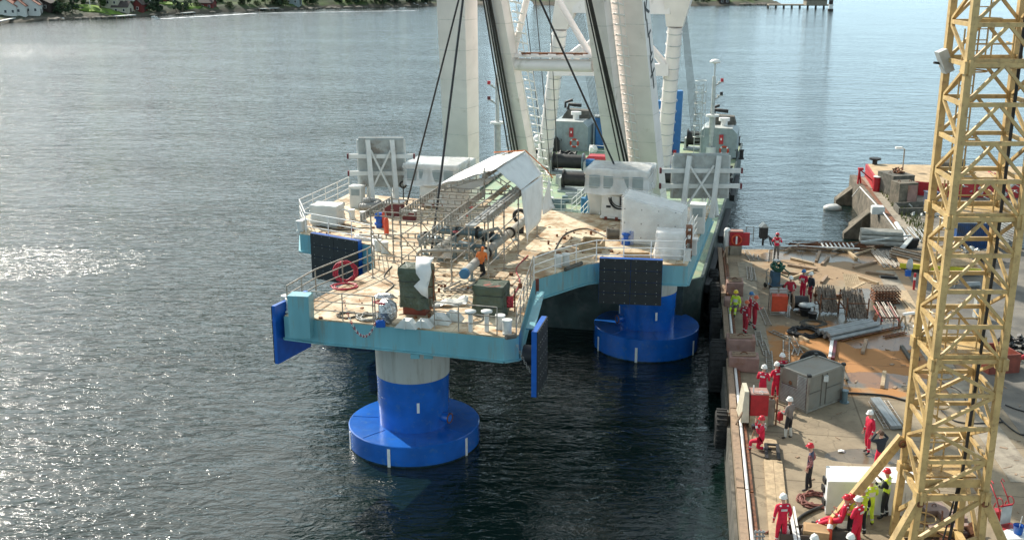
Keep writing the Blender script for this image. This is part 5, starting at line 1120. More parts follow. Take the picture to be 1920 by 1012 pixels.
p = H(975, 437, DZ); mb = M(); mb.ring(p+V((0, 0, .9)), .32, .1, (.3, 1, 0), 18, 8); mb.box(p+V((0, 0, .3)), (.4, .3, .6)); solo(mb, 'hose_reel', black, 'black hose reel where the long pipe meets the tent wall', 'reel')
p = H(828, 488, DZ+.0); t = thing('plastic_sheet', 'grey plastic sheet hung over a rail behind the white covered machine', 'plastic sheet', p); mb = M(); a = PD(818, 462, p.y-.2); b = PD(846, 462, p.y-.2); mb.sheet(bil(PD(818, 485, p.y-.2), PD(846, 483, p.y-.2), b, a, 6, 6, lambda u, v: (.02*sin(v*9), .05*sin(u*9+v*4), 0)), .006); mb.build('sheet', wrap, t); mb = M(); mb.beam(a, V((a.x, a.y, DZ)), .04); mb.beam(b, V((b.x, b.y, DZ)), .04); mb.beam(a, b, .04); mb.build('frame', galv, t)
# covered machines on the fore deck
def covered(px, py, w, d, h, rz, label, m1, seed, base=redox, skirt=.85):
    p = D(px, py); t = thing('covered_machine', label, 'covered machine', p, rz); mb = M(); mb.box((0, 0, .2), (w*.8, d*.75, .4)); mb.box((0, 0, h*.5), (w*.7, d*.7, h*.9)); mb.build('machine_base', base, t, world=False, bev=.03)
    cloth_box(p, w, d, h, rz, t, 'cover', m1, .09, .05, skirt=skirt, seed=seed); return t
c1 = covered(782, 585, 1.2, 1.0, 1.95, R(-12), 'tall machine under green tarpaulin with a white sheet over its corner', tarpg, 11, skirt=.84)
p = D(782, 585); mb = M()
A = lambda px, py, dy=0: PD(px, py, p.y-.62+dy)
mb.sheet([[lerp(PD(779, 496, p.y-.6), PD(781, 481, p.y+.5), v) if u == 0 else lerp(lerp(PD(779, 496, p.y-.6), PD(781, 481, p.y+.5), v), lerp(PD(806, 497, p.y-.6), PD(814, 482, p.y+.4), v), u) for u in (0, .33, .66, 1)] for v in (0, .33, .66, 1)], .01, .01)
mb.sheet([[PD(779, 496, p.y-.62), PD(793, 496, p.y-.66), PD(807, 496, p.y-.62)], [PD(780, 512, p.y-.66), PD(795, 514, p.y-.7), PD(809, 510, p.y-.6)], [PD(788, 524, p.y-.68), PD(799, 530, p.y-.72), PD(806, 524, p.y-.6)], [PD(776, 536, p.y-.68), PD(792, 540, p.y-.72), PD(802, 540, p.y-.62)], [PD(790, 552, p.y-.7), PD(797, 556, p.y-.7), PD(803, 560, p.y-.62)]], .01)
mb.build('white_sheet', tarpw, c1)
for dx in (.72,):
    mb = M(); mb.tube([p+V((dx, -.45, 0)), p+V((dx, -.45, 1.9))], .035, 6); mb.tube([p+V((dx, -.45, 1.2)), p+V((dx-.4, -.45, 1.2))], .03, 6); mb.tube([p+V((dx, -.45, .75)), p+V((dx-.4, -.45, .75))], .03, 6); mb.build('frame_post', rust, c1)
c2 = covered(921, 586, 1.25, 1.05, 1.25, R(-14), 'low machine under a shiny green tarpaulin right of the capped pipe', tarpg, 17, skirt=.97)
mb = M(); p = D(921, 586); mb.tube([p+V((.95, .1, 0)), p+V((.95, .1, 1.0))], .03, 6); mb.tube([p+V((.95, .1, .5)), p+V((.5, .1, .5))], .025, 6); mb.build('frame_post', rust, c2)
mb = M(); mb.sheet([[p+V((.62+.07*i, -.15+.02*j, .25+.09*j+.02*sin(i*3))) for i in range(5)] for j in range(6)], .01); solo(mb, 'checked_cloth', mat('red_check_cloth', (.35, .03, .04), .8, var=.9, scale=14), 'red checked cloth beside the low green covered machine', 'cloth')
mb = M(); a = D(862, 572); mb.sheet(bil(a+V((-1.6, -.5, .03)), a+V((.3, -.2, .03)), a+V((.35, .3, .25)), a+V((-1.2, .1, .05)), 10, 5, lambda u, v: (0, 0, .06+.06*sin(u*14+v*8))), .01, .02); solo(mb, 'plastic_sheet', wrap2, 'crumpled clear plastic sheet lying left of the low green covered machine', 'plastic sheet')
# hoses, bags, chains
mb = coil(D(648, 524)+V((0, 0, .35)), .5, .035, 6, None, h=.1, axis=(.1, -1, .5)); solo(mb, 'red_hose_coil', hose_r, 'red hose coiled over the left railing', 'hose')
mb = coil(D(645, 538), .55, .03, 2.5, None, h=.03); solo(mb, 'red_hose_loop', hose_r, 'loose red hose loop on the deck below the hanging coil', 'hose')
mb = coil(D(652, 592), .42, .016, 6, None, h=.08); solo(mb, 'cable_coil', concd, 'thin dark cable coil on the left fore deck', 'cable')
mb = coil(D(692, 597), .45, .03, 5, None, h=.18); solo(mb, 'hose_coil', pipel, 'pale grey hose coil left of the silver foil bundle', 'hose')
mb = M(); mb.ball(D(727, 606)+V((0, 0, .5)), .45, 12, (.9, .7, 1.15)); mb.v = [q+V((random.uniform(-.06, .06), random.uniform(-.06, .06), random.uniform(-.06, .06))) for q in mb.v]; mb.ball(D(722, 590)+V((0, 0, .75)), .3, 8, (1.5, .8, .6)); mb.sm = [False]*len(mb.sm); solo(mb, 'foil_bundle', foil, 'silver foil wrapped bundle at the front railing', 'bundle')
mb = M(); mb.ring(D(722, 603)+V((0, 0, .78)), .42, .035, (.1, .2, 1), 16, 6); solo(mb, 'red_strap', hose_r, 'red strap tied round the silver foil bundle', 'strap')
mb = M(); mb.box(D(714, 613)+V((0, 0, .12)), (.35, .2, .22)); mb.box(D(714, 613)+V((0, 0, .25)), (.25, .12, .05)); solo(mb, 'blue_bag', blue2, 'small dark blue bag at the foot of the foil bundle', 'bag')
ch = thing('barrier_chain', 'red and white plastic chain drooping over the front edge', 'chain', D(660, 603)); a = D(648, 602)+V((0, -.1, .85)); b = D(707, 607)+V((0, -.1, .3)); mb = [M(), M()]
for i in range(44):
    u = i/43; q = lerp(a, b, u); q.z -= 1.35*(4*u*(1-u))**.8*.8; mb[(i//2) % 2].ring(q, .04, .014, (1, 0, 0) if i % 2 else (0, 1, 0), 8, 4)
mb[0].build('red_links', hose_r, ch); mb[1].build('white_links', white, ch)
for k, (px, py, ln) in enumerate(((835, 545, 1.2), (868, 548, 1.6), (790, 540, 1.0))): 
    a = D(px, py)+V((0, 0, .1)); mb = M(); mb.tube([a, a+U*ln+V((.3, 0, 0))], .04, 6); mb.tube([a+V((.3, 0, 0)), a+U*ln*.8+V((.7, 0, 0))], .03, 6); solo(mb, 'loose_tube', galv, ['short steel tubes lying beside the covered machines', 'longer steel tubes lying below the capped pipe', 'steel tubes lying behind the tall green cover'][k], 'tubes')
lat = M(); p = D(862, 548); 
for s in (0, .28): lat.beam(p+V((-.7, s, .08)), p+V((.7, s-.1, .08)), .06)
for i in range(6): lat.beam(p+V((-.7+i*.28, 0, .08)), p+V((-.7+i*.28, .25, .08)), .05)
solo(lat, 'lattice_beam_piece', galv, 'short lattice beam lying on deck below the blue pipe cap', 'lattice beam')
def dhose(pts, r, m_, label):
    q = [D(*a)+V((0, 0, r+.01)) for a in pts]; sm_ = []
    for i in range(len(q)-1):
        p0, p1, p2, p3 = q[max(i-1, 0)], q[i], q[i+1], q[min(i+2, len(q)-1)]
        for k in range(6): u = k/6; sm_.append(.5*((2*p1)+(-p0+p2)*u+(2*p0-5*p1+4*p2-p3)*u*u+(-p0+3*p1-3*p2+p3)*u**3))
    sm_.append(q[-1]); mb = M(); mb.tube(sm_, r, 6); solo(mb, 'deck_hose', m_, label, 'hose')
dhose([(735, 500), (720, 520), (738, 535), (722, 552), (745, 560)], .025, rope, 'thin black hose winding left of the tall green cover')
dhose([(830, 560), (850, 572), (880, 566), (905, 600), (870, 606)], .025, pipel, 'pale hose on deck in front of the low green cover')
dhose([(1040, 470), (1060, 440), (1100, 430), (1140, 447)], .03, rope, 'black cable running to the dark electric motor')
dhose([(960, 560), (975, 530), (968, 505), (990, 480)], .025, hose_r, 'thin red hose along the inner edge railing')
dhose([(600, 425), (640, 432), (690, 428), (700, 440)], .03, rope, 'black cable crossing the left rear deck')
mb = M(); rnd = random.Random(31)
for i in range(160):
    px, py = rnd.choice([(rnd.uniform(600, 960), rnd.uniform(545, 600)), (rnd.uniform(720, 980), rnd.uniform(480, 560)), (rnd.uniform(1020, 1180), rnd.uniform(425, 475)), (rnd.uniform(590, 700), rnd.uniform(395, 440))]); q = D(px, py); k = rnd.random()
    if k < .5: mb.box(q+V((0, 0, .02)), (rnd.uniform(.05, .25), rnd.uniform(.03, .15), .04), rnd.random()*3)
    elif k < .85: a = rnd.random()*6.3; l = rnd.uniform(.1, .6); mb.tube([q+V((0, 0, .02)), q+V((cos(a)*l, sin(a)*l, .02))], .015, 4)
    else: mb.cyl(q, rnd.uniform(.04, .1), DZ, DZ+rnd.uniform(.05, .2), 8)
o = mb.build('deck_litter', rust); tag(o, 'small offcuts and fittings scattered over the platform deck', kind='stuff')
# hook with coiled wire beside the left wrapped unit
p = D(757, 386); t = thing('wire_sling', 'coiled sling wire hanging from its post beside the left wrapped machine', 'sling', p); mb = M(); mb.tube([p, p+V((0, 0, 1.15))], .035, 6); mb.build('post', rope, t); mb = M(); [mb.ring(p+V((0, -.02*k, 1.25)), .2-.02*k, .03, (0, 1, 0), 14, 5) for k in range(3)]; mb.build('coil', rope, t)
# ================= QUAY THINGS =================
QZ = 2.0
def K(px, py, z=QZ): return P(px, py, z)
# edge kerb with timber and pipe, in runs
t = thing('quay_edge_kerb', 'timber and pipe kerb running along the water edge of the quay', 'kerb', Q(0, 0, QZ))
for k, (s0, s1) in enumerate(((-8, 3.2), (3.3, 10.4), (10.5, 16.4), (19.3, 24.6), (27, 37.3))):
    mb = M(); mb.beam(Q(s0, .12, QZ+.12), Q(s1, .12, QZ+.12), .26, .24); mb.build('timber', wood, t)
    mb = M(); mb.tube([Q(s0, .36, QZ+.14), Q(s1, .36, QZ+.14)], .07, 8); mb.build('pipe', white if k < 4 else rust, t)
    mb = M(); mb.beam(Q(s0, .52, QZ+.05), Q(s1, .52, QZ+.05), .12, .1); mb.build('inner_timber', rust, t)
mb = M(); mb.prism([Q(-45, -.02).xy[:], Q(far_s, -.02).xy[:], Q(far_s, -.14).xy[:], Q(-45, -.14).xy[:]], -3, 1.7); o = mb.build('quay_face', concd); tag(o, kind='structure')
# tyre fenders hung down the face
def tyre(s, r, w, zc, label, off=-.35, n=1):
    t = thing('tyre_fender', label, 'tyre fender', Q(s, off, zc-r), group='tyre fenders on the quay face'); c = Q(s, off-.0, zc); d = V((QD.y, -QD.x, 0)); d2 = QD
    prof = [(r*.55, -w/2), (r*.9, -w/2), (r, -w*.36), (r*1.0, w*.36), (r*.9, w/2), (r*.55, w/2), (r*.55, -w/2)]
    mb = M(); mb.lathe(c, prof, 28, axis=tuple(d)); mb.build('tyre', rubber, t)
    mb = M()
    for i in range(22):
        a = 2*pi*i/22; q = c+d2*cos(a)*r+V((0, 0, sin(a)*r)); mb.box(q, (.09, w*.9, .09), atan2(QD.y, QD.x), a) if False else mb.beam(q-d*w*.42, q+d*w*.42, .07, .07)
    mb.build('tread', rubber, t)
    mb = M(); mb.tube([c+V((0, 0, r*.8)), Q(s, .2, QZ+.05)], .03, 6); mb.build('chain', rust, t)
sv = lambda py: (P(1360, py, QZ).y-QL.y)/QD.y
tyre(sv(520), .95, .55, 1.5, 'tyre fender left of the hi-vis worker, the farther of two side by side')
tyre(sv(548), 1.05, .6, 1.5, 'large tyre fender on the quay face beside the block the hi-vis worker leans on')
tyre(sv(596), .95, .6, 1.5, 'tyre fender with pale tread just below the hi-vis worker')
tyre(sv(660), 1.25, .8, 1.3, 'biggest tyre fender, beside the two pink concrete blocks')
tyre(sv(775), .8, .5, 1.3, 'small worn tyre fender beside the red pump cabinet')
def block(px, py, w, d, h, label, rz=None, m_=concp, top=True):
    p = K(px, py); rz = rz if rz is not None else atan2(QD.y, QD.x)-pi/2; mb = M(); c = .06
    t = thing('concrete_block', label, 'concrete block', p, rz, 'concrete blocks along the quay edge'); mb.box((0, d/2, h/2), (w, d, h)); mb.build('block', m_, t, world=False, bev=.04)
    mb = M(); mb.ring((0, -.03+d/2, h+.0), .16, .025, (0, 1, 0), 10, 5, 0, pi); mb.build('lifting_eye', rust, t, world=False)
    if top:
        for k in range(3): mb = M(); mb.beam((-w*.4, d*(.2+.25*k), h+.04), (w*.4, d*(.3+.2*k), h+.05), .1, .05); mb.build('timber_strip', wood, t, world=False)
block(1377, 555, .95, 1.3, .75, 'pink concrete block behind the seated hi-vis worker')
block(1375, 583, 1.0, .8, .6, 'pink concrete block that the hi-vis worker sits on', top=False)
block(1388, 669, 1.35, 1.0, .85, 'pinkish concrete block right of the biggest tyre, upper of the two')
block(1394, 698, 1.35, .9, .7, 'pinkish concrete block in front of the upper one')
block(1418, 760, .4, .5, .5, 'small grey concrete cube above the red pump cabinet', m_=conc, top=False)
# lifebuoy cabinet at the far corner
p = K(1379, 478); t = thing('rescue_cabinet', 'red rescue cabinet with lifebuoy on a concrete plinth at the far quay corner', 'cabinet', p, R(-4))
mb = M(); mb.box((0, .3, .3), (.75, .7, .6)); mb.build('plinth', conc, t, world=False, bev=.02)
mb = M(); mb.box((0, .3, 1.05), (.8, .55, .9)); mb.build('case', redp, t, world=False, bev=.02); mb = M(); mb.box((.62, .05, 1.05), (.45, .06, .85)); mb.build('open_door', redp, t, world=False)
mb = M(); mb.box((0, .3, 1.53), (.85, .6, .05)); mb.build('top_plate', concp, t, world=False)
mb = M(); mb.ring((0, -.02, 1.0), .3, .07, (0, 1, 0), 20, 8); b = mb.build('lifebuoy', orgred, t, world=False); mb = M(); mb.box((0, -.1, 1.0), (.1, .05, .5)); mb.build('throw_line', white, b, world=False)
mb = M(); mb.cyl((-.55, .35), .2, 0, 1.5, 12); mb.ball((-.55, .35, 1.5), .22, 12); mb.build('post', white, t, world=False)
p = K(1430, 460); t = thing('box_on_post', 'black house shaped box with pale roof on a post at the far quay edge', 'box', p); mb = M(); mb.cyl(p, .07, QZ, QZ+.55, 8); mb.build('post', black, t)
mb = M(); mb.box(p+V((0, 0, .9)), (.5, .45, .75)); mb.build('case', black, t); mb = M(); mb.frame8([p+V(q) for q in ((-.3, -.3, 1.28), (.3, -.3, 1.28), (.3, .3, 1.28), (-.3, .3, 1.28))], [p+V(q) for q in ((-.02, -.3, 1.55), (.02, -.3, 1.55), (.02, .3, 1.55), (-.02, .3, 1.55))]); mb.build('roof', lgrey, t)
t = thing('end_railing', 'short rusty railing with two posts between the rescue cabinet and the black box', 'railing', K(1405, 455)); rail(t, [K(1398, 452), K(1412, 452)], 1.0, galv, rows=2, name='rails')
mb = M(); mb.tube([Q(35, .3, 2.1), Q(36.3, .5, 2.5), Q(37, 1.5, 2.5)], .06, 6); mb.tube([Q(33, .5, 2.3), Q(37, .5, 2.3)], .06, 6); mb.beam(Q(34.5, .5, 2), Q(34.5, .5, 2.9), .1); solo(mb, 'edge_handrail', wood, 'bent timber handrail at the far left quay corner', 'railing')
# ladders / lattice beams lying about
def lying_ladder(a, b, w, label, m_=galv, z=.06, rung=.3, name='lying_ladder', cat='ladder', grp='ladders and lattice beams lying on the quay'):
    a, b = K(*a)+V((0, 0, z)), K(*b)+V((0, 0, z)); d = (b-a).normalized(); s = V((d.y, -d.x, 0))*w/2
    t = thing(name, label, cat, V((a.x, a.y, QZ)), 0, grp)
    for q, nm in ((s, 'side_rail'), (-s, 'side_rail')): mb = M(); mb.tube([a+q, b+q], .03, 6); mb.build(nm, m_, t)
    n = int((b-a).length/rung); mb = M()
    for i in range(n+1): q = lerp(a, b, (i+.3)/(n+.6)); mb.tube([q-s, q+s], .02, 5)
    o = mb.build('rungs', m_, t); return t
LL = [((1399, 472), (1410, 490), 'steel ladder lying just right of the rescue cabinet'), ((1417, 478), (1415, 486), 'very short ladder piece beside the photographing worker'), ((1446, 470), (1444, 492), 'ladder lying left of the photographing worker'),
      ((1404, 502), (1406, 526), 'short ladder lying on the strip left of the hose reel cart'), ((1409, 503), (1413, 528), 'narrow lattice beam next to the short ladder by the hose reel cart'),
      ((1427, 578), (1441, 611), 'ladder lying below the red framed box'), ((1420, 623), (1425, 650), 'lattice beam lying right of the upper pink block'), ((1428, 640), (1438, 668), 'long lattice beam lying above the three white helmets'), ((1441, 660), (1444, 700), 'lattice beam leading down to the three white helmets'),
      ((1445, 622), (1478, 636), 'thin lattice beam lying left of the black cable heap'), ((1482, 632), (1500, 664), 'bright ladder lying in front of the black cable heap'), ((1490, 668), (1494, 656), 'short bright ladder end beside the half hidden tyre'), ((1474, 640), (1474, 680), 'rusty lattice beam lying left of the bright ladder')]
for a, b, l in LL: lying_ladder(a, b, .28, l)
for a, b, l in (((1575, 640), (1648, 621), 'rusty lattice beam lying in front of the grey pipe bundle'), ((1590, 636), (1690, 614), 'longest rusty lattice beam beside the grey pipe bundle'), ((1658, 633), (1698, 625), 'short dark lattice beam lying alone near the small spool'),
                ((1632, 755), (1662, 806), 'narrow lattice beam left of the bundled steel planks'), ((1661, 753), (1700, 812), 'lattice beam right of the bundled steel planks'), ((1494, 770), (1494, 772), 'x')):
    if l != 'x': lying_ladder(a, b, .16, l, rust if 'rusty' in l or 'dark' in l else galv)
# concrete strips (cable duct covers) lying flush
def strip(a, b, w, name='path', m_=conc, h=.02):
    mb = M(); a, b = K(*a), K(*b); d = (b-a).normalized(); s = V((d.y, -d.x, 0))*w/2; mb.prism([(a+s).xy[:], (b+s).xy[:], (b-s).xy[:], (a-s).xy[:]], QZ-.05, QZ+h); o = mb.build(name, m_); tag(o, kind='structure')
strip((1396, 492), (1432, 690), .9, m_=mat('pale_slab', (.30, .26, .19), .85, dirt=(.2, .17, .12)))
strip((1660, 508), (1740, 650), 1.1, m_=conc); strip((1740, 650), (1925, 905), 1.1, m_=conc); strip((1688, 545), (1730, 615), .7, m_=woodp, h=.05)
# ---- hose reel cart ----
p = K(1452, 540); t = thing('hose_reel_cart', 'blue wheeled cart with a heap of green hose', 'cart', p, R(15)); mb = M(); mb.box((0, 0, .22), (.8, .6, .08)); mb.box((0, 0, .65), (.5, .35, .8)); mb.build('frame', mat('cart_blue', (.04, .10, .16), .5, dirt=(.1, .08, .06)), t, world=False)
for x in (-.42, .42):
    for y in (-.32, .32): mb = M(); mb.tube([(x-.04, y, .14), (x+.04, y, .14)], .14, 12); mb.build('wheel', black, t, world=False)
mb = M(); mb.tube([(-.45, 0, .25), (-.6, 0, 1.1), (-.45, 0, 1.2)], .03, 6); mb.ring((-.42, 0, .5), .3, .03, (1, 0, 0), 14, 5); mb.build('handle', galv, t, world=False)
mb = coil((0, 0, 1.15), .36, .045, 7, None, h=.45, axis=(.3, -.5, 1)); mb.build('hose', hose_g, t, world=False); mb = M(); mb.tube([(.1, -.2, 1.5), (.5, -.3, 1.1), (.75, -.3, .95), (.6, -.35, .7), (.2, -.3, .9)], .045, 6); mb.build('hose_end', hose_g, t, world=False)
mb = M(); mb.box((0, 0, 1.66), (.34, .3, .06)); mb.build('lid', lgrey, t, world=False)
# ---- red framed box ----
p = K(1461, 592); t = thing('red_panel_box', 'bright red box in a grey tube frame among the workers', 'box', p, R(-3)); mb = M(); mb.box((0, .3, .65), (.85, .5, .85)); mb.build('case', orgred, t, world=False, bev=.02)
for x in (-.48, .48):
    for y in (0, .6): mb = M(); mb.tube([(x, y, 0), (x, y, 1.3)], .03, 6); mb.build('frame_post', galv, t, world=False)
mb = M(); [mb.tube([(-.48, y, z), (.48, y, z)], .025, 6) for y in (0, .6) for z in (.08, 1.28)]; mb.build('frame_rail', galv, t, world=False); mb = M(); mb.box((-.25, .62, 1.15), (.4, .05, .4)); mb.box((.25, .62, 1.15), (.4, .05, .4)); mb.build('back_plate', lgrey, t, world=False)
def drum(px, py, r, w, label, m_=black, fl=None, rz=0, upright=False, z=0):
    p = K(px, py)+V((0, 0, z)); t = thing('cable_drum', label, 'cable drum', p, rz); ax = ((0, 0, 1) if upright else (1, 0, 0)); mb = M()
    if upright: mb.cyl((0, 0), r*.78, .05, w, 18); mb.build('cable', m_, t, world=False); [M().cyl((0, 0), r, z_, z_+.05, 20).build('flange', fl or m_, t, world=False) for z_ in (0, w)]
    else:
        mb.tube([(-w/2, 0, r), (w/2, 0, r)], r*.82, 20); mb.build('cable', m_, t, world=False)
        for s in (-1, 1): mb = M(); mb.tube([(s*w/2, 0, r), (s*(w/2+.05), 0, r)], r, 22); mb.build('flange', fl or m_, t, world=False)
    return t
drum(1500, 580, .42, .75, 'black cable drum with wooden flange beside the red framed box', black, wood, R(-4))
drum(1722, 631, .32, .5, 'small black cable drum with white top beside the crane tower', black, white, 0, True)
for k, (px, py, r_) in enumerate(((1509, 591, .28), (1523, 598, .24))): p = K(px, py); mb = M(); mb.lathe(p, [(r_*.8, 0), (r_, .35), (r_*1.08, .36), (r_*.95, .34), (.01, .3)], 16); solo(mb, 'rubber_tub', black, ['left black tub under the grey sack', 'right black tub beside the grey sack'][k], 'tub')
p = K(1512, 588); mb = M(); mb.ball(p+V((0, 0, .48)), .4, 12, (1.2, .8, .35)); mb.v = [q+V((0, 0, random.uniform(-.03, .03))) for q in mb.v]; solo(mb, 'grey_sack', lgrey, 'grey white sack lying over the black tubs', 'sack')
mb = coil(K(1510, 625), .85, .045, 11, None, h=.2, jit=.6); solo(mb, 'cable_heap', black, 'large heap of black cable left of the grey pipe bundle', 'cable')
mb = coil(K(1524, 606), .65, .012, 14, None, h=.06, jit=.6); solo(mb, 'wire_coil', concd, 'thin grey wire coil above the black cable heap', 'cable')
# pipe bundle
def bundle(a, b, n, r, label, m_, rows=2, name='pipe_bundle', cat='pipes', z=.05, spread=1.05, jit=.0, sq=False, parts=True):
    a, b = K(*a), K(*b); d = (b-a).normalized(); s = V((d.y, -d.x, 0)); t = thing(name, label, cat, V((a.x, a.y, QZ)))
    for j in range(rows):
        for i in range(n-j*(0 if sq else 1)):
            o = s*((i-(n-1-j*(0 if sq else 1))/2)*2*r*spread)+V((0, 0, z+r+j*r*1.8)); k = d*random.uniform(-jit, jit); k2 = s*random.uniform(-jit, jit)*.3
            mb = M(); (mb.beam(a+o+k, b+o+k+k2, r*2, r*2) if sq else mb.tube([a+o+k, b+o+k+k2], r, 8)); mb.build('length', m_, t)
    return t
bundle((1548, 636), (1642, 616), 5, .11, 'bundle of long grey steel pipes lying across the wet quay', steelp, 2, jit=.2)
bundle((1640, 752), (1680, 806), 3, .07, 'stack of grey steel planks between two lattice beams', steelp, 1, 'plank_stack', 'planks', sq=True, jit=.05)
# upright racks of ladders and scaffold frames
def rack(px, py, w, d, h, label, n=17, tilt=.25, m_=oldscaf):
    p = K(px, py); rz = R(-3); t = thing('scaffold_stack', label, 'scaffold stack', p, rz)
    for x in (-w/2, w/2): mb = M(); mb.box((x, d/2, h*.45), (.06, d, .06)); [mb.beam((x, y, 0), (x, y, h*1.05), .06) for y in (0, d)]; mb.build('rack_frame', rust, t, world=False)
    for i in range(n):
        x = -w/2+w*(i+.5)/n; o = random.uniform(-.04, .04); mb = M()
        for y0, y1 in ((-.12, d*.75), (.16, d)): mb.tube([(x+o, y0, .12+o), (x-o, y1, h+random.uniform(-.05, .2))], .03, 5)
        for k in range(7): u = (k+.5)/7; mb.tube([(x+o, -.12+(d*.75+.12)*u, .12+(h-.12)*u), (x+o, .16+(d-.16)*u, .12+(h-.12)*u)], .026, 4)
        mb.build('frame', m_, t, world=False)
    mb = M(); [mb.tube([(-w/2, y, z), (w/2, y, z)], .03, 5) for y in (0, d) for z in (.15, h*.8)]; mb.build('cross_tube', rust, t, world=False); return t
rack(1554, 588, .95, 1.3, 1.05, 'left stack of upright scaffold frames near the cable drum')
rack(1606, 600, 1.1, 1.6, 1.15, 'tall leaning stack of scaffold frames between the two smaller stacks', 18)
p = K(1606, 585); mb = M(); [mb.beam(p+V((-.4+.1*i, .5, 1.0+.03*i)), p+V((-.25+.1*i, 2.0, 1.55)), .08, .04) for i in range(8)]; mb.beam(p+V((-.45, .3, 1.1)), p+V((.5, .6, 1.5)), .2, .05); solo(mb, 'board_pile', woodp, 'pale boards piled on top of the tall middle scaffold stack', 'boards')
def crate_stack(px, py, w, d, h, label, n=5, lean=False):
    p = K(px, py); t = thing('scaffold_stack', label, 'scaffold stack', p, R(-4))
    for k in range(n):
        z = h*(k+.5)/n; mb = M()
        for i in range(9): x = -w/2+w*i/8; mb.beam((x, 0, z), (x+random.uniform(-.03, .03), d, z), .05, h/n*.4)
        for y in (0, d*.33, d*.66, d): mb.beam((-w/2, y, z+h/n*.25), (w/2, y, z+h/n*.25), .05, .04)
        mb.build('frame_layer', oldscaf if k == n-1 else rust, t, world=False)
crate_stack(1663, 571, 1.35, 1.0, .85, 'square stack of flat scaffold frames in front of the duct covers')
p = K(1669, 612); t = thing('scaffold_stack', 'bundle of red and silver scaffold tubes leaning on the square stack', 'scaffold stack', p, R(-4))
for i in range(13):
    x = -.42+.07*i; mb = M(); mb.tube([(x, -.1+random.uniform(-.1, .1), .3+.25*(i % 2)), (x+random.uniform(-.04, .04)-.15, 1.25, .7+.22*(i % 2))], .032, 6); mb.build('tube', redp if i in (0, 12) else (galv if i % 3 else concp), t, world=False)
mb = M(); [mb.beam((x, y, 0), (x, y, .5+.3*(y > .5)), .06) for x in (-.45, .45) for y in (.1, 1.0)]; mb.beam((-.45, .1, .45), (.45, .1, .45), .06); mb.beam((-.8, .3, .05), (-.4, .9, .6), .2, .05); mb.build('rack_frame', rust, t, world=False)
# timber baulks
TB = [((1483, 487), (1525, 497), 'long pale baulk lying right of the photographing worker', woodp), ((1477, 499), (1532, 508), 'dark baulk below the long pale one', wood), ((1530, 492), (1537, 474), 'short baulk pointing away beyond the dark one', wood), ((1541, 498), (1553, 485), 'short thick baulk just right of the dark one', wood),
      ((1586, 470), (1606, 487), 'baulk in the middle of the far yard', woodp), ((1600, 504), (1643, 493), 'long dark baulk near the corrugated pipes', wood), ((1602, 519), (1646, 534), 'pale baulk above the square stack', woodp), ((1623, 512), (1677, 519), 'dark board left of the duct covers', wood), ((1651, 521), (1683, 524), 'thinner dark board below the other', black),
      ((1540, 532), (1550, 520), 'short baulk above the left scaffold stack', wood), ((1483, 524), (1524, 510), 'baulk behind the blue helmeted worker', woodp), ((1466, 512), (1497, 516), 'thin board behind the white helmeted worker in red jacket', wood), ((1525, 555), (1590, 558), 'rusty beam lying between the two scaffold stacks', rust),
      ((1617, 664), (1624, 640), 'baulk standing over the orange puddle', wood), ((1556, 674), (1560, 641), 'white painted baulk behind the generator container', white), ((1561, 676), (1566, 643), 'dark red baulk beside the white painted one', maroon), ((1654, 728), (1658, 700), 'pale baulk in the wet patch right of the generator', woodp), ((1690, 652), (1716, 690), 'grey plank lying toward the crane tower', concd), ((1708, 666), (1722, 676), 'short grey plank beside the longer one', concd), ((1500, 652), (1516, 660), 'short pale board in front of the half hidden tyre', woodp), ((1500, 634), (1515, 642), 'pale stick near the black cable heap', woodp), ((1458, 905), (1461, 908), 'x', wood)]
for a, b, l, m_ in TB:
    if l == 'x': continue
    A, B = K(*a)+V((0, 0, .08)), K(*b)+V((0, 0, .08)); mb = M(); mb.beam(A, B, .17, .15); solo(mb, 'timber_baulk', m_, l, 'timber', 'timber baulks scattered on the quay', bev=.01)
# chain/tube heap along the far edge
mb = M(); rnd = random.Random(9)
for i in range(60):
    px = rnd.uniform(1470, 1610); a = K(px, rnd.uniform(459, 470), QZ)+V((0, 0, rnd.uniform(.05, .3))); mb.tube([a, a+V((rnd.uniform(.8, 2.4), rnd.uniform(-.5, .5), rnd.uniform(-.05, .05)))], .035, 5)
o = solo(mb, 'tube_heap', rust, 'heap of rusty scaffold tubes along the far quay edge', 'tubes', kind='stuff')
mb = M(); mb.beam(K(1485, 461, 2.25), K(1612, 466, 2.3), .08); [mb.beam(K(1540+i*8, 456, 2.45), K(1545+i*8, 463, 2.3), .07) for i in range(8)]; solo(mb, 'white_ladder', white, 'white runged ladder on top of the rusty tube heap', 'ladder')
mb = M(); a = K(1345, 455); [mb.tube([K(1430, 452), K(1440, 456)+V((0, 0, .5)), K(1446, 462)+V((.2*k, 0, .05))], .04, 6) for k in range(4)]; solo(mb, 'black_hose', black, 'black hoses dropping behind the black box on its post', 'hose')
bundle((1612, 458), (1690, 462), 5, .17, 'stack of corrugated grey pipes at the end of the quay', mat('corrugated_grey', (.34, .33, .29), .7, var=.2, scale=2, aniso=(.3, 6, 6)), 3, z=.12, spread=1.0)
bundle((1650, 474), (1672, 502), 12, .035, 'fan of silver scaffold tubes on the plywood', galv, 2, jit=.35, spread=1.5); bundle((1668, 472), (1705, 500), 5, .04, 'loose long silver tubes beside the fan', galv, 1, jit=.3, spread=2.0)
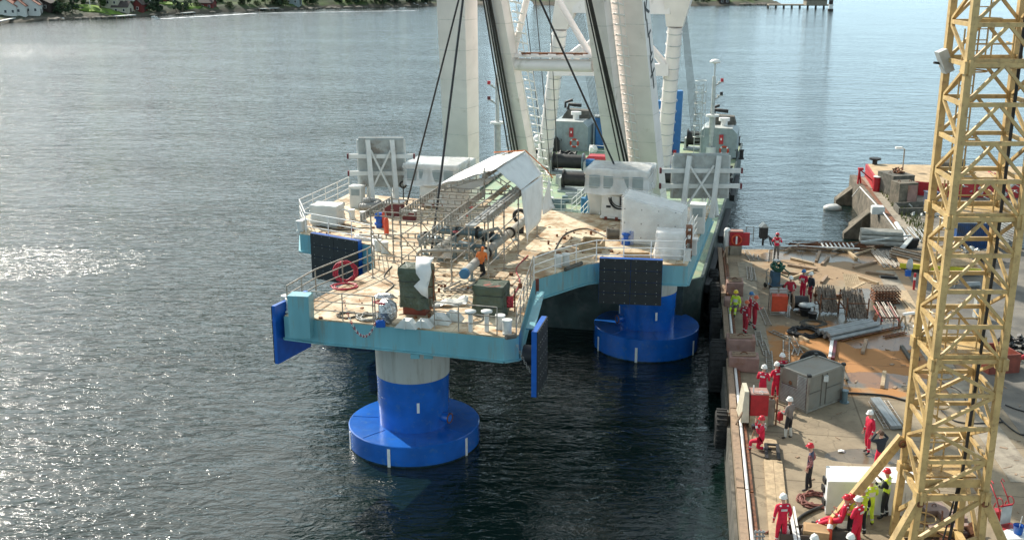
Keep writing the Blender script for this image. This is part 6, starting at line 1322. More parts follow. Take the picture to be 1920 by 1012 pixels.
def log_bundle(px, py, label, n=30, ln=2.2, rad=.42, rz=R(35), m_=galv):
    p = K(px, py); t = thing('tube_bundle', label, 'tube bundle', p, rz); rnd = random.Random(px)
    for i in range(n): a = i*2.4; r_ = rad*sqrt((i+.5)/n); x, z = r_*cos(a), r_*sin(a)+rad+.05; mb = M(); mb.tube([(x, rnd.uniform(-.12, .12), z), (x, ln+rnd.uniform(-.1, .1), z)], .05, 6); mb.build('tube', wood if i % 3 else m_, t, world=False)
log_bundle(1730, 503, 'thick round bundle of brown and silver tubes on the yellow edged platform', 34)
A, B = K(1628, 492), K(1700, 462); mb = M(); mb.beam(K(1612, 470)+V((0, 0, .6)), K(1706, 462)+V((0, 0, .75)), .12, .1); mb.beam(K(1682, 486)+V((0, 0, .4)), K(1706, 466)+V((0, 0, .7)), .28, .1); solo(mb, 'crossed_beams', lgrey, 'two pale beams crossing over the tube fan', 'beams')
mb = M(); mb.prism([K(1641, 478).xy[:], K(1658, 506).xy[:], K(1700, 506).xy[:], K(1690, 478).xy[:]], 2.01, 2.06); solo(mb, 'plywood_sheet', ply, 'plywood sheet under the silver tube fan', 'plywood')
# yellow edged platform
a, b = K(1686, 508), K(1838, 519); t = thing('loading_platform', 'low loading platform with a yellow front edge behind the crane tower', 'platform', a); mb = M(); mb.beam(a+V((0, 0, .35)), b+V((0, 0, .35)), .12, .28); mb.build('edge', mat('sign_yellow', (.62, .55, .03), .5), t)
mb = M(); mb.prism([a.xy[:], b.xy[:], (b+V((.4, 3.6, 0))).xy[:], (a+V((.8, 3.6, 0))).xy[:]], QZ+.4, QZ+.46); mb.build('boards', ply, t); mb = M(); mb.prism([(a+V((.2, .3, 0))).xy[:], (b+V((-.2, .3, 0))).xy[:], (b+V((.2, 3.4, 0))).xy[:], (a+V((.9, 3.4, 0))).xy[:]], QZ, QZ+.4); mb.build('base', concd, t)
p = K(1703, 526); t = thing('hanging_bag', 'white and blue work bag hanging on the yellow edged platform', 'bag', p); mb = M(); mb.ball(p+V((0, 0, .95)), .25, 10, (.8, .5, 1.6)); mb.v = [q+V((random.uniform(-.04, .04), 0, random.uniform(-.04, .04))) for q in mb.v]; mb.build('bag', lgrey, t); mb = M(); mb.box(p+V((-.1, -.1, .5)), (.3, .2, .35)); mb.build('blue_pouch', blue2, t)
p = K(1713, 543); mb = M(); t = thing('marker_post', 'thin red and white marker post near the duct covers', 'post', p)
for i, m_ in enumerate((redp, white, redp)): mb = M(); mb.cyl(p, .07, QZ+[0, .6, .75][i], QZ+[.6, .75, .98][i], 8); mb.build('band', m_, t)
p = K(1702, 608); t = thing('saw_horse', 'white stained saw horse left of the small cable drum', 'saw horse', p, R(20)); mb = M(); mb.beam((-.35, 0, .6), (.35, 0, .6), .12); mb.build('top_bar', white, t, world=False)
for x in (-.3, .3):
    for y in (-.25, .25): mb = M(); mb.beam((x, y, 0), (x, 0, .6), .07); mb.build('leg', woodp, t, world=False)
# ---- generator container ----
a, b, c = K(1461, 753), K(1512, 774), K(1576, 750); H_ = 1.55
ux = (b-a); uy = (c-b); rzg = atan2(ux.y, ux.x); w_, d_ = ux.length, uy.length
t = thing('generator_container', 'grey generator container with louvred end standing on the quay', 'generator', a, 0)
# use an upright box spanned by a, b, c
def wq(u, v, z): return a+ux*u+uy*v+V((0, 0, z))
H_ = PD(1519, 707, b.y).z-QZ
mb = M(); mb.frame8([wq(0, 0, .05), wq(1, 0, .05), wq(1, 1, .05), wq(0, 1, .05)], [wq(0, 0, H_), wq(1, 0, H_), wq(1, 1, H_), wq(0, 1, H_)]); mb.build('case', mat('generator_grey', (.22, .205, .17), .6, var=.06, dirt=(.2, .17, .13), dscale=1.5), t)
nx = V((ux.y, -ux.x, 0)).normalized(); ny = V((uy.y, -uy.x, 0)).normalized()
mb = M(); mb.beam(wq(.03, 0, .08)+nx*.01, wq(.97, 0, .08)+nx*.01, .08, .14)
for u, v in ((0, 0), (1, 0), (1, 1), (0, 1)): mb.beam(wq(u, v, 0), wq(u, v, H_+.02), .1, .1)
for z in (.06, H_): mb.beam(wq(0, 0, z), wq(1, 0, z), .08); mb.beam(wq(1, 0, z), wq(1, 1, z), .08); mb.beam(wq(1, 1, z), wq(0, 1, z), .08); mb.beam(wq(0, 1, z), wq(0, 0, z), .08)
mb.build('corner_frame', mat('generator_frame', (.27, .255, .215), .6, dirt=(.15, .12, .1)), t)
mb = M()
for i in range(13): z = .14+i*.062; mb.beam(wq(.05, 0, z)+nx*.03, wq(.95, 0, z)+nx*.03, .05, .028)
for i in range(13, 23): z = .14+i*.062; mb.beam(wq(.62, 0, z)+nx*.03, wq(.95, 0, z)+nx*.03, .05, .028)
lv = mb.build('louvre', lgrey, t); mb = M(); mb.frame8([wq(.04, 0, .1)+nx*.004, wq(.96, 0, .1)+nx*.004, wq(.96, 0, .1)+nx*.015, wq(.04, 0, .1)+nx*.015], [wq(.04, 0, .92)+nx*.004, wq(.96, 0, .92)+nx*.004, wq(.96, 0, .92)+nx*.015, wq(.04, 0, .92)+nx*.015]); mb.frame8([wq(.6, 0, .93)+nx*.004, wq(.96, 0, .93)+nx*.004, wq(.96, 0, .93)+nx*.015, wq(.6, 0, .93)+nx*.015], [wq(.6, 0, 1.5)+nx*.004, wq(.96, 0, 1.5)+nx*.004, wq(.96, 0, 1.5)+nx*.015, wq(.6, 0, 1.5)+nx*.015]); mb.build('louvre_back', maroon, lv)
mb = M(); mb.ring(wq(.36, 0, 1.05)+nx*.02, .06, .03, tuple(nx), 12, 5); mb.build('port', rust, t)
for v in (.38, .52): mb = M(); mb.beam(wq(1, v, .12)+ny*.012, wq(1, v, H_-.08)+ny*.012, .03, .03); mb.build('door_seam', concd, t)
for v0, v1 in ((.04, .37), (.54, .96)): mb = M(); mb.beam(wq(1, v0, H_*.52)+ny*.012, wq(1, v1, H_*.52)+ny*.012, .02, .03); mb.build('panel_seam', concd, t)
mb = M(); mb.box(wq(1, .47, H_*.82)+ny*.02, (.2, .2, .25)); mb.build('filler_cap', offw, t)
for u, v in ((0, 1), (1, 0), (1, 1), (0, 0)): mb = M(); mb.box(wq(u, v, H_+.06), (.16, .16, .1)); mb.build('corner_casting', black, t)
p = K(1526, 712)+V((0, 0, 0)); mb = M(); mb.lathe(p+V((0, .2, .66)), [(.4, -.15), (.6, -.15), (.68, -.08), (.68, .08), (.6, .15), (.4, .15), (.4, -.15)], 28, axis=(.1, 1, 0)); solo(mb, 'big_tyre', rubber, 'big black tyre standing half hidden behind the generator container', 'tyre')
# red pump cabinet
p = K(1421, 800); t = thing('pump_cabinet', 'red pump cabinet on a yellowish plinth with a white slanted housing', 'cabinet', p, R(-4)); mb = M(); mb.box((0, .3, .25), (.72, .75, .5)); mb.build('plinth', mat('cream_concrete', (.42, .36, .24), .8), t, world=False)
mb = M(); mb.box((0, .3, .95), (.72, .7, .9)); mb.build('case', redp, t, world=False, bev=.015); mb = M(); mb.box((0, .3, 1.42), (.74, .72, .04)); mb.build('top_plate', concp, t, world=False)
mb = M(); mb.tube([(-.25, .1, 1.42), (-.25, .1, 1.75)], .03, 6); mb.tube([(-.2, .05, 1.5), (.3, .05, 1.5)], .02, 5); mb.ring((0.05, -.02, 1.5), .07, .015, (0, 1, 0)); mb.build('fitting', white, t, world=False)
mb = M(); mb.add([(-.75, -.3, .3), (-.42, -.3, .3), (-.42, 1.0, .3), (-.75, 1.0, .3), (-.62, -.1, 1.55), (-.45, -.1, 1.55), (-.45, .75, 1.6), (-.62, .75, 1.6)], [[3, 2, 1, 0], [0, 1, 5, 4], [1, 2, 6, 5], [2, 3, 7, 6], [3, 0, 4, 7], [4, 5, 6, 7]]); mb.build('housing', mat('housing_cream', (.6, .55, .42), .6), t, world=False)
mb = M(); mb.beam((-.95, -.35, .25), (-.5, -.1, 1.0), .07); mb.build('brace', wood, t, world=False)
p = K(1449, 800); t = thing('steel_frame_bench', 'upright pale board frame between pump cabinet and grey shirted worker', 'frame', p, R(-3)); mb = M(); mb.box((-.1, .2, .55), (.3, .12, 1.1)); mb.build('board', conc, t, world=False)
for x, y in ((.15, .2), (.15, .7), (-.3, .7)): mb = M(); mb.beam((x, y, 0), (x, y, 1.15), .06); mb.build('post', rust, t, world=False)
mb = M(); mb.beam((-.3, .7, 1.0), (.15, .7, 1.0), .06); mb.beam((.15, .2, 1.0), (.15, .7, 1.0), .06); mb.beam((-.3, .2, .6), (.15, .2, .6), .06); mb.build('rail', rust, t, world=False)
p = K(1583, 754); mb = M(); mb.cyl(p, .12, QZ, QZ+.5, 12); mb.cyl(p, .15, QZ+.5, QZ+.56, 12); mb.cyl(p, .2, QZ, QZ+.04, 12); solo(mb, 'steel_bollard', pipeg, 'short green grey steel bollard beside the generator container', 'bollard')
def ghose(pts, r, label, m_=black, name='hose'):
    q = [K(*a)+V((0, 0, r+.01)) for a in pts]; sm = []
    for i in range(len(q)-1):
        p0, p1, p2, p3 = q[max(i-1, 0)], q[i], q[i+1], q[min(i+2, len(q)-1)]
        for k in range(6): u = k/6; sm.append(.5*((2*p1)+(-p0+p2)*u+(2*p0-5*p1+4*p2-p3)*u*u+(-p0+3*p1-3*p2+p3)*u**3))
    sm.append(q[-1]); mb = M(); mb.tube(sm, r, 6); return solo(mb, name, m_, label, 'hose')
ghose([(1576, 738), (1620, 740), (1665, 744), (1705, 754), (1740, 756)], .045, 'black hose running right from the generator container')
ghose([(1480, 1003), (1488, 985), (1510, 966), (1546, 950)], .06, 'thick dark hose curving from the crate to the white container')
ghose([(1885, 760), (1905, 768), (1930, 775)], .03, 'thin black hose right of the crane tower, upper'); ghose([(1870, 780), (1890, 800), (1915, 816), (1935, 812)], .03, 'thin black hose right of the crane tower, lower'); ghose([(1765, 770), (1790, 790), (1830, 795), (1880, 792)], .03, 'black hose lying behind the crane tower at mid height'); ghose([(1750, 700), (1770, 720), (1800, 735), (1820, 770)], .025, 'thin cable lying behind the crane tower')
ghose([(1462, 996), (1450, 990), (1436, 1000), (1425, 995)], .03, 'brown hose looping from the valve manifold', hose_b)
mb = coil(K(1529, 940), .6, .03, 10, None, h=.15, jit=.5); solo(mb, 'rusty_hose_coil', hose_b, 'coil of rusty red hose left of the white container', 'hose')
# timber walkway plank with channel at its head
a, b = K(1443, 848), K(1466, 1060); t = thing('timber_walkway', 'long pale timber walkway leading to the worker at the bottom', 'walkway', K(1455, 930)); d = (b-a).normalized(); s = V((d.y, -d.x, 0))
a1 = K(1449, 866); mb = M()
for k in (-1, 1): mb.beam(a1+s*k*.17+V((0, 0, .05)), b+s*k*.17+V((0, 0, .05)), .33, .1)
mb.build('planks', woodp, t); mb = M()
for k in (-1, 1): mb.beam(K(1446, 838)+s*k*.22+V((0, 0, .08)), a1+s*k*.22+V((0, 0, .08)), .12, .16)
mb.beam(K(1446, 838)-s*.25+V((0, 0, .1)), K(1446, 838)+s*.25+V((0, 0, .1)), .1); mb.build('channel_end', black, t); mb = M(); mb.beam(K(1441, 826)+V((0, 0, .05)), K(1446, 842)+V((0, 0, .05)), .55, .1); mb.build('head_plank', woodp, t)
# white container
a, b = K(1547, 964), K(1722, 967); t0 = PD(1555, 902, a.y); Hc = t0.z-QZ; t = thing('white_container', 'white box container with a bright top beside the crane tower base', 'container', a)
dv = V((.27, 1.2, 0)); bx = b-a
def cq(u, v, z): return a+bx*u+dv*v+V((0, 0, z))
mb = M(); mb.frame8([cq(0, 0, 0), cq(1, 0, 0), cq(1, 1, 0), cq(0, 1, 0)], [cq(0, 0, Hc), cq(1, 0, Hc), cq(1, 1, Hc), cq(0, 1, Hc)]); mb.build('case', mat('container_white', (.74, .73, .70), .5, var=.03, dirt=(.5, .45, .38), dscale=2, dlo=.6, dhi=.8), t, bev=.02)
mb = M(); mb.beam(cq(.26, -.008, Hc*.42), cq(.5, -.008, Hc*.42), .03, .3); mb.build('lower_panel', lgrey, t); mb = M(); mb.tube([cq(.43, -.03, Hc*.62), cq(.43, -.03, Hc*.85)], .012, 5); mb.box(cq(.43, -.04, Hc*.86), (.07, .05, .14)); mb.build('switch', black, t)
for u in (.66, .72, .78, .84, .9): mb = M(); mb.beam(cq(u, -.012, .1), cq(u, -.012, Hc*.7), .012, .012); mb.build('panel_seam', lgrey, t)
for v, z in ((.2, .3), (.5, .8), (.7, .45)): mb = M(); mb.box(cq(-.02, v, Hc*z), (.06, .3, .2)); mb.build('end_fitting', black, t)
p = K(1571, 848); mb = M(); mb.sheet([[p+V((.12*i+.03*j, .1*j-.02*i, .03+.03*((i+j) % 2))) for i in range(3)] for j in range(3)], .01); solo(mb, 'crumpled_paper', white, 'crumpled white paper lying in the middle of the quay', 'paper')
# bottom edge clutter
p = K(1422, 1022); t = thing('valve_manifold', 'small steel valve manifold standing at the bottom left of the quay', 'manifold', p); 
for x in (-.12, .0, .12): mb = M(); mb.tube([p+V((x, 0, 0)), p+V((x, 0, .55))], .03, 6); [mb.tube([p+V((x-.05, -.03, z)), p+V((x+.06, -.03, z))], .035, 6) for z in (.2, .35, .5)]; mb.build('valve_column', steelp, t)
mb = M(); mb.beam(p+V((-.25, 0, .03)), p+V((.25, 0, .03)), .3, .06); mb.build('base', black, t)
p = K(1490, 1018); t = thing('tool_crate', 'dark open tool crate with gas bottles in front of the bottom worker', 'crate', p, R(-8))
for (x, y, w2, d2) in ((0, -.35, 1.0, .05), (0, .35, 1.0, .05), (-.5, 0, .05, .7), (.5, 0, .05, .7)): mb = M(); mb.box((x, y, .25), (w2, d2, .5)); mb.build('side', mat('crate_brown', (.07, .055, .045), .7), t, world=False)
mb = M(); mb.box((0, 0, .03), (.96, .66, .05)); mb.build('bottom', black, t, world=False)
for k, x in enumerate((-.25, .05, .25)): q = p+V((x, .05, .05)); mb = M(); mb.lathe(q, [(.08, 0), (.08, .4), (.03, .48), (.03, .55)], 10); solo(mb, 'small_bottle', [white, galv, galv][k], ['white bottle standing in the dark tool crate', 'middle steel bottle standing in the dark tool crate', 'right steel bottle standing in the dark tool crate'][k], 'bottle')
a = K(1478, 980)+V((0, 0, .6)); mb = M(); mb.beam(a, K(1490, 1040)+V((0, 0, .5)), .1, .05); solo(mb, 'white_rail', white, 'wider left one of two white rails over the tool crate', 'rail'); mb = M(); mb.beam(a+V((.14, 0, 0)), K(1497, 1040)+V((0, 0, .5)), .06, .05); solo(mb, 'white_rail', white, 'narrower right one of two white rails over the tool crate', 'rail')
p = K(1528, 1020); mb = M(); mb.box(p+V((0, 0, .3)), (.8, .6, .6), R(-15)); mb.box(p+V((0, -.1, .62)), (.7, .3, .03), R(-15), .3); solo(mb, 'cardboard_box', ply, 'brown cardboard box beside the orange lifebuoy', 'box')
lifebuoy(K(1554, 1016)+V((0, 0, .42)), (.9, -.3, 0), label='orange lifebuoy standing on edge at the bottom of the quay')
p = K(1575, 1012); mb = M(); mb.box(p+V((0, .2, .2)), (.7, .7, .4)); mb.box(p+V((.1, .2, .43)), (.5, .5, .05)); solo(mb, 'grey_case', concd, 'flat grey case right of the orange lifebuoy', 'case')
# hand truck
p = K(1882, 985); t = thing('hand_truck', 'red hand truck with curled handles and grey plate', 'hand truck', p, R(18)); mb = M()
for x in (-.22, .22):
    mb = M(); mb.tube([(x, 0, .05), (x, .0, .5), (x, .22, .9), (x-.05, .55, 1.35), (x-.05, .5, 1.45), (x-.05, .4, 1.4)], .022, 6); mb.ring((x+.03, .1, .85), .14, .018, (1, 0, 0), 14, 5); mb.build('side_tube', redp, t, world=False)
    mb = M(); mb.tube([(x*1.25-.04, .25, .15), (x*1.25+.04, .25, .15)], .15, 14); mb.build('wheel', black, t, world=False); mb = M(); mb.tube([(x, .45, .1), (x, .25, .75)], .018, 5); mb.build('stay', redp, t, world=False)
mb = M(); mb.box((0, -.03, .42), (.42, .03, .62)); mb.build('plate', lgrey, t, world=False); mb = M(); mb.box((0, -.15, .03), (.6, .36, .05)); mb.box((-.1, .3, .3), (.3, .25, .3)); mb.box((0, 0, .75), (.46, .05, .05)); mb.build('toe_plate', redp, t, world=False)
p = K(1908, 1003); t = thing('bucket', 'blue bucket with a brush handle on a crumpled plastic sheet', 'bucket', p+V((0, 0, .06))); mb = M(); mb.lathe(p, [(.01, .07), (.13, .07), (.17, .36), (.18, .37), (.16, .35), (.12, .12)], 16); mb.build('pail', blue2, t); mb = M(); mb.tube([p+V((0, 0, .15)), p+V((.12, .1, .65))], .015, 5); mb.build('brush_handle', white, t)
mb = M(); mb.sheet([[p+V((-.6+.18*i, -.4+.16*j, .03+.05*random.random())) for i in range(7)] for j in range(6)], .01); solo(mb, 'plastic_sheet', white, 'crumpled white sheet under the blue bucket', 'plastic sheet')
# right hand yard things seen through the tower
p = K(1829, 466); t = thing('blue_container', 'blue corrugated container standing behind the crane tower', 'container', p, R(-4)); w_, d_, h_ = 2.6, 2.4, 1.7
mb = M(); mb.box((0, d_/2, h_/2), (w_, d_, h_)); mb.build('body', mat('container_blue', (.02, .07, .2), .5, dirt=(.05, .06, .08)), t, world=False); mb = M()
for i in range(20): mb.box((-w_/2+.1+i*(w_-.2)/19, -.02, h_/2), (.05, .06, h_-.2))
mb.build('corrugation', MATS['container_blue'], t, world=False); mb = M(); mb.box((0, d_/2, h_+.03), (w_+.05, d_+.05, .06)); mb.build('roof', lgrey, t, world=False)
def heap(px, py, w, d, h, label, m_, n=26, seed=1, name='scrap_heap', cat='scrap'):
    rnd = random.Random(seed); p = K(px, py); mb = M()
    for i in range(n):
        c = p+V((rnd.uniform(-w, w)/2, rnd.uniform(-d, d)/2, rnd.uniform(.05, h)*.8)); 
        if rnd.random() < .5: mb.box(c, (rnd.uniform(.1, .5), rnd.uniform(.08, .3), rnd.uniform(.05, .25)), rnd.random()*3, rnd.random(), rnd.random())
        else: mb.tube([c, c+V((rnd.uniform(-.7, .7), rnd.uniform(-.5, .5), rnd.uniform(-.2, .3)))], rnd.uniform(.02, .06), 5)
    return solo(mb, name, m_, label, cat, kind='stuff')
heap(1836, 486, 2.0, 1.2, .9, 'tangled white and dark scrap in front of the blue container', lgrey, 40, 1); heap(1825, 484, 1.6, 1.0, .6, 'dark scrap under the white scrap', black, 30, 2)
heap(1893, 665, 1.0, 1.0, 1.3, 'tall heap of dark rope and net right of the crane tower', rope, 60, 3, 'net_heap', 'net'); heap(1735, 402, 2.4, 2.4, .5, 'rubble of white pieces behind the steel channel frame', lgrey, 22, 4)
heap(1905, 350, 6, 2, 1.4, 'red and white deck gear on the far vessel behind the crane tower', redp, 34, 5, 'deck_gear', 'deck gear'); heap(1850, 375, 7, 3, 1.6, 'pale pipes and fittings on the far pier behind the crane tower', lgrey, 44, 6, 'pipe_heap', 'pipes'); heap(1790, 1010, 1.6, 1.4, .35, 'rusty scrap under the crane tower', rust, 30, 8); heap(1905, 440, 1.5, 1.5, 1.0, 'dark tyres and scrap between tower and panel stack', black, 30, 9)
for k in range(9): p = K(1912, 462+k*0)+V((0, 0, .02+k*.17)); mb = M(); mb.box(p+V((.4, .8, .06)), (2.2, 2.4, .12), R(8+k % 2*2)); solo(mb, 'grey_slab', lgrey, ('lowest' if k == 0 else 'topmost' if k == 8 else ['second', 'third', 'fourth', 'fifth', 'sixth', 'seventh', 'eighth'][k-1]+' from the bottom')+' of the grey slabs stacked at the right edge', 'slab', 'grey slabs stacked at the right edge')
p = K(1882, 700); t = thing('red_skip', 'open red metal skip behind the crane tower', 'skip', p, R(10)); w_, d_, h_ = 1.5, 1.6, .9
for (x, y, a2, b2) in ((0, 0, w_, .06), (0, d_, w_, .06), (-w_/2, d_/2, .06, d_), (w_/2, d_/2, .06, d_)): mb = M(); mb.box((x, y, h_/2), (a2, b2, h_)); mb.build('side', redox, t, world=False)
mb = M(); mb.box((0, d_/2, .05), (w_-.1, d_-.1, .06)); mb.build('floor', maroon, t, world=False)
mb = M(); p = K(1900, 692); t = thing('lance', 'yellow and red tapered hose lance at the right edge', 'hose lance', p); mb.tube([p+V((.1, 0, .5)), p+V((.45, 0, .62))], .08, 10, True, .12); mb.build('red_sleeve', redp, t); mb = M(); mb.tube([p+V((.45, 0, .62)), p+V((1.4, .1, .85))], .12, 10, True, .16); mb.build('yellow_sleeve', mat('lime', (.5, .6, .05), .5), t)
p = K(1822, 540); mb = M(); mb.tube([p+V((-.35, 0, .2)), p+V((.45, .1, .2))], .17, 14); solo(mb, 'steel_pipe_piece', steelp, 'short shiny pipe lying on the gravel behind the tower', 'pipe')
p = K(1838, 600); mb = M(); mb.box(p+V((0, .3, .6)), (.45, .4, 1.1)); mb.box(p+V((0, .3, 1.17)), (.5, .45, .05)); solo(mb, 'grey_post_box', lgrey, 'pale upright box behind the crane tower', 'box')
for k, (px, py) in enumerate(((1805, 515), (1860, 500), (1770, 505))): p = K(px, py); mb = M(); [mb.beam(p+V((-1.0, .2*i, .55+.02*i)), p+V((1.1, .2*i+.3, .55)), .1, .05) for i in range(7)]; solo(mb, 'board_stack', woodp, ['pale boards lying on the yellow edged platform', 'pale boards right of the yellow edged platform', 'boards left of centre on the yellow edged platform'][k], 'boards')
lying_ladder((1780, 540), (1792, 500), .5, 'bright ladder leaning on the gravel behind the tower')
# pallets under the tower
for k, (px, py) in enumerate(((1750, 960), (1785, 975), (1765, 1000), (1800, 1000))):
    p = K(px, py); t = thing('concrete_pad', ['rear left', 'rear right', 'front left', 'front right'][k]+' square concrete ballast pad under the crane tower', 'ballast pad', p, 0, 'ballast pads under the tower'); mb = M(); mb.box((0, 0, .12), (.78, .6, .22), R(4)); mb.build('pad', mat('ballast', (.28, .2, .17), .85), t, world=False, bev=.02); mb = M(); mb.ring((0, 0, .25), .07, .015, (0, 1, 0)); mb.build('eye', rust, t, world=False)
# ---- the pier: buttresses and its gear ----
for k, (px, py, sz) in enumerate(((1592, 352, 1.0), (1622, 398, 1.0), (1652, 445, 1.0), (1600, 412, .6))):
    g = P(px, py, 1.4); t = thing('pier_buttress', ['farthest sloping concrete buttress at the pier head', 'middle sloping concrete buttress of the pier', 'nearest sloping concrete buttress by the corrugated pipes', 'low broken concrete block in the water beside the pier'][k], 'buttress', g, 0, 'sloping buttresses of the pier')
    d1 = -n_; mb = M(); w2 = 1.3*sz; L_ = 2.6*sz; e = pd*w2/2
    top = [g-e*.8, g+e*.8]; base = V((0, 0, -1.9))
    A0 = g-e+n_*.6; A1 = g+e+n_*.6; B0 = g-e-n_*L_*.42; B1 = g+e-n_*L_*.42
    zt = V((0, 0, .45*sz)); zl = V((0, 0, -1.0))
    mb.frame8([A0+base, B0+base, B1+base, A1+base], [A0+zt, B0+zl, B1+zl, A1+zt]); mb.build('block', concr, t, bev=.05)
mb = M(); mb.prism([(PL0-n_*.05).xy[:], (PL1-n_*.05).xy[:], (PL1+n_*.45).xy[:], (PL0+n_*.45).xy[:]], -3, 2.25); solo(mb, 'pier_kerb', concr, 'concrete kerb wall along the water side of the pier', 'kerb')
mb = M(); mb.prism([(PL0+n_*.46).xy[:], (PL1+n_*.46).xy[:], (PL1+n_*.8).xy[:], (PL0+n_*.8).xy[:]], 2.0, 2.2); solo(mb, 'rusty_rail', rust, 'rusty steel rail along the pier kerb', 'rail')
mb = M(); mb.tube([PL0+n_*.2+V((0, 0, .35)), PL0+pd*9+n_*.2+V((0, 0, .4)), PL0+pd*18-n_*.1+V((0, 0, .4)), PL0+pd*19-n_*.5+V((0, 0, -.6))], .045, 6); solo(mb, 'pier_pipe', white, 'thin pale pipe running along the pier kerb', 'pipe')
mb = M(); mb.tube([K(1680, 424)+V((0, 0, .2)), K(1700, 456)+V((0, 0, .2))], .16, 10); solo(mb, 'white_pipe', offw, 'thick white pipe lying on the near end of the pier', 'pipe')
p = P(1645, 400, 2.2); mb = M(); mb.box(p+V((0, 0, .25)), (.9, .8, .5), R(-10)); mb.box(p+V((0, 0, .53)), (.8, .7, .06), R(-10)); solo(mb, 'pier_block', offw, 'pale square block sitting on the pier kerb', 'block')
def bigbox(px, py, w, d, h, rz, m_, label, m2=None):
    p = K(px, py); t = thing('concrete_hut', label, 'concrete box', p, rz); mb = M(); mb.box((0, d/2, h/2), (w, d, h)); mb.build('wall', m_, t, world=False, bev=.03)
    mb = M(); mb.box((0, d/2, h+.04), (w+.02, d+.02, .06)); mb.build('lid', concd if m2 is None else m_, t, world=False)
    if m2: mb = M(); mb.box((w*.2, -.02, h/2-.02), (w*.5, .04, h-.1)); mb.build('door', m2, t, world=False); 
    for x in (-w*.3, w*.3): mb = M(); mb.ring((x, d/2, h+.08), .1, .025, (0, 1, 0)); mb.build('lifting_eye', rust, t, world=False)
bigbox(1692, 368, 1.9, 2.4, 1.6, R(12), concd, 'large dark concrete box on the pier under the lamp post'); bigbox(1701, 386, 1.55, 1.4, 1.7, R(10), concr, 'pale concrete box with stained door in front of the dark one', concp)
p = K(1745, 384); mb = M(); mb.box(p+V((0, 0, .5)), (.9, .8, 1.0)); mb.box(p+V((0, 0, 1.02)), (1.0, .9, .06)); solo(mb, 'blue_cabinet', mat('dull_blue', (.07, .09, .14), .6), 'dull blue cabinet right of the pale concrete box', 'cabinet')
t = thing('steel_channel_frame', 'dark steel channel frame lying on the pier in front of the concrete boxes', 'steel frame', K(1715, 402))
for a, b in (((1686, 403), (1745, 401)), ((1676, 392), (1686, 403)), ((1676, 392), (1730, 390))): mb = M(); mb.beam(K(*a)+V((0, 0, .25)), K(*b)+V((0, 0, .25)), .12, .5); mb.build('channel', concd, t)
bundle((1712, 431), (1735, 458), 6, .05, 'bright galvanised lengths lying on the near pier', steelp, 1, spread=2.2, jit=.5)
p = K(1711, 466); mb = M(); mb.box(p+V((0, 0, .35)), (.7, .2, .7), R(20), .3); mb.box(p+V((0, .25, .15)), (.6, .4, .3), R(20)); solo(mb, 'black_plate', black, 'black plate leaning at the landward end of the pier', 'plate')
p = K(1690, 342); t = thing('lamp_post', 'thin lamp post with white head on the pier', 'lamp post', p); hz = PD(1689, 279, p.y).z; mb = M(); mb.tube([p, V((p.x, p.y, hz))], .06, 6); mb.build('pole', galv, t); mb = M(); mb.tube([V((p.x, p.y, hz)), V((p.x-.3, p.y, hz+.05))], .05, 6); mb.box(V((p.x-.5, p.y, hz+.08)), (.55, .3, .16)); mb.build('lamp_head', white, t)
p = K(1611, 350); t = thing('red_davit', 'small red davit post at the pier head', 'davit', p); mb = M(); mb.beam(p+V((-.15, 0, 0)), p+V((-.1, 0, 1.5)), .12); mb.beam(p+V((.2, .2, 0)), p+V((-.1, 0, 1.4)), .1); mb.build('post', redp, t); mb = M(); mb.box(p+V((0, 0, 1.5)), (.4, .3, .2)); mb.beam(p+V((0, 0, 1.4)), p+V((1.3, -.4, .3)), .1); mb.build('head', redp, t)
for k, (px, py) in enumerate(((1648, 349), (1658, 349), (1666, 345))): p = K(px, py); mb = M(); mb.cyl(p, .28, QZ, QZ+.5, 10); mb.box(p+V((0, 0, .6)), (.6, .4, .3)); mb.tube([p+V((-.3, -.2, .3)), p+V((.3, -.2, .4))], .14, 8); solo(mb, 'mooring_winch', [black, dgrey, orgred][k], ['leftmost black mooring winch beside the red barge bow', 'grey mooring winch in the middle beside the red barge bow', 'small orange pump beside the grey mooring winch'][k], 'winch')
p = K(1690, 340); heap(1692, 368, .9, .6, .5, 'rusty chain lump on top of the dark concrete box', rust, 20, 12, 'chain_lump', 'chain'); 
for o in [x for x in COL.objects if x.name.startswith('chain_lump')]: o.location.z += 1.6; o.location.y += 1.2
mb = M(); rnd = random.Random(21)
for i in range(420):
    s = rnd.uniform(2, 36); o_ = rnd.uniform(.8, 15); q = Q(s, o_); k = rnd.random()
    if k < .6: mb.ball(q, rnd.uniform(.015, .05), 4, (1, 1, .5))
    elif k < .9: a = rnd.random()*6.3; l = rnd.uniform(.1, .45); mb.beam(q+V((0, 0, .02)), q+V((cos(a)*l, sin(a)*l, .025)), .03, .02)
    else: mb.box(q+V((0, 0, .02)), (rnd.uniform(.08, .3), rnd.uniform(.05, .15), .03), rnd.random()*3)
o = mb.build('litter', wood); tag(o, 'small wood chips, stones and litter scattered over the quay', kind='stuff')
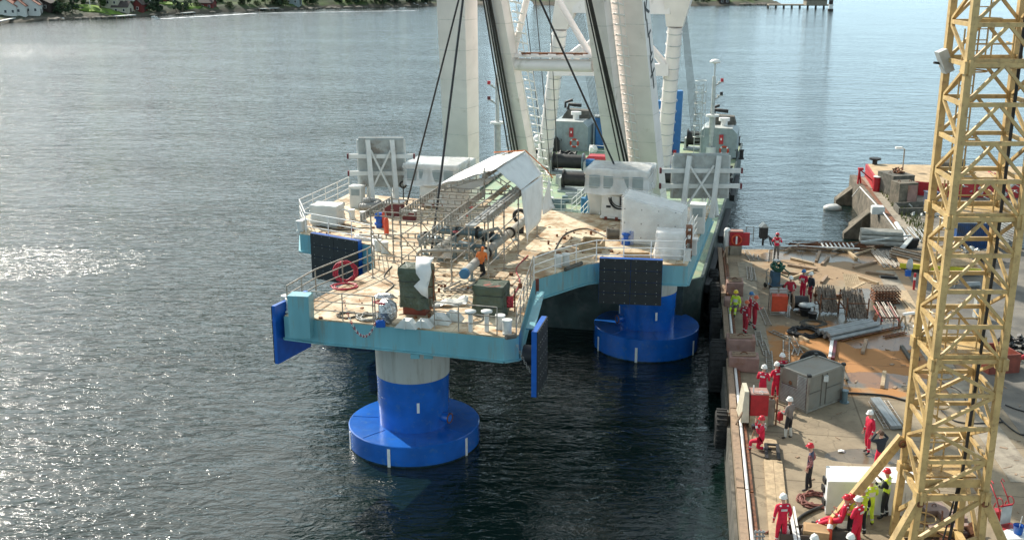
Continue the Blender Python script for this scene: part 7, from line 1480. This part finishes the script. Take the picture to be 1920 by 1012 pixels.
for k, (a, b, off) in enumerate((((1455, 466), (1530, 472), .1), ((1520, 468), (1600, 474), .12), ((1560, 476), (1610, 462), .2), ((1470, 474), (1500, 462), .15), ((1600, 480), (1640, 470), .1), ((1578, 690), (1588, 716), .05), ((1600, 560), (1618, 556), .05), ((1690, 560), (1712, 590), .06), ((1500, 530), (1512, 540), .05))):
    mb = M(); mb.beam(K(*a)+V((0, 0, off)), K(*b)+V((0, 0, off+.05)), .11, .09); solo(mb, 'timber_baulk', [wood, woodp, concd][k % 3], ['brown pole at the near side of the rusty tube heap', 'pale pole along the right half of the tube heap', 'grey pole slanting across the right end of the tube heap', 'brown pole slanting across the left end of the tube heap', 'pale pole just left of the corrugated pipes', 'small grey offcut right of the generator container', 'small brown offcut between the stacks and duct covers', 'pale offcut behind the saw horse', 'grey offcut in front of the worker in dark jacket'][k], 'timber', 'timber baulks scattered on the quay')
# plants on the pier
mb = M(); rnd = random.Random(4)
for i in range(500):
    u = rnd.random(); q = PL0+pd*(u*17+1)+n_*rnd.uniform(1.5, 2.8)+V((0, 0, .02)); h = rnd.uniform(.1, .45); a = rnd.random()*6.3; s = V((cos(a), sin(a), 0))*.05; mb.quad(q-s, q+s, q+s*.3+V((rnd.uniform(-.1, .1), rnd.uniform(-.1, .1), h)))
o = mb.build('weeds', mat('weed_green', (.12, .14, .04), .9, var=.3)); tag(o, kind='stuff')
# red barge behind the pier
a, b = P(1623, 307, 3.1), P(1800, 312, 3.1); t = thing('red_barge', 'red hulled barge with pale timber deck moored behind the pier', 'barge', (a.x, a.y, 0)); c = V((b.x+14, b.y-1, 3.1)); dd = V((1.2, 0, 0))
f0 = P(1640, 333, 3.1); f1 = P(1760, 344, 3.1); f2 = V((c.x, f1.y-1, 3.1))
pl2 = [a, f0, f1, f2, c]; mb = M(); mb.prism([q.xy[:] for q in pl2], -.5, 3.08); mb.build('hull', redp, t); mb = M(); cc = (a+f2)/2; mb.prism([lerp(q, V((cc.x, cc.y, 3.1)), .015).xy[:] for q in pl2], 3.0, 3.1); mb.build('deck', mat('barge_timber', (.46, .34, .2), .8, var=.15, scale=2, dirt=(.35, .25, .15)), t)
mb = M(); q = P(1640, 308, 3.1); mb.cyl(q, .22, 3.1, 3.5, 10); mb.cyl(q, .5, 3.5, 3.65, 14); mb.build('capstan', black, t)
for px in (1643, 1657): q = P(px, 333, 3.1); mb = M(); mb.cyl(q+V((0, -.3, 0)), .3, 1.8, 3.2, 14); mb.build('bollard', redp, t); mb = M(); mb.cyl(q+V((0, -.3, 0)), .32, 3.2, 3.26, 14); mb.build('bollard_top', white, t)
p = K(1775, 352); mb = M(); mb.cyl(p, 1.25, QZ, QZ+2.3, 28); mb.lathe(p, [(1.27, 2.3), (.9, 2.5), (.01, 2.65)], 28); solo(mb, 'storage_tank', concd, 'round dark storage tank standing behind the crane tower', 'tank')
# floating rock / mooring float
p = P(1561, 390, .1); mb = M(); mb.ball(p, .75, 10, (1.1, .8, .45)); mb.v = [q+V((random.uniform(-.06, .06), random.uniform(-.06, .06), random.uniform(-.04, .04))) for q in mb.v]; solo(mb, 'floating_block', offw, 'pale rounded block floating in the water left of the pier', 'float')
# ================= YELLOW TOWER CRANE =================
tw = thing('tower_crane', 'tall yellow lattice tower crane on splayed feet at the right', 'crane', (13.4, 30.6, QZ))
TX, TY, TS = 12.33, 29.6, 1.96
ux_ = V((1, .0, 0)); SH = .0
cor = [V((TX, TY, 0)), V((TX+TS, TY, 0)), V((TX+TS+.18, TY+TS, 0)), V((TX+.18, TY+TS, 0))]
def cz(i, z): return V((cor[i].x, cor[i].y, z))
def section(z0, n, h, style, label=None):
    s = bpy.data.objects.new('mast_section', None); COL.objects.link(s); s.parent = tw; s.location = V((TX+TS/2, TY+TS/2, z0))-tw.location
    for i in range(4): mb = M(); mb.box(cz(i, z0), (.3, .3, .34)); mb.box(cz(i, z0)+V((0, -.17, 0)), (.09, .08, .42)); mb.build('joint_collar', yellow, s)
    for i in range(4): mb = M(); mb.beam(cz(i, z0), cz(i, z0+n*h), .19, .19, up=(0, 1, 0)); mb.build('leg', yellow, s)
    for k in range(n):
        a, b = z0+k*h+.06, z0+(k+1)*h+.06
        for f in range(4):
            i, j = f, (f+1) % 4; A0, A1, B0, B1 = cz(i, a), cz(j, a), cz(i, b), cz(j, b); mid = (B0+B1)/2
            mb = M(); mb.beam(B0, B1, .09, .12); mb.build('horizontal_brace', yellow, s)
            if style == 'K' and f in (0, 2): mb = M(); mb.beam(A0, mid, .085, .085); mb.beam(mid, A1, .085, .085); mb.build('diagonal_brace', yellow, s)
            elif f in (0, 2): mb = M(); mb.beam(*( (A0, B1) if k % 2 == (0 if f == 0 else 1) else (A1, B0)), .1, .1); mb.build('diagonal_brace', yellow, s)
            else:
                mb = M(); mb.beam(*((A0, B1) if (k % 2) ^ (f == 1) else (A1, B0)), .085, .085); mb.build('diagonal_brace', yellow, s)
    return s
ZS = lambda z: 20-(20-z)*.91
HS = 1.17*.91
section(ZS(3.0), 4, HS, 'Z'); section(ZS(7.68), 4, HS, 'K'); section(ZS(12.36), 4, HS, 'K'); section(ZS(17.04), 4, HS, 'K'); section(ZS(21.72), 4, HS, 'K')
# working platforms inside at section joints
def plat(z, w=1):
    mb = M(); a = cz(0, z)+V((.12, .12, 0)); mb.box(V((TX+TS/2+.1, TY+TS*.62, z)), (TS-.25, TS*.62, .05)); p = mb.build('platform_board', yellow, tw)
    mb = M(); mb.box(V((TX+TS/2+.02, TY+.14, z+.03)), (TS-.25, .05, .26)); mb.build('toe_board', yellow, p); mb = M(); mb.box(V((TX+TS/2+.14, TY+TS-.14, z+.03)), (TS-.3, .05, .22)); mb.build('toe_board', yellow, p)
    mb = M()
    for x in (.45, 1.0, 1.6): mb.tube([V((TX+x, TY+TS*.5, z)), V((TX+x, TY+TS*.5, z+1.0))], .025, 5)
    for zz in (.5, 1.0): mb.tube([V((TX+.45, TY+TS*.5, z+zz)), V((TX+1.6, TY+TS*.5, z+zz))], .025, 5); mb.tube([V((TX+1.6, TY+TS*.5, z+zz)), V((TX+1.75, TY+TS-.2, z+zz))], .025, 5)
    mb.build('hand_rail', yellow, p)
for z in (3.35, 7.75, 12.4, 17.1): plat(ZS(z))
for z0, z1, x, y in ((2.2, ZS(7.8), .5, 1.05), (ZS(7.8), ZS(12.4), .4, 1.2), (ZS(12.4), ZS(17.1), .5, 1.2), (ZS(17.1), 25, .7, 1.1)):
    mb = M(); a = V((TX+x, TY+y, 0))
    for s in (-.2, .2): mb.tube([a+V((s, 0, z0)), a+V((s, 0, z1+.9))], .025, 5)
    for i in range(int((z1-z0)/.3)): mb.tube([a+V((-.2, 0, z0+i*.3)), a+V((.2, 0, z0+i*.3))], .015, 4)
    l = mb.build('ladder', yellow, tw); mb = M()
    for i in range(int((z1-z0)/.95)): mb.ring(a+V((.02, -.33, z0+1.2+i*.95)), .36, .022, (0, 0, 1), 14, 4)
    mb.build('ladder_cage', yellow, l)
mb = M(); mb.tube([V((TX+TS-.35, TY+.5, 26)), V((TX+TS-.3, TY+.6, 12)), V((TX+TS-.42, TY+.7, 5.2)), V((TX+TS-.7, TY+.5, 2.2))], .05, 8); mb.tube([V((TX+TS-.42, TY+.7, 5.2)), V((TX+TS-1.1, TY+.2, 2.2))], .03, 6); mb.build('power_cable', black, tw)
# floodlight on the rear left leg
q = cz(3, ZS(16.95)); mb = M(); mb.box(q+V((-.12, -.15, .1)), (.26, .35, .66), 0, 0, R(-25)); fl = mb.build('floodlight', lgrey, tw); mb = M(); mb.tube([q, q+V((-.4, -.1, .05))], .04, 6); mb.build('bracket', black, fl)
# base: lower legs, splayed struts, cross beams
JZ = ZS(3.0)
feet = {0: P(1640, 1078, 2.1), 1: P(1908, 1078, 2.1)}
for i in range(4):
    a = cz(i, JZ); mb = M(); mb.beam(a, V((a.x+(.1 if i in (1, 2) else -.1), a.y, 2.1)), .2, .2); mb.build('base_leg', yellow, tw)
    if i in feet:
        f = feet[i]; mb = M(); mb.beam(a+V((0, 0, -.05)), f, .2, .24); mb.box(f+V((0, 0, -.04)), (.5, .5, .16)); s = mb.build('splayed_foot', yellow, tw)
        mb = M(); mb.ring(a+V((0, -.14, -.2)), .08, .04, (0, 1, 0), 10, 5); mb.build('pin', rust, s)
for i in range(4):
    j = (i+1) % 4; mb = M(); mb.beam(cz(i, 2.2), cz(j, 2.2), .22, .22); mb.build('ground_beam', yellow, tw)
    mb = M(); mb.beam(cz(i, 3.0), cz(j, JZ-.1), .11, .13); mb.build('diagonal_brace', yellow, tw)
    mb = M(); mb.beam(cz(i, JZ-.05), cz(j, JZ-.05), .13, .18); mb.build('joint_beam', yellow, tw)
mb = M(); mb.beam(cz(0, 2.3), cz(1, 3.1), .12, .14); mb.build('diagonal_brace', yellow, tw)
A = cz(3, ZS(4.15)); B = P(1552, 988, 2.45); mb = M(); mb.beam(A+V((-.12, 0, 0)), B, .18, .28); o = mb.build('raking_strut', yellow, tw); mb = M(); mb.ring(lerp(A, B, .06)+V((0, -.14, 0)), .1, .04, (0, 1, 0), 12, 5); mb.build('pin', rust, o)
# ================= PEOPLE =================
cR = mat('coverall_red', (.60, .012, .05), .8, var=.12, scale=6); cRd = mat('coverall_dark_red', (.36, .015, .03), .8, var=.12, scale=6); cHV = mat('hi_vis_yellow', (.60, .78, .05), .75, var=.1, scale=6); cGr = mat('shirt_grey', (.20, .17, .15), .85); cBk = mat('trousers_black', (.018, .018, .02), .85); cNv = mat('vest_navy', (.05, .06, .11), .85)
cGt = mat('trousers_grey', (.13, .12, .11), .85); cDk = mat('sweater_dark', (.02, .025, .035), .9); cRef = mat('reflective_band', (.62, .62, .60), .4); boot = mat('boot_black', (.02, .017, .015), .7); cOr = mat('hi_vis_orange', (.75, .18, .03), .7); cPl = mat('plaid_shirt', (.25, .1, .1), .85, var=.8, scale=18); cWh = mat('shin_white', (.5, .5, .45), .8); cCr = mat('camera_black', (.015, .015, .018), .4)
hW = mat('helmet_white', (.78, .77, .72), .3, var=.03); hR = mat('helmet_red', (.55, .015, .03), .3, var=.03); hB = mat('helmet_blue', (.03, .15, .35), .3); hO = mat('helmet_orange', (.62, .12, .04), .3); hY = mat('helmet_yellow', (.70, .50, .02), .3)
_pc = [0]
def person(px, py, face, label, top=cR, bot=None, helm=hW, arms='down', pose='stand', band=True, z=QZ, cat='person', h=1.78, shin=None, sleeve=None, item=None, loc=None, lean=0, group=None, hood=False):
    bot = bot or top; sleeve = sleeve or top
    base = loc if loc is not None else P(px, py, z); k = h/1.78*random.uniform(.95, 1.02); _pc[0] += 1
    t = thing('person', label, cat, base, R(face), group)
    J = {}
    dz = 0; fw = 0
    if pose == 'sit': pel = V((0, 0, .55))
    elif pose == 'kneel': pel = V((0, -.05, .52))
    elif pose == 'lounge': pel = V((0, 0, .62))
    else: pel = V((0, 0, .93))
    ln = R(lean)
    def up(d, x=0, y=0): return pel+V((x, d*sin(ln)+y*cos(ln), d*cos(ln)-y*sin(ln)))
    J['pel'] = pel; J['sp'] = up(.2); J['ch'] = up(.42, 0, .01); J['nk'] = up(.575, 0, .0); J['hb'] = up(.66, 0, .03); J['hm'] = up(.74, 0, .035); J['ht'] = up(.82, 0, .02)
    for s, c in ((-1, 'l'), (1, 'r')):
        J['sh'+c] = up(.50, s*.19)
        if pose == 'stand':
            st = .015 if s < 0 else -.02
            J['hp'+c] = pel+V((s*.09, 0, -.03)); J['kn'+c] = V((s*.11, .03+st, .5)); J['an'+c] = V((s*.13, -.01+st*3, .1)); J['to'+c] = V((s*.16, .15+st*3, .045))
        elif pose == 'sit':
            J['hp'+c] = pel+V((s*.09, 0, -.02)); J['kn'+c] = V((s*.15, .40, .52)); J['an'+c] = V((s*.14, .50, .12)); J['to'+c] = V((s*.16, .66, .05))
        elif pose == 'lounge':
            J['hp'+c] = pel+V((s*.09, 0, -.02)); J['kn'+c] = V((s*.13, .42, .48)); J['an'+c] = V((s*.12, .80, .20)); J['to'+c] = V((s*.14, .93, .22))
        elif pose == 'kneel':
            if s < 0: J['hp'+c] = pel+V((s*.09, 0, -.02)); J['kn'+c] = V((s*.12, .34, .42)); J['an'+c] = V((s*.12, .33, .1)); J['to'+c] = V((s*.13, .48, .045))
            else: J['hp'+c] = pel+V((s*.09, 0, -.02)); J['kn'+c] = V((s*.13, .1, .08)); J['an'+c] = V((s*.13, -.32, .1)); J['to'+c] = V((s*.13, -.44, .06))
        S0 = J['sh'+c]
        if arms == 'down': e = S0+V((s*.07, -.03, -.28)); w = e+V((s*.0, .09, -.25)); hd = w+V((-s*.01, .03, -.09))
        elif arms == 'crossed': e = S0+V((s*.09, .05, -.27)); w = V((-s*.06, S0.y+.24, e.z+.07)); hd = w+V((-s*.08, -.02, .03))
        elif arms == 'pocket': e = S0+V((s*.13, -.1, -.26)); w = V((s*.17, S0.y+.07, pel.z+.02)); hd = w+V((-s*.02, .02, -.08))
        elif arms == 'camera': e = S0+V((s*.12, .14, -.2)); w = V((s*.08, S0.y+.25, J['hm'].z-.06)); hd = w+V((-s*.03, -.02, .08))
        elif arms == 'hold': e = S0+V((s*.08, .02, -.28)); w = e+V((-s*.08, .24, .02)); hd = w+V((-s*.03, .08, .02))
        elif arms == 'shade': 
            e = S0+V((s*.2, .12, -.02)); w = V((s*.11, S0.y+.14, J['hm'].z+.02)); hd = w+V((-s*.07, -.02, .05))
        elif arms == 'phone':
            e = S0+V((s*.06, .12, -.25)); w = e+V((-s*.06, .22, .15)); hd = w+V((-s*.03, .05, .08))
        J['el'+c], J['wr'+c], J['ha'+c] = e, w, hd
    names = list(J); vs = [J[n]*k for n in names]; ix = {n: i for i, n in enumerate(names)}
    E = [('pel', 'sp'), ('sp', 'ch'), ('ch', 'nk'), ('nk', 'hb'), ('hb', 'hm'), ('hm', 'ht')]
    for c in 'lr': E += [('ch', 'sh'+c), ('sh'+c, 'el'+c), ('el'+c, 'wr'+c), ('wr'+c, 'ha'+c), ('pel', 'hp'+c), ('hp'+c, 'kn'+c), ('kn'+c, 'an'+c), ('an'+c, 'to'+c)]
    rad = dict(pel=(.155, .12), sp=(.145, .105), ch=(.165, .12), nk=(.06, .06), hb=(.07, .075), hm=(.085, .10), ht=(.06, .07), sh=(.078, .078), el=(.056, .056), wr=(.04, .04), ha=(.035, .022), hp=(.105, .105), kn=(.074, .074), an=(.055, .055), to=(.04, .035))
    me = bpy.data.meshes.new('tmp'); me.from_pydata([tuple(v) for v in vs], [(ix[a], ix[b]) for a, b in E], [])
    o = bpy.data.objects.new('tmp', me); COL.objects.link(o); md = o.modifiers.new('s', 'SKIN'); md.use_smooth_shade = True; sb = o.modifiers.new('u', 'SUBSURF'); sb.levels = 1; sb.render_levels = 1
    for i, n in enumerate(names):
        key = n if n in rad else n[:-1]; r_ = rad[key]; me.skin_vertices[0].data[i].radius = (r_[0]*k, r_[1]*k); me.skin_vertices[0].data[i].use_root = (n == 'pel')
    dg = bpy.context.evaluated_depsgraph_get(); dg.update(); ev = o.evaluated_get(dg); m2 = bpy.data.meshes.new_from_object(ev); V0 = [v.co.copy() for v in m2.vertices]; F0 = [list(p.vertices) for p in m2.polygons]
    bpy.data.objects.remove(o); bpy.data.meshes.remove(m2)
    mats = [skin, top, bot, boot, cRef, sleeve, shin or bot]; fm = []
    segs = [(a, b, J[a]*k, J[b]*k) for a, b in E]
    for f in F0:
        c = V((0, 0, 0))
        for i in f: c += V0[i]
        c /= len(f); best = None; bd = 9
        for a, b, pa, pb in segs:
            d = pb-pa; u = max(0, min(1, (c-pa).dot(d)/max(d.length_squared, 1e-6))); dist = (c-(pa+d*u)).length
            if dist < bd: bd = dist; best = (a, b, u)
        a, b, u = best; m_ = 1
        if b in ('hb', 'hm', 'ht'): m_ = 0 if not hood else 1
        elif b[:2] == 'ha': m_ = 0
        elif b[:2] == 'wr': m_ = 5 if u < .93 else 0; m_ = 4 if band and .42 < u < .60 else m_
        elif b[:2] in ('el',): m_ = 5
        elif b[:2] == 'kn': m_ = 2
        elif b[:2] == 'an': m_ = 6 if u < .9 else 3; m_ = 4 if band and .5 < u < .66 else m_
        elif b[:2] == 'to': m_ = 3
        elif b[:2] == 'hp' or (b == 'sp' and u < .1): m_ = 2
        elif b == 'sh'+b[-1]: m_ = 4 if band and .55 < u < .8 else 1
        elif b == 'ch' and band == 2 and .1 < u < .6: m_ = 4
        fm.append(m_)
    mb = M(); mb.add(V0, F0, True)
    def ext(m_, nf0):
        fm.extend([m_]*(len(mb.f)-nf0))
    # fingers and thumb, nose, ears grown onto the body mesh
    for s, c in ((-1, 'l'), (1, 'r')):
        w, hd = J['wr'+c]*k, J['ha'+c]*k; d = (hd-w).normalized(); sd_ = d.cross(V((0, 1, 0)) if abs(d.y) < .8 else V((0, 0, 1))).normalized(); nn = sd_.cross(d); n0 = len(mb.f)
        for q in range(4):
            b0 = hd+sd_*(.026*(q-1.5)*.75); l = (.062, .074, .07, .055)[q]; mb.tube([b0-d*.01, b0+d*l*.5+nn*.006, b0+d*l*.8+nn*.028, b0+d*l*.82+nn*.05], .0095, 5, True, .007)
        mb.tube([lerp(w, hd, .55)+sd_*.025*s, hd-d*.01+sd_*.055*s+nn*.02, hd+d*.03+sd_*.05*s+nn*.035], .011, 5, True, .008); ext(0, n0)
    hm = J['hm']*k; n0 = len(mb.f)
    mb.add([hm+V((-.016, .095, -.035)), hm+V((.016, .095, -.035)), hm+V((0, .128, -.03)), hm+V((0, .098, .02))], [[0, 2, 3], [2, 1, 3], [0, 1, 2]]); mb.box(hm+V((0, .094, -.065)), (.045, .012, .01))
    for s in (-1, 1): mb.ball(hm+V((s*.085, 0, -.005)), .026, 6, (.5, .8, 1.2))
    ext(0, n0); n0 = len(mb.f)
    for s in (-1, 1): mb.ball(hm+V((s*.032, .094, .0)), .011, 6)
    ext(3, n0)
    ob = mb.build('body', mats, t, world=False); ob.data.polygons.foreach_set('material_index', fm)
    tilt = V((0, 0, 0))
    if helm == 'hair':
        hb = M(); hb.ball(hm+V((0, -.018, .035)), .105, 12, (.95, 1.02, .9)); hb.v = [q for q in hb.v]; hb.build('hair', hair, t, world=False)
    elif helm:
        hb = M(); hc = hm+V((0, .005, .03)); hb.lathe(hc, [(.122, 0), (.124, .03), (.112, .075), (.085, .112), (.045, .132), (.003, .138)], 18); hb.lathe(hc, [(.122, .004), (.138, -.004), (.136, -.012), (.118, -.006)], 18)
        hb.add([hc+V((-.075, .105, -.002)), hc+V((.075, .105, -.002)), hc+V((.05, .165, -.018)), hc+V((-.05, .165, -.018)), hc+V((-.075, .105, .012)), hc+V((.075, .105, .012)), hc+V((.05, .165, -.008)), hc+V((-.05, .165, -.008))], [[3, 2, 1, 0], [4, 5, 6, 7], [1, 2, 6, 5], [2, 3, 7, 6], [3, 0, 4, 7]])
        hb.box(hc+V((0, 0, .13)), (.03, .16, .02)); hb.build('helmet', helm, t, world=False)
    # shoulder and back bands of work clothes
    if band:
        cb = M()
        for s in (-1, 1): a = (J['sh'+('l' if s < 0 else 'r')]*k); cb.box(a+V((-s*.075, -.035, .028)), (.05, .17, .035), 0, R(-8)-ln, 0)
        if arms in ('down', 'crossed', 'pocket', 'hold', 'camera', 'phone') and top is not cHV: q = up(.40, 0, -.125)*k; cb.box(q, (.2, .02, .07), 0, -ln)
        cb.build('reflective_patches', cRef, t, world=False)
    if item == 'phone': q = (J['hal']+J['har'])*.5*k; m3 = M(); m3.box(q+V((0, .1, .07)), (.09, .02, .15), 0, .3)
    elif item == 'camera': q = (J['hal']+J['har'])*.5*k; m3 = M(); m3.box(q+V((0, .07, .03)), (.14, .07, .1)); m3.tube([q+V((0, .1, .03)), q+V((0, .2, .03))], .035, 10)
    else: m3 = None
    if m3: solo(M().add([wm(t) @ v for v in m3.v], m3.f), item, cCr, item+' held up by the '+('far worker at the quay end' if item == 'camera' else 'worker in the yellow vest'), item)
    return t
# face: 0 looks away from the camera (+Y), 90 looks left, 180 looks at the camera, -90 looks right
person(1455, 487, 160, 'person in red jacket and grey trousers photographing, alone at the far end of the quay', cR, cGt, hR, 'camera', item='camera', band=2)
person(1378, 590, 150, 'person in yellow hi-vis jacket and helmet sitting on the concrete block', cHV, cGt, hY, 'down', 'sit', z=QZ, band=2, shin=cHV)
person(1396, 626, -60, 'person in red coverall and orange helmet standing nearest the water behind two colleagues', cRd, None, hO, 'pocket')
person(1404, 608, -100, 'person in red coverall and blue helmet half hidden behind two orange helmets', cRd, None, hB, 'hold')
person(1413, 617, -75, 'person in red coverall and orange helmet, rightmost of the three at the quay edge', cRd, None, hO, 'hold')
person(1479, 576, 175, 'person in white helmet, red jacket and dark trousers beside the red framed box', cRd, cBk, hW, 'pocket')
person(1504, 563, 130, 'person in blue helmet and red coverall with crossed arms behind the cable drum', cR, None, hB, 'crossed')
person(1518, 568, 110, 'person in white helmet, dark jacket and red trousers next to the cable drum', cDk, cRd, hW, 'down', band=1)
person(1428, 757, -30, 'person in white helmet and red coverall standing behind the red pump cabinet', cR, None, hW, 'hold')
person(1453, 752, 15, 'person in white helmet and red coverall beside the louvred generator end', cR, None, hW, 'hold')
person(1463, 736, 20, 'person with white helmet partly hidden by the corner of the generator container', cR, None, hW, 'down')
person(1477, 823, 40, 'person in grey shirt, black trousers and white helmet carrying a red tool', cGr, cBk, hW, 'hold', band=0, shin=cWh)
person(1424, 846, 75, 'person in red coverall and red helmet kneeling with a camera tripod', cR, None, hR, 'camera', 'kneel', h=1.85)
person(1515, 920, 65, 'person in red helmet, navy vest and plaid sleeves with hands in pockets', cNv, cBk, hR, 'pocket', band=0, sleeve=cPl)
person(1626, 850, -165+270, 'person in red coverall and white helmet standing right of the sheet of paper', cR, None, hW, 'down')
person(1646, 890, 20, 'person without helmet in dark sweater and red trousers shading the eyes behind the white container', cDk, cR, 'hair', 'shade', band=0)
person(1463, 1022, 5, 'person in red coverall and white helmet at the foot of the timber walkway', cR, None, hW, 'down')
person(1578, 1003, 62, 'person in red coverall and red helmet sitting with legs stretched out on the yellow strut', cR, None, hR, 'hold', 'lounge', loc=P(1572, 1016, QZ)+V((0, 0, .22)), lean=-14)
person(1603, 1030, 40, 'person in red coverall and white helmet with folded arms in front of the white container', cR, None, hW, 'crossed', h=1.82)
person(1592, 1012, 60, 'person with red helmet and yellow vest hidden behind the folded arms worker', cHV, cBk, hR, 'hold', h=1.65)
person(1612, 1004, 20, 'person in white helmet with black sleeves and yellow vest behind the folded arms worker', cHV, cBk, hW, 'down', sleeve=cDk)
person(1627, 985, 15, 'person in full yellow hi-vis suit and white helmet behind the yellow strut', cHV, None, hW, 'hold', band=2)
person(1657, 972, 55, 'person in red helmet, yellow vest and black trousers taking a picture with a phone', cHV, cBk, hR, 'phone', item='phone', band=2, sleeve=cDk)
person(1587, 1100, 0, 'person in white helmet cut off by the bottom edge, right of the lifebuoy', cDk, cBk, hW, 'down', band=0)
person(1520, 1103, 0, 'person in white helmet cut off by the bottom edge, left of the lifebuoy', cR, None, hW, 'down')
person(902, 516, -20, 'person in orange hi-vis jacket bending over the pipework on the platform', cOr, cBk, None, 'hold', 'kneel', z=DZ, lean=20, hood=True, band=0)
# the red tool and the tripod
p = P(1465, 815, QZ)+V((0, 0, .95)); mb = M(); mb.box(p, (.4, .12, .1), R(20)); mb.box(p+V((-.1, 0, -.18)), (.2, .14, .25), R(20)); mb.tube([p+V((-.1, 0, -.3)), p+V((-.1, 0, -.45))], .02, 5); solo(mb, 'red_tool', redp, 'red power tool held by the grey shirted worker', 'tool')
p = P(1412, 838, QZ); t = thing('camera_tripod', 'short yellow tripod with a black camera in front of the kneeling worker', 'tripod', p)
for a in (90, 210, 330): mb = M(); mb.tube([p+V((0, 0, .75)), p+V((.3*cos(R(a)), .3*sin(R(a)), 0))], .018, 5); mb.build('leg', woodp, t)
mb = M(); mb.box(p+V((0, 0, .85)), (.22, .14, .14)); mb.tube([p+V((0, .05, .85)), p+V((0, .25, .85))], .05, 8); mb.build('camera', cCr, t)
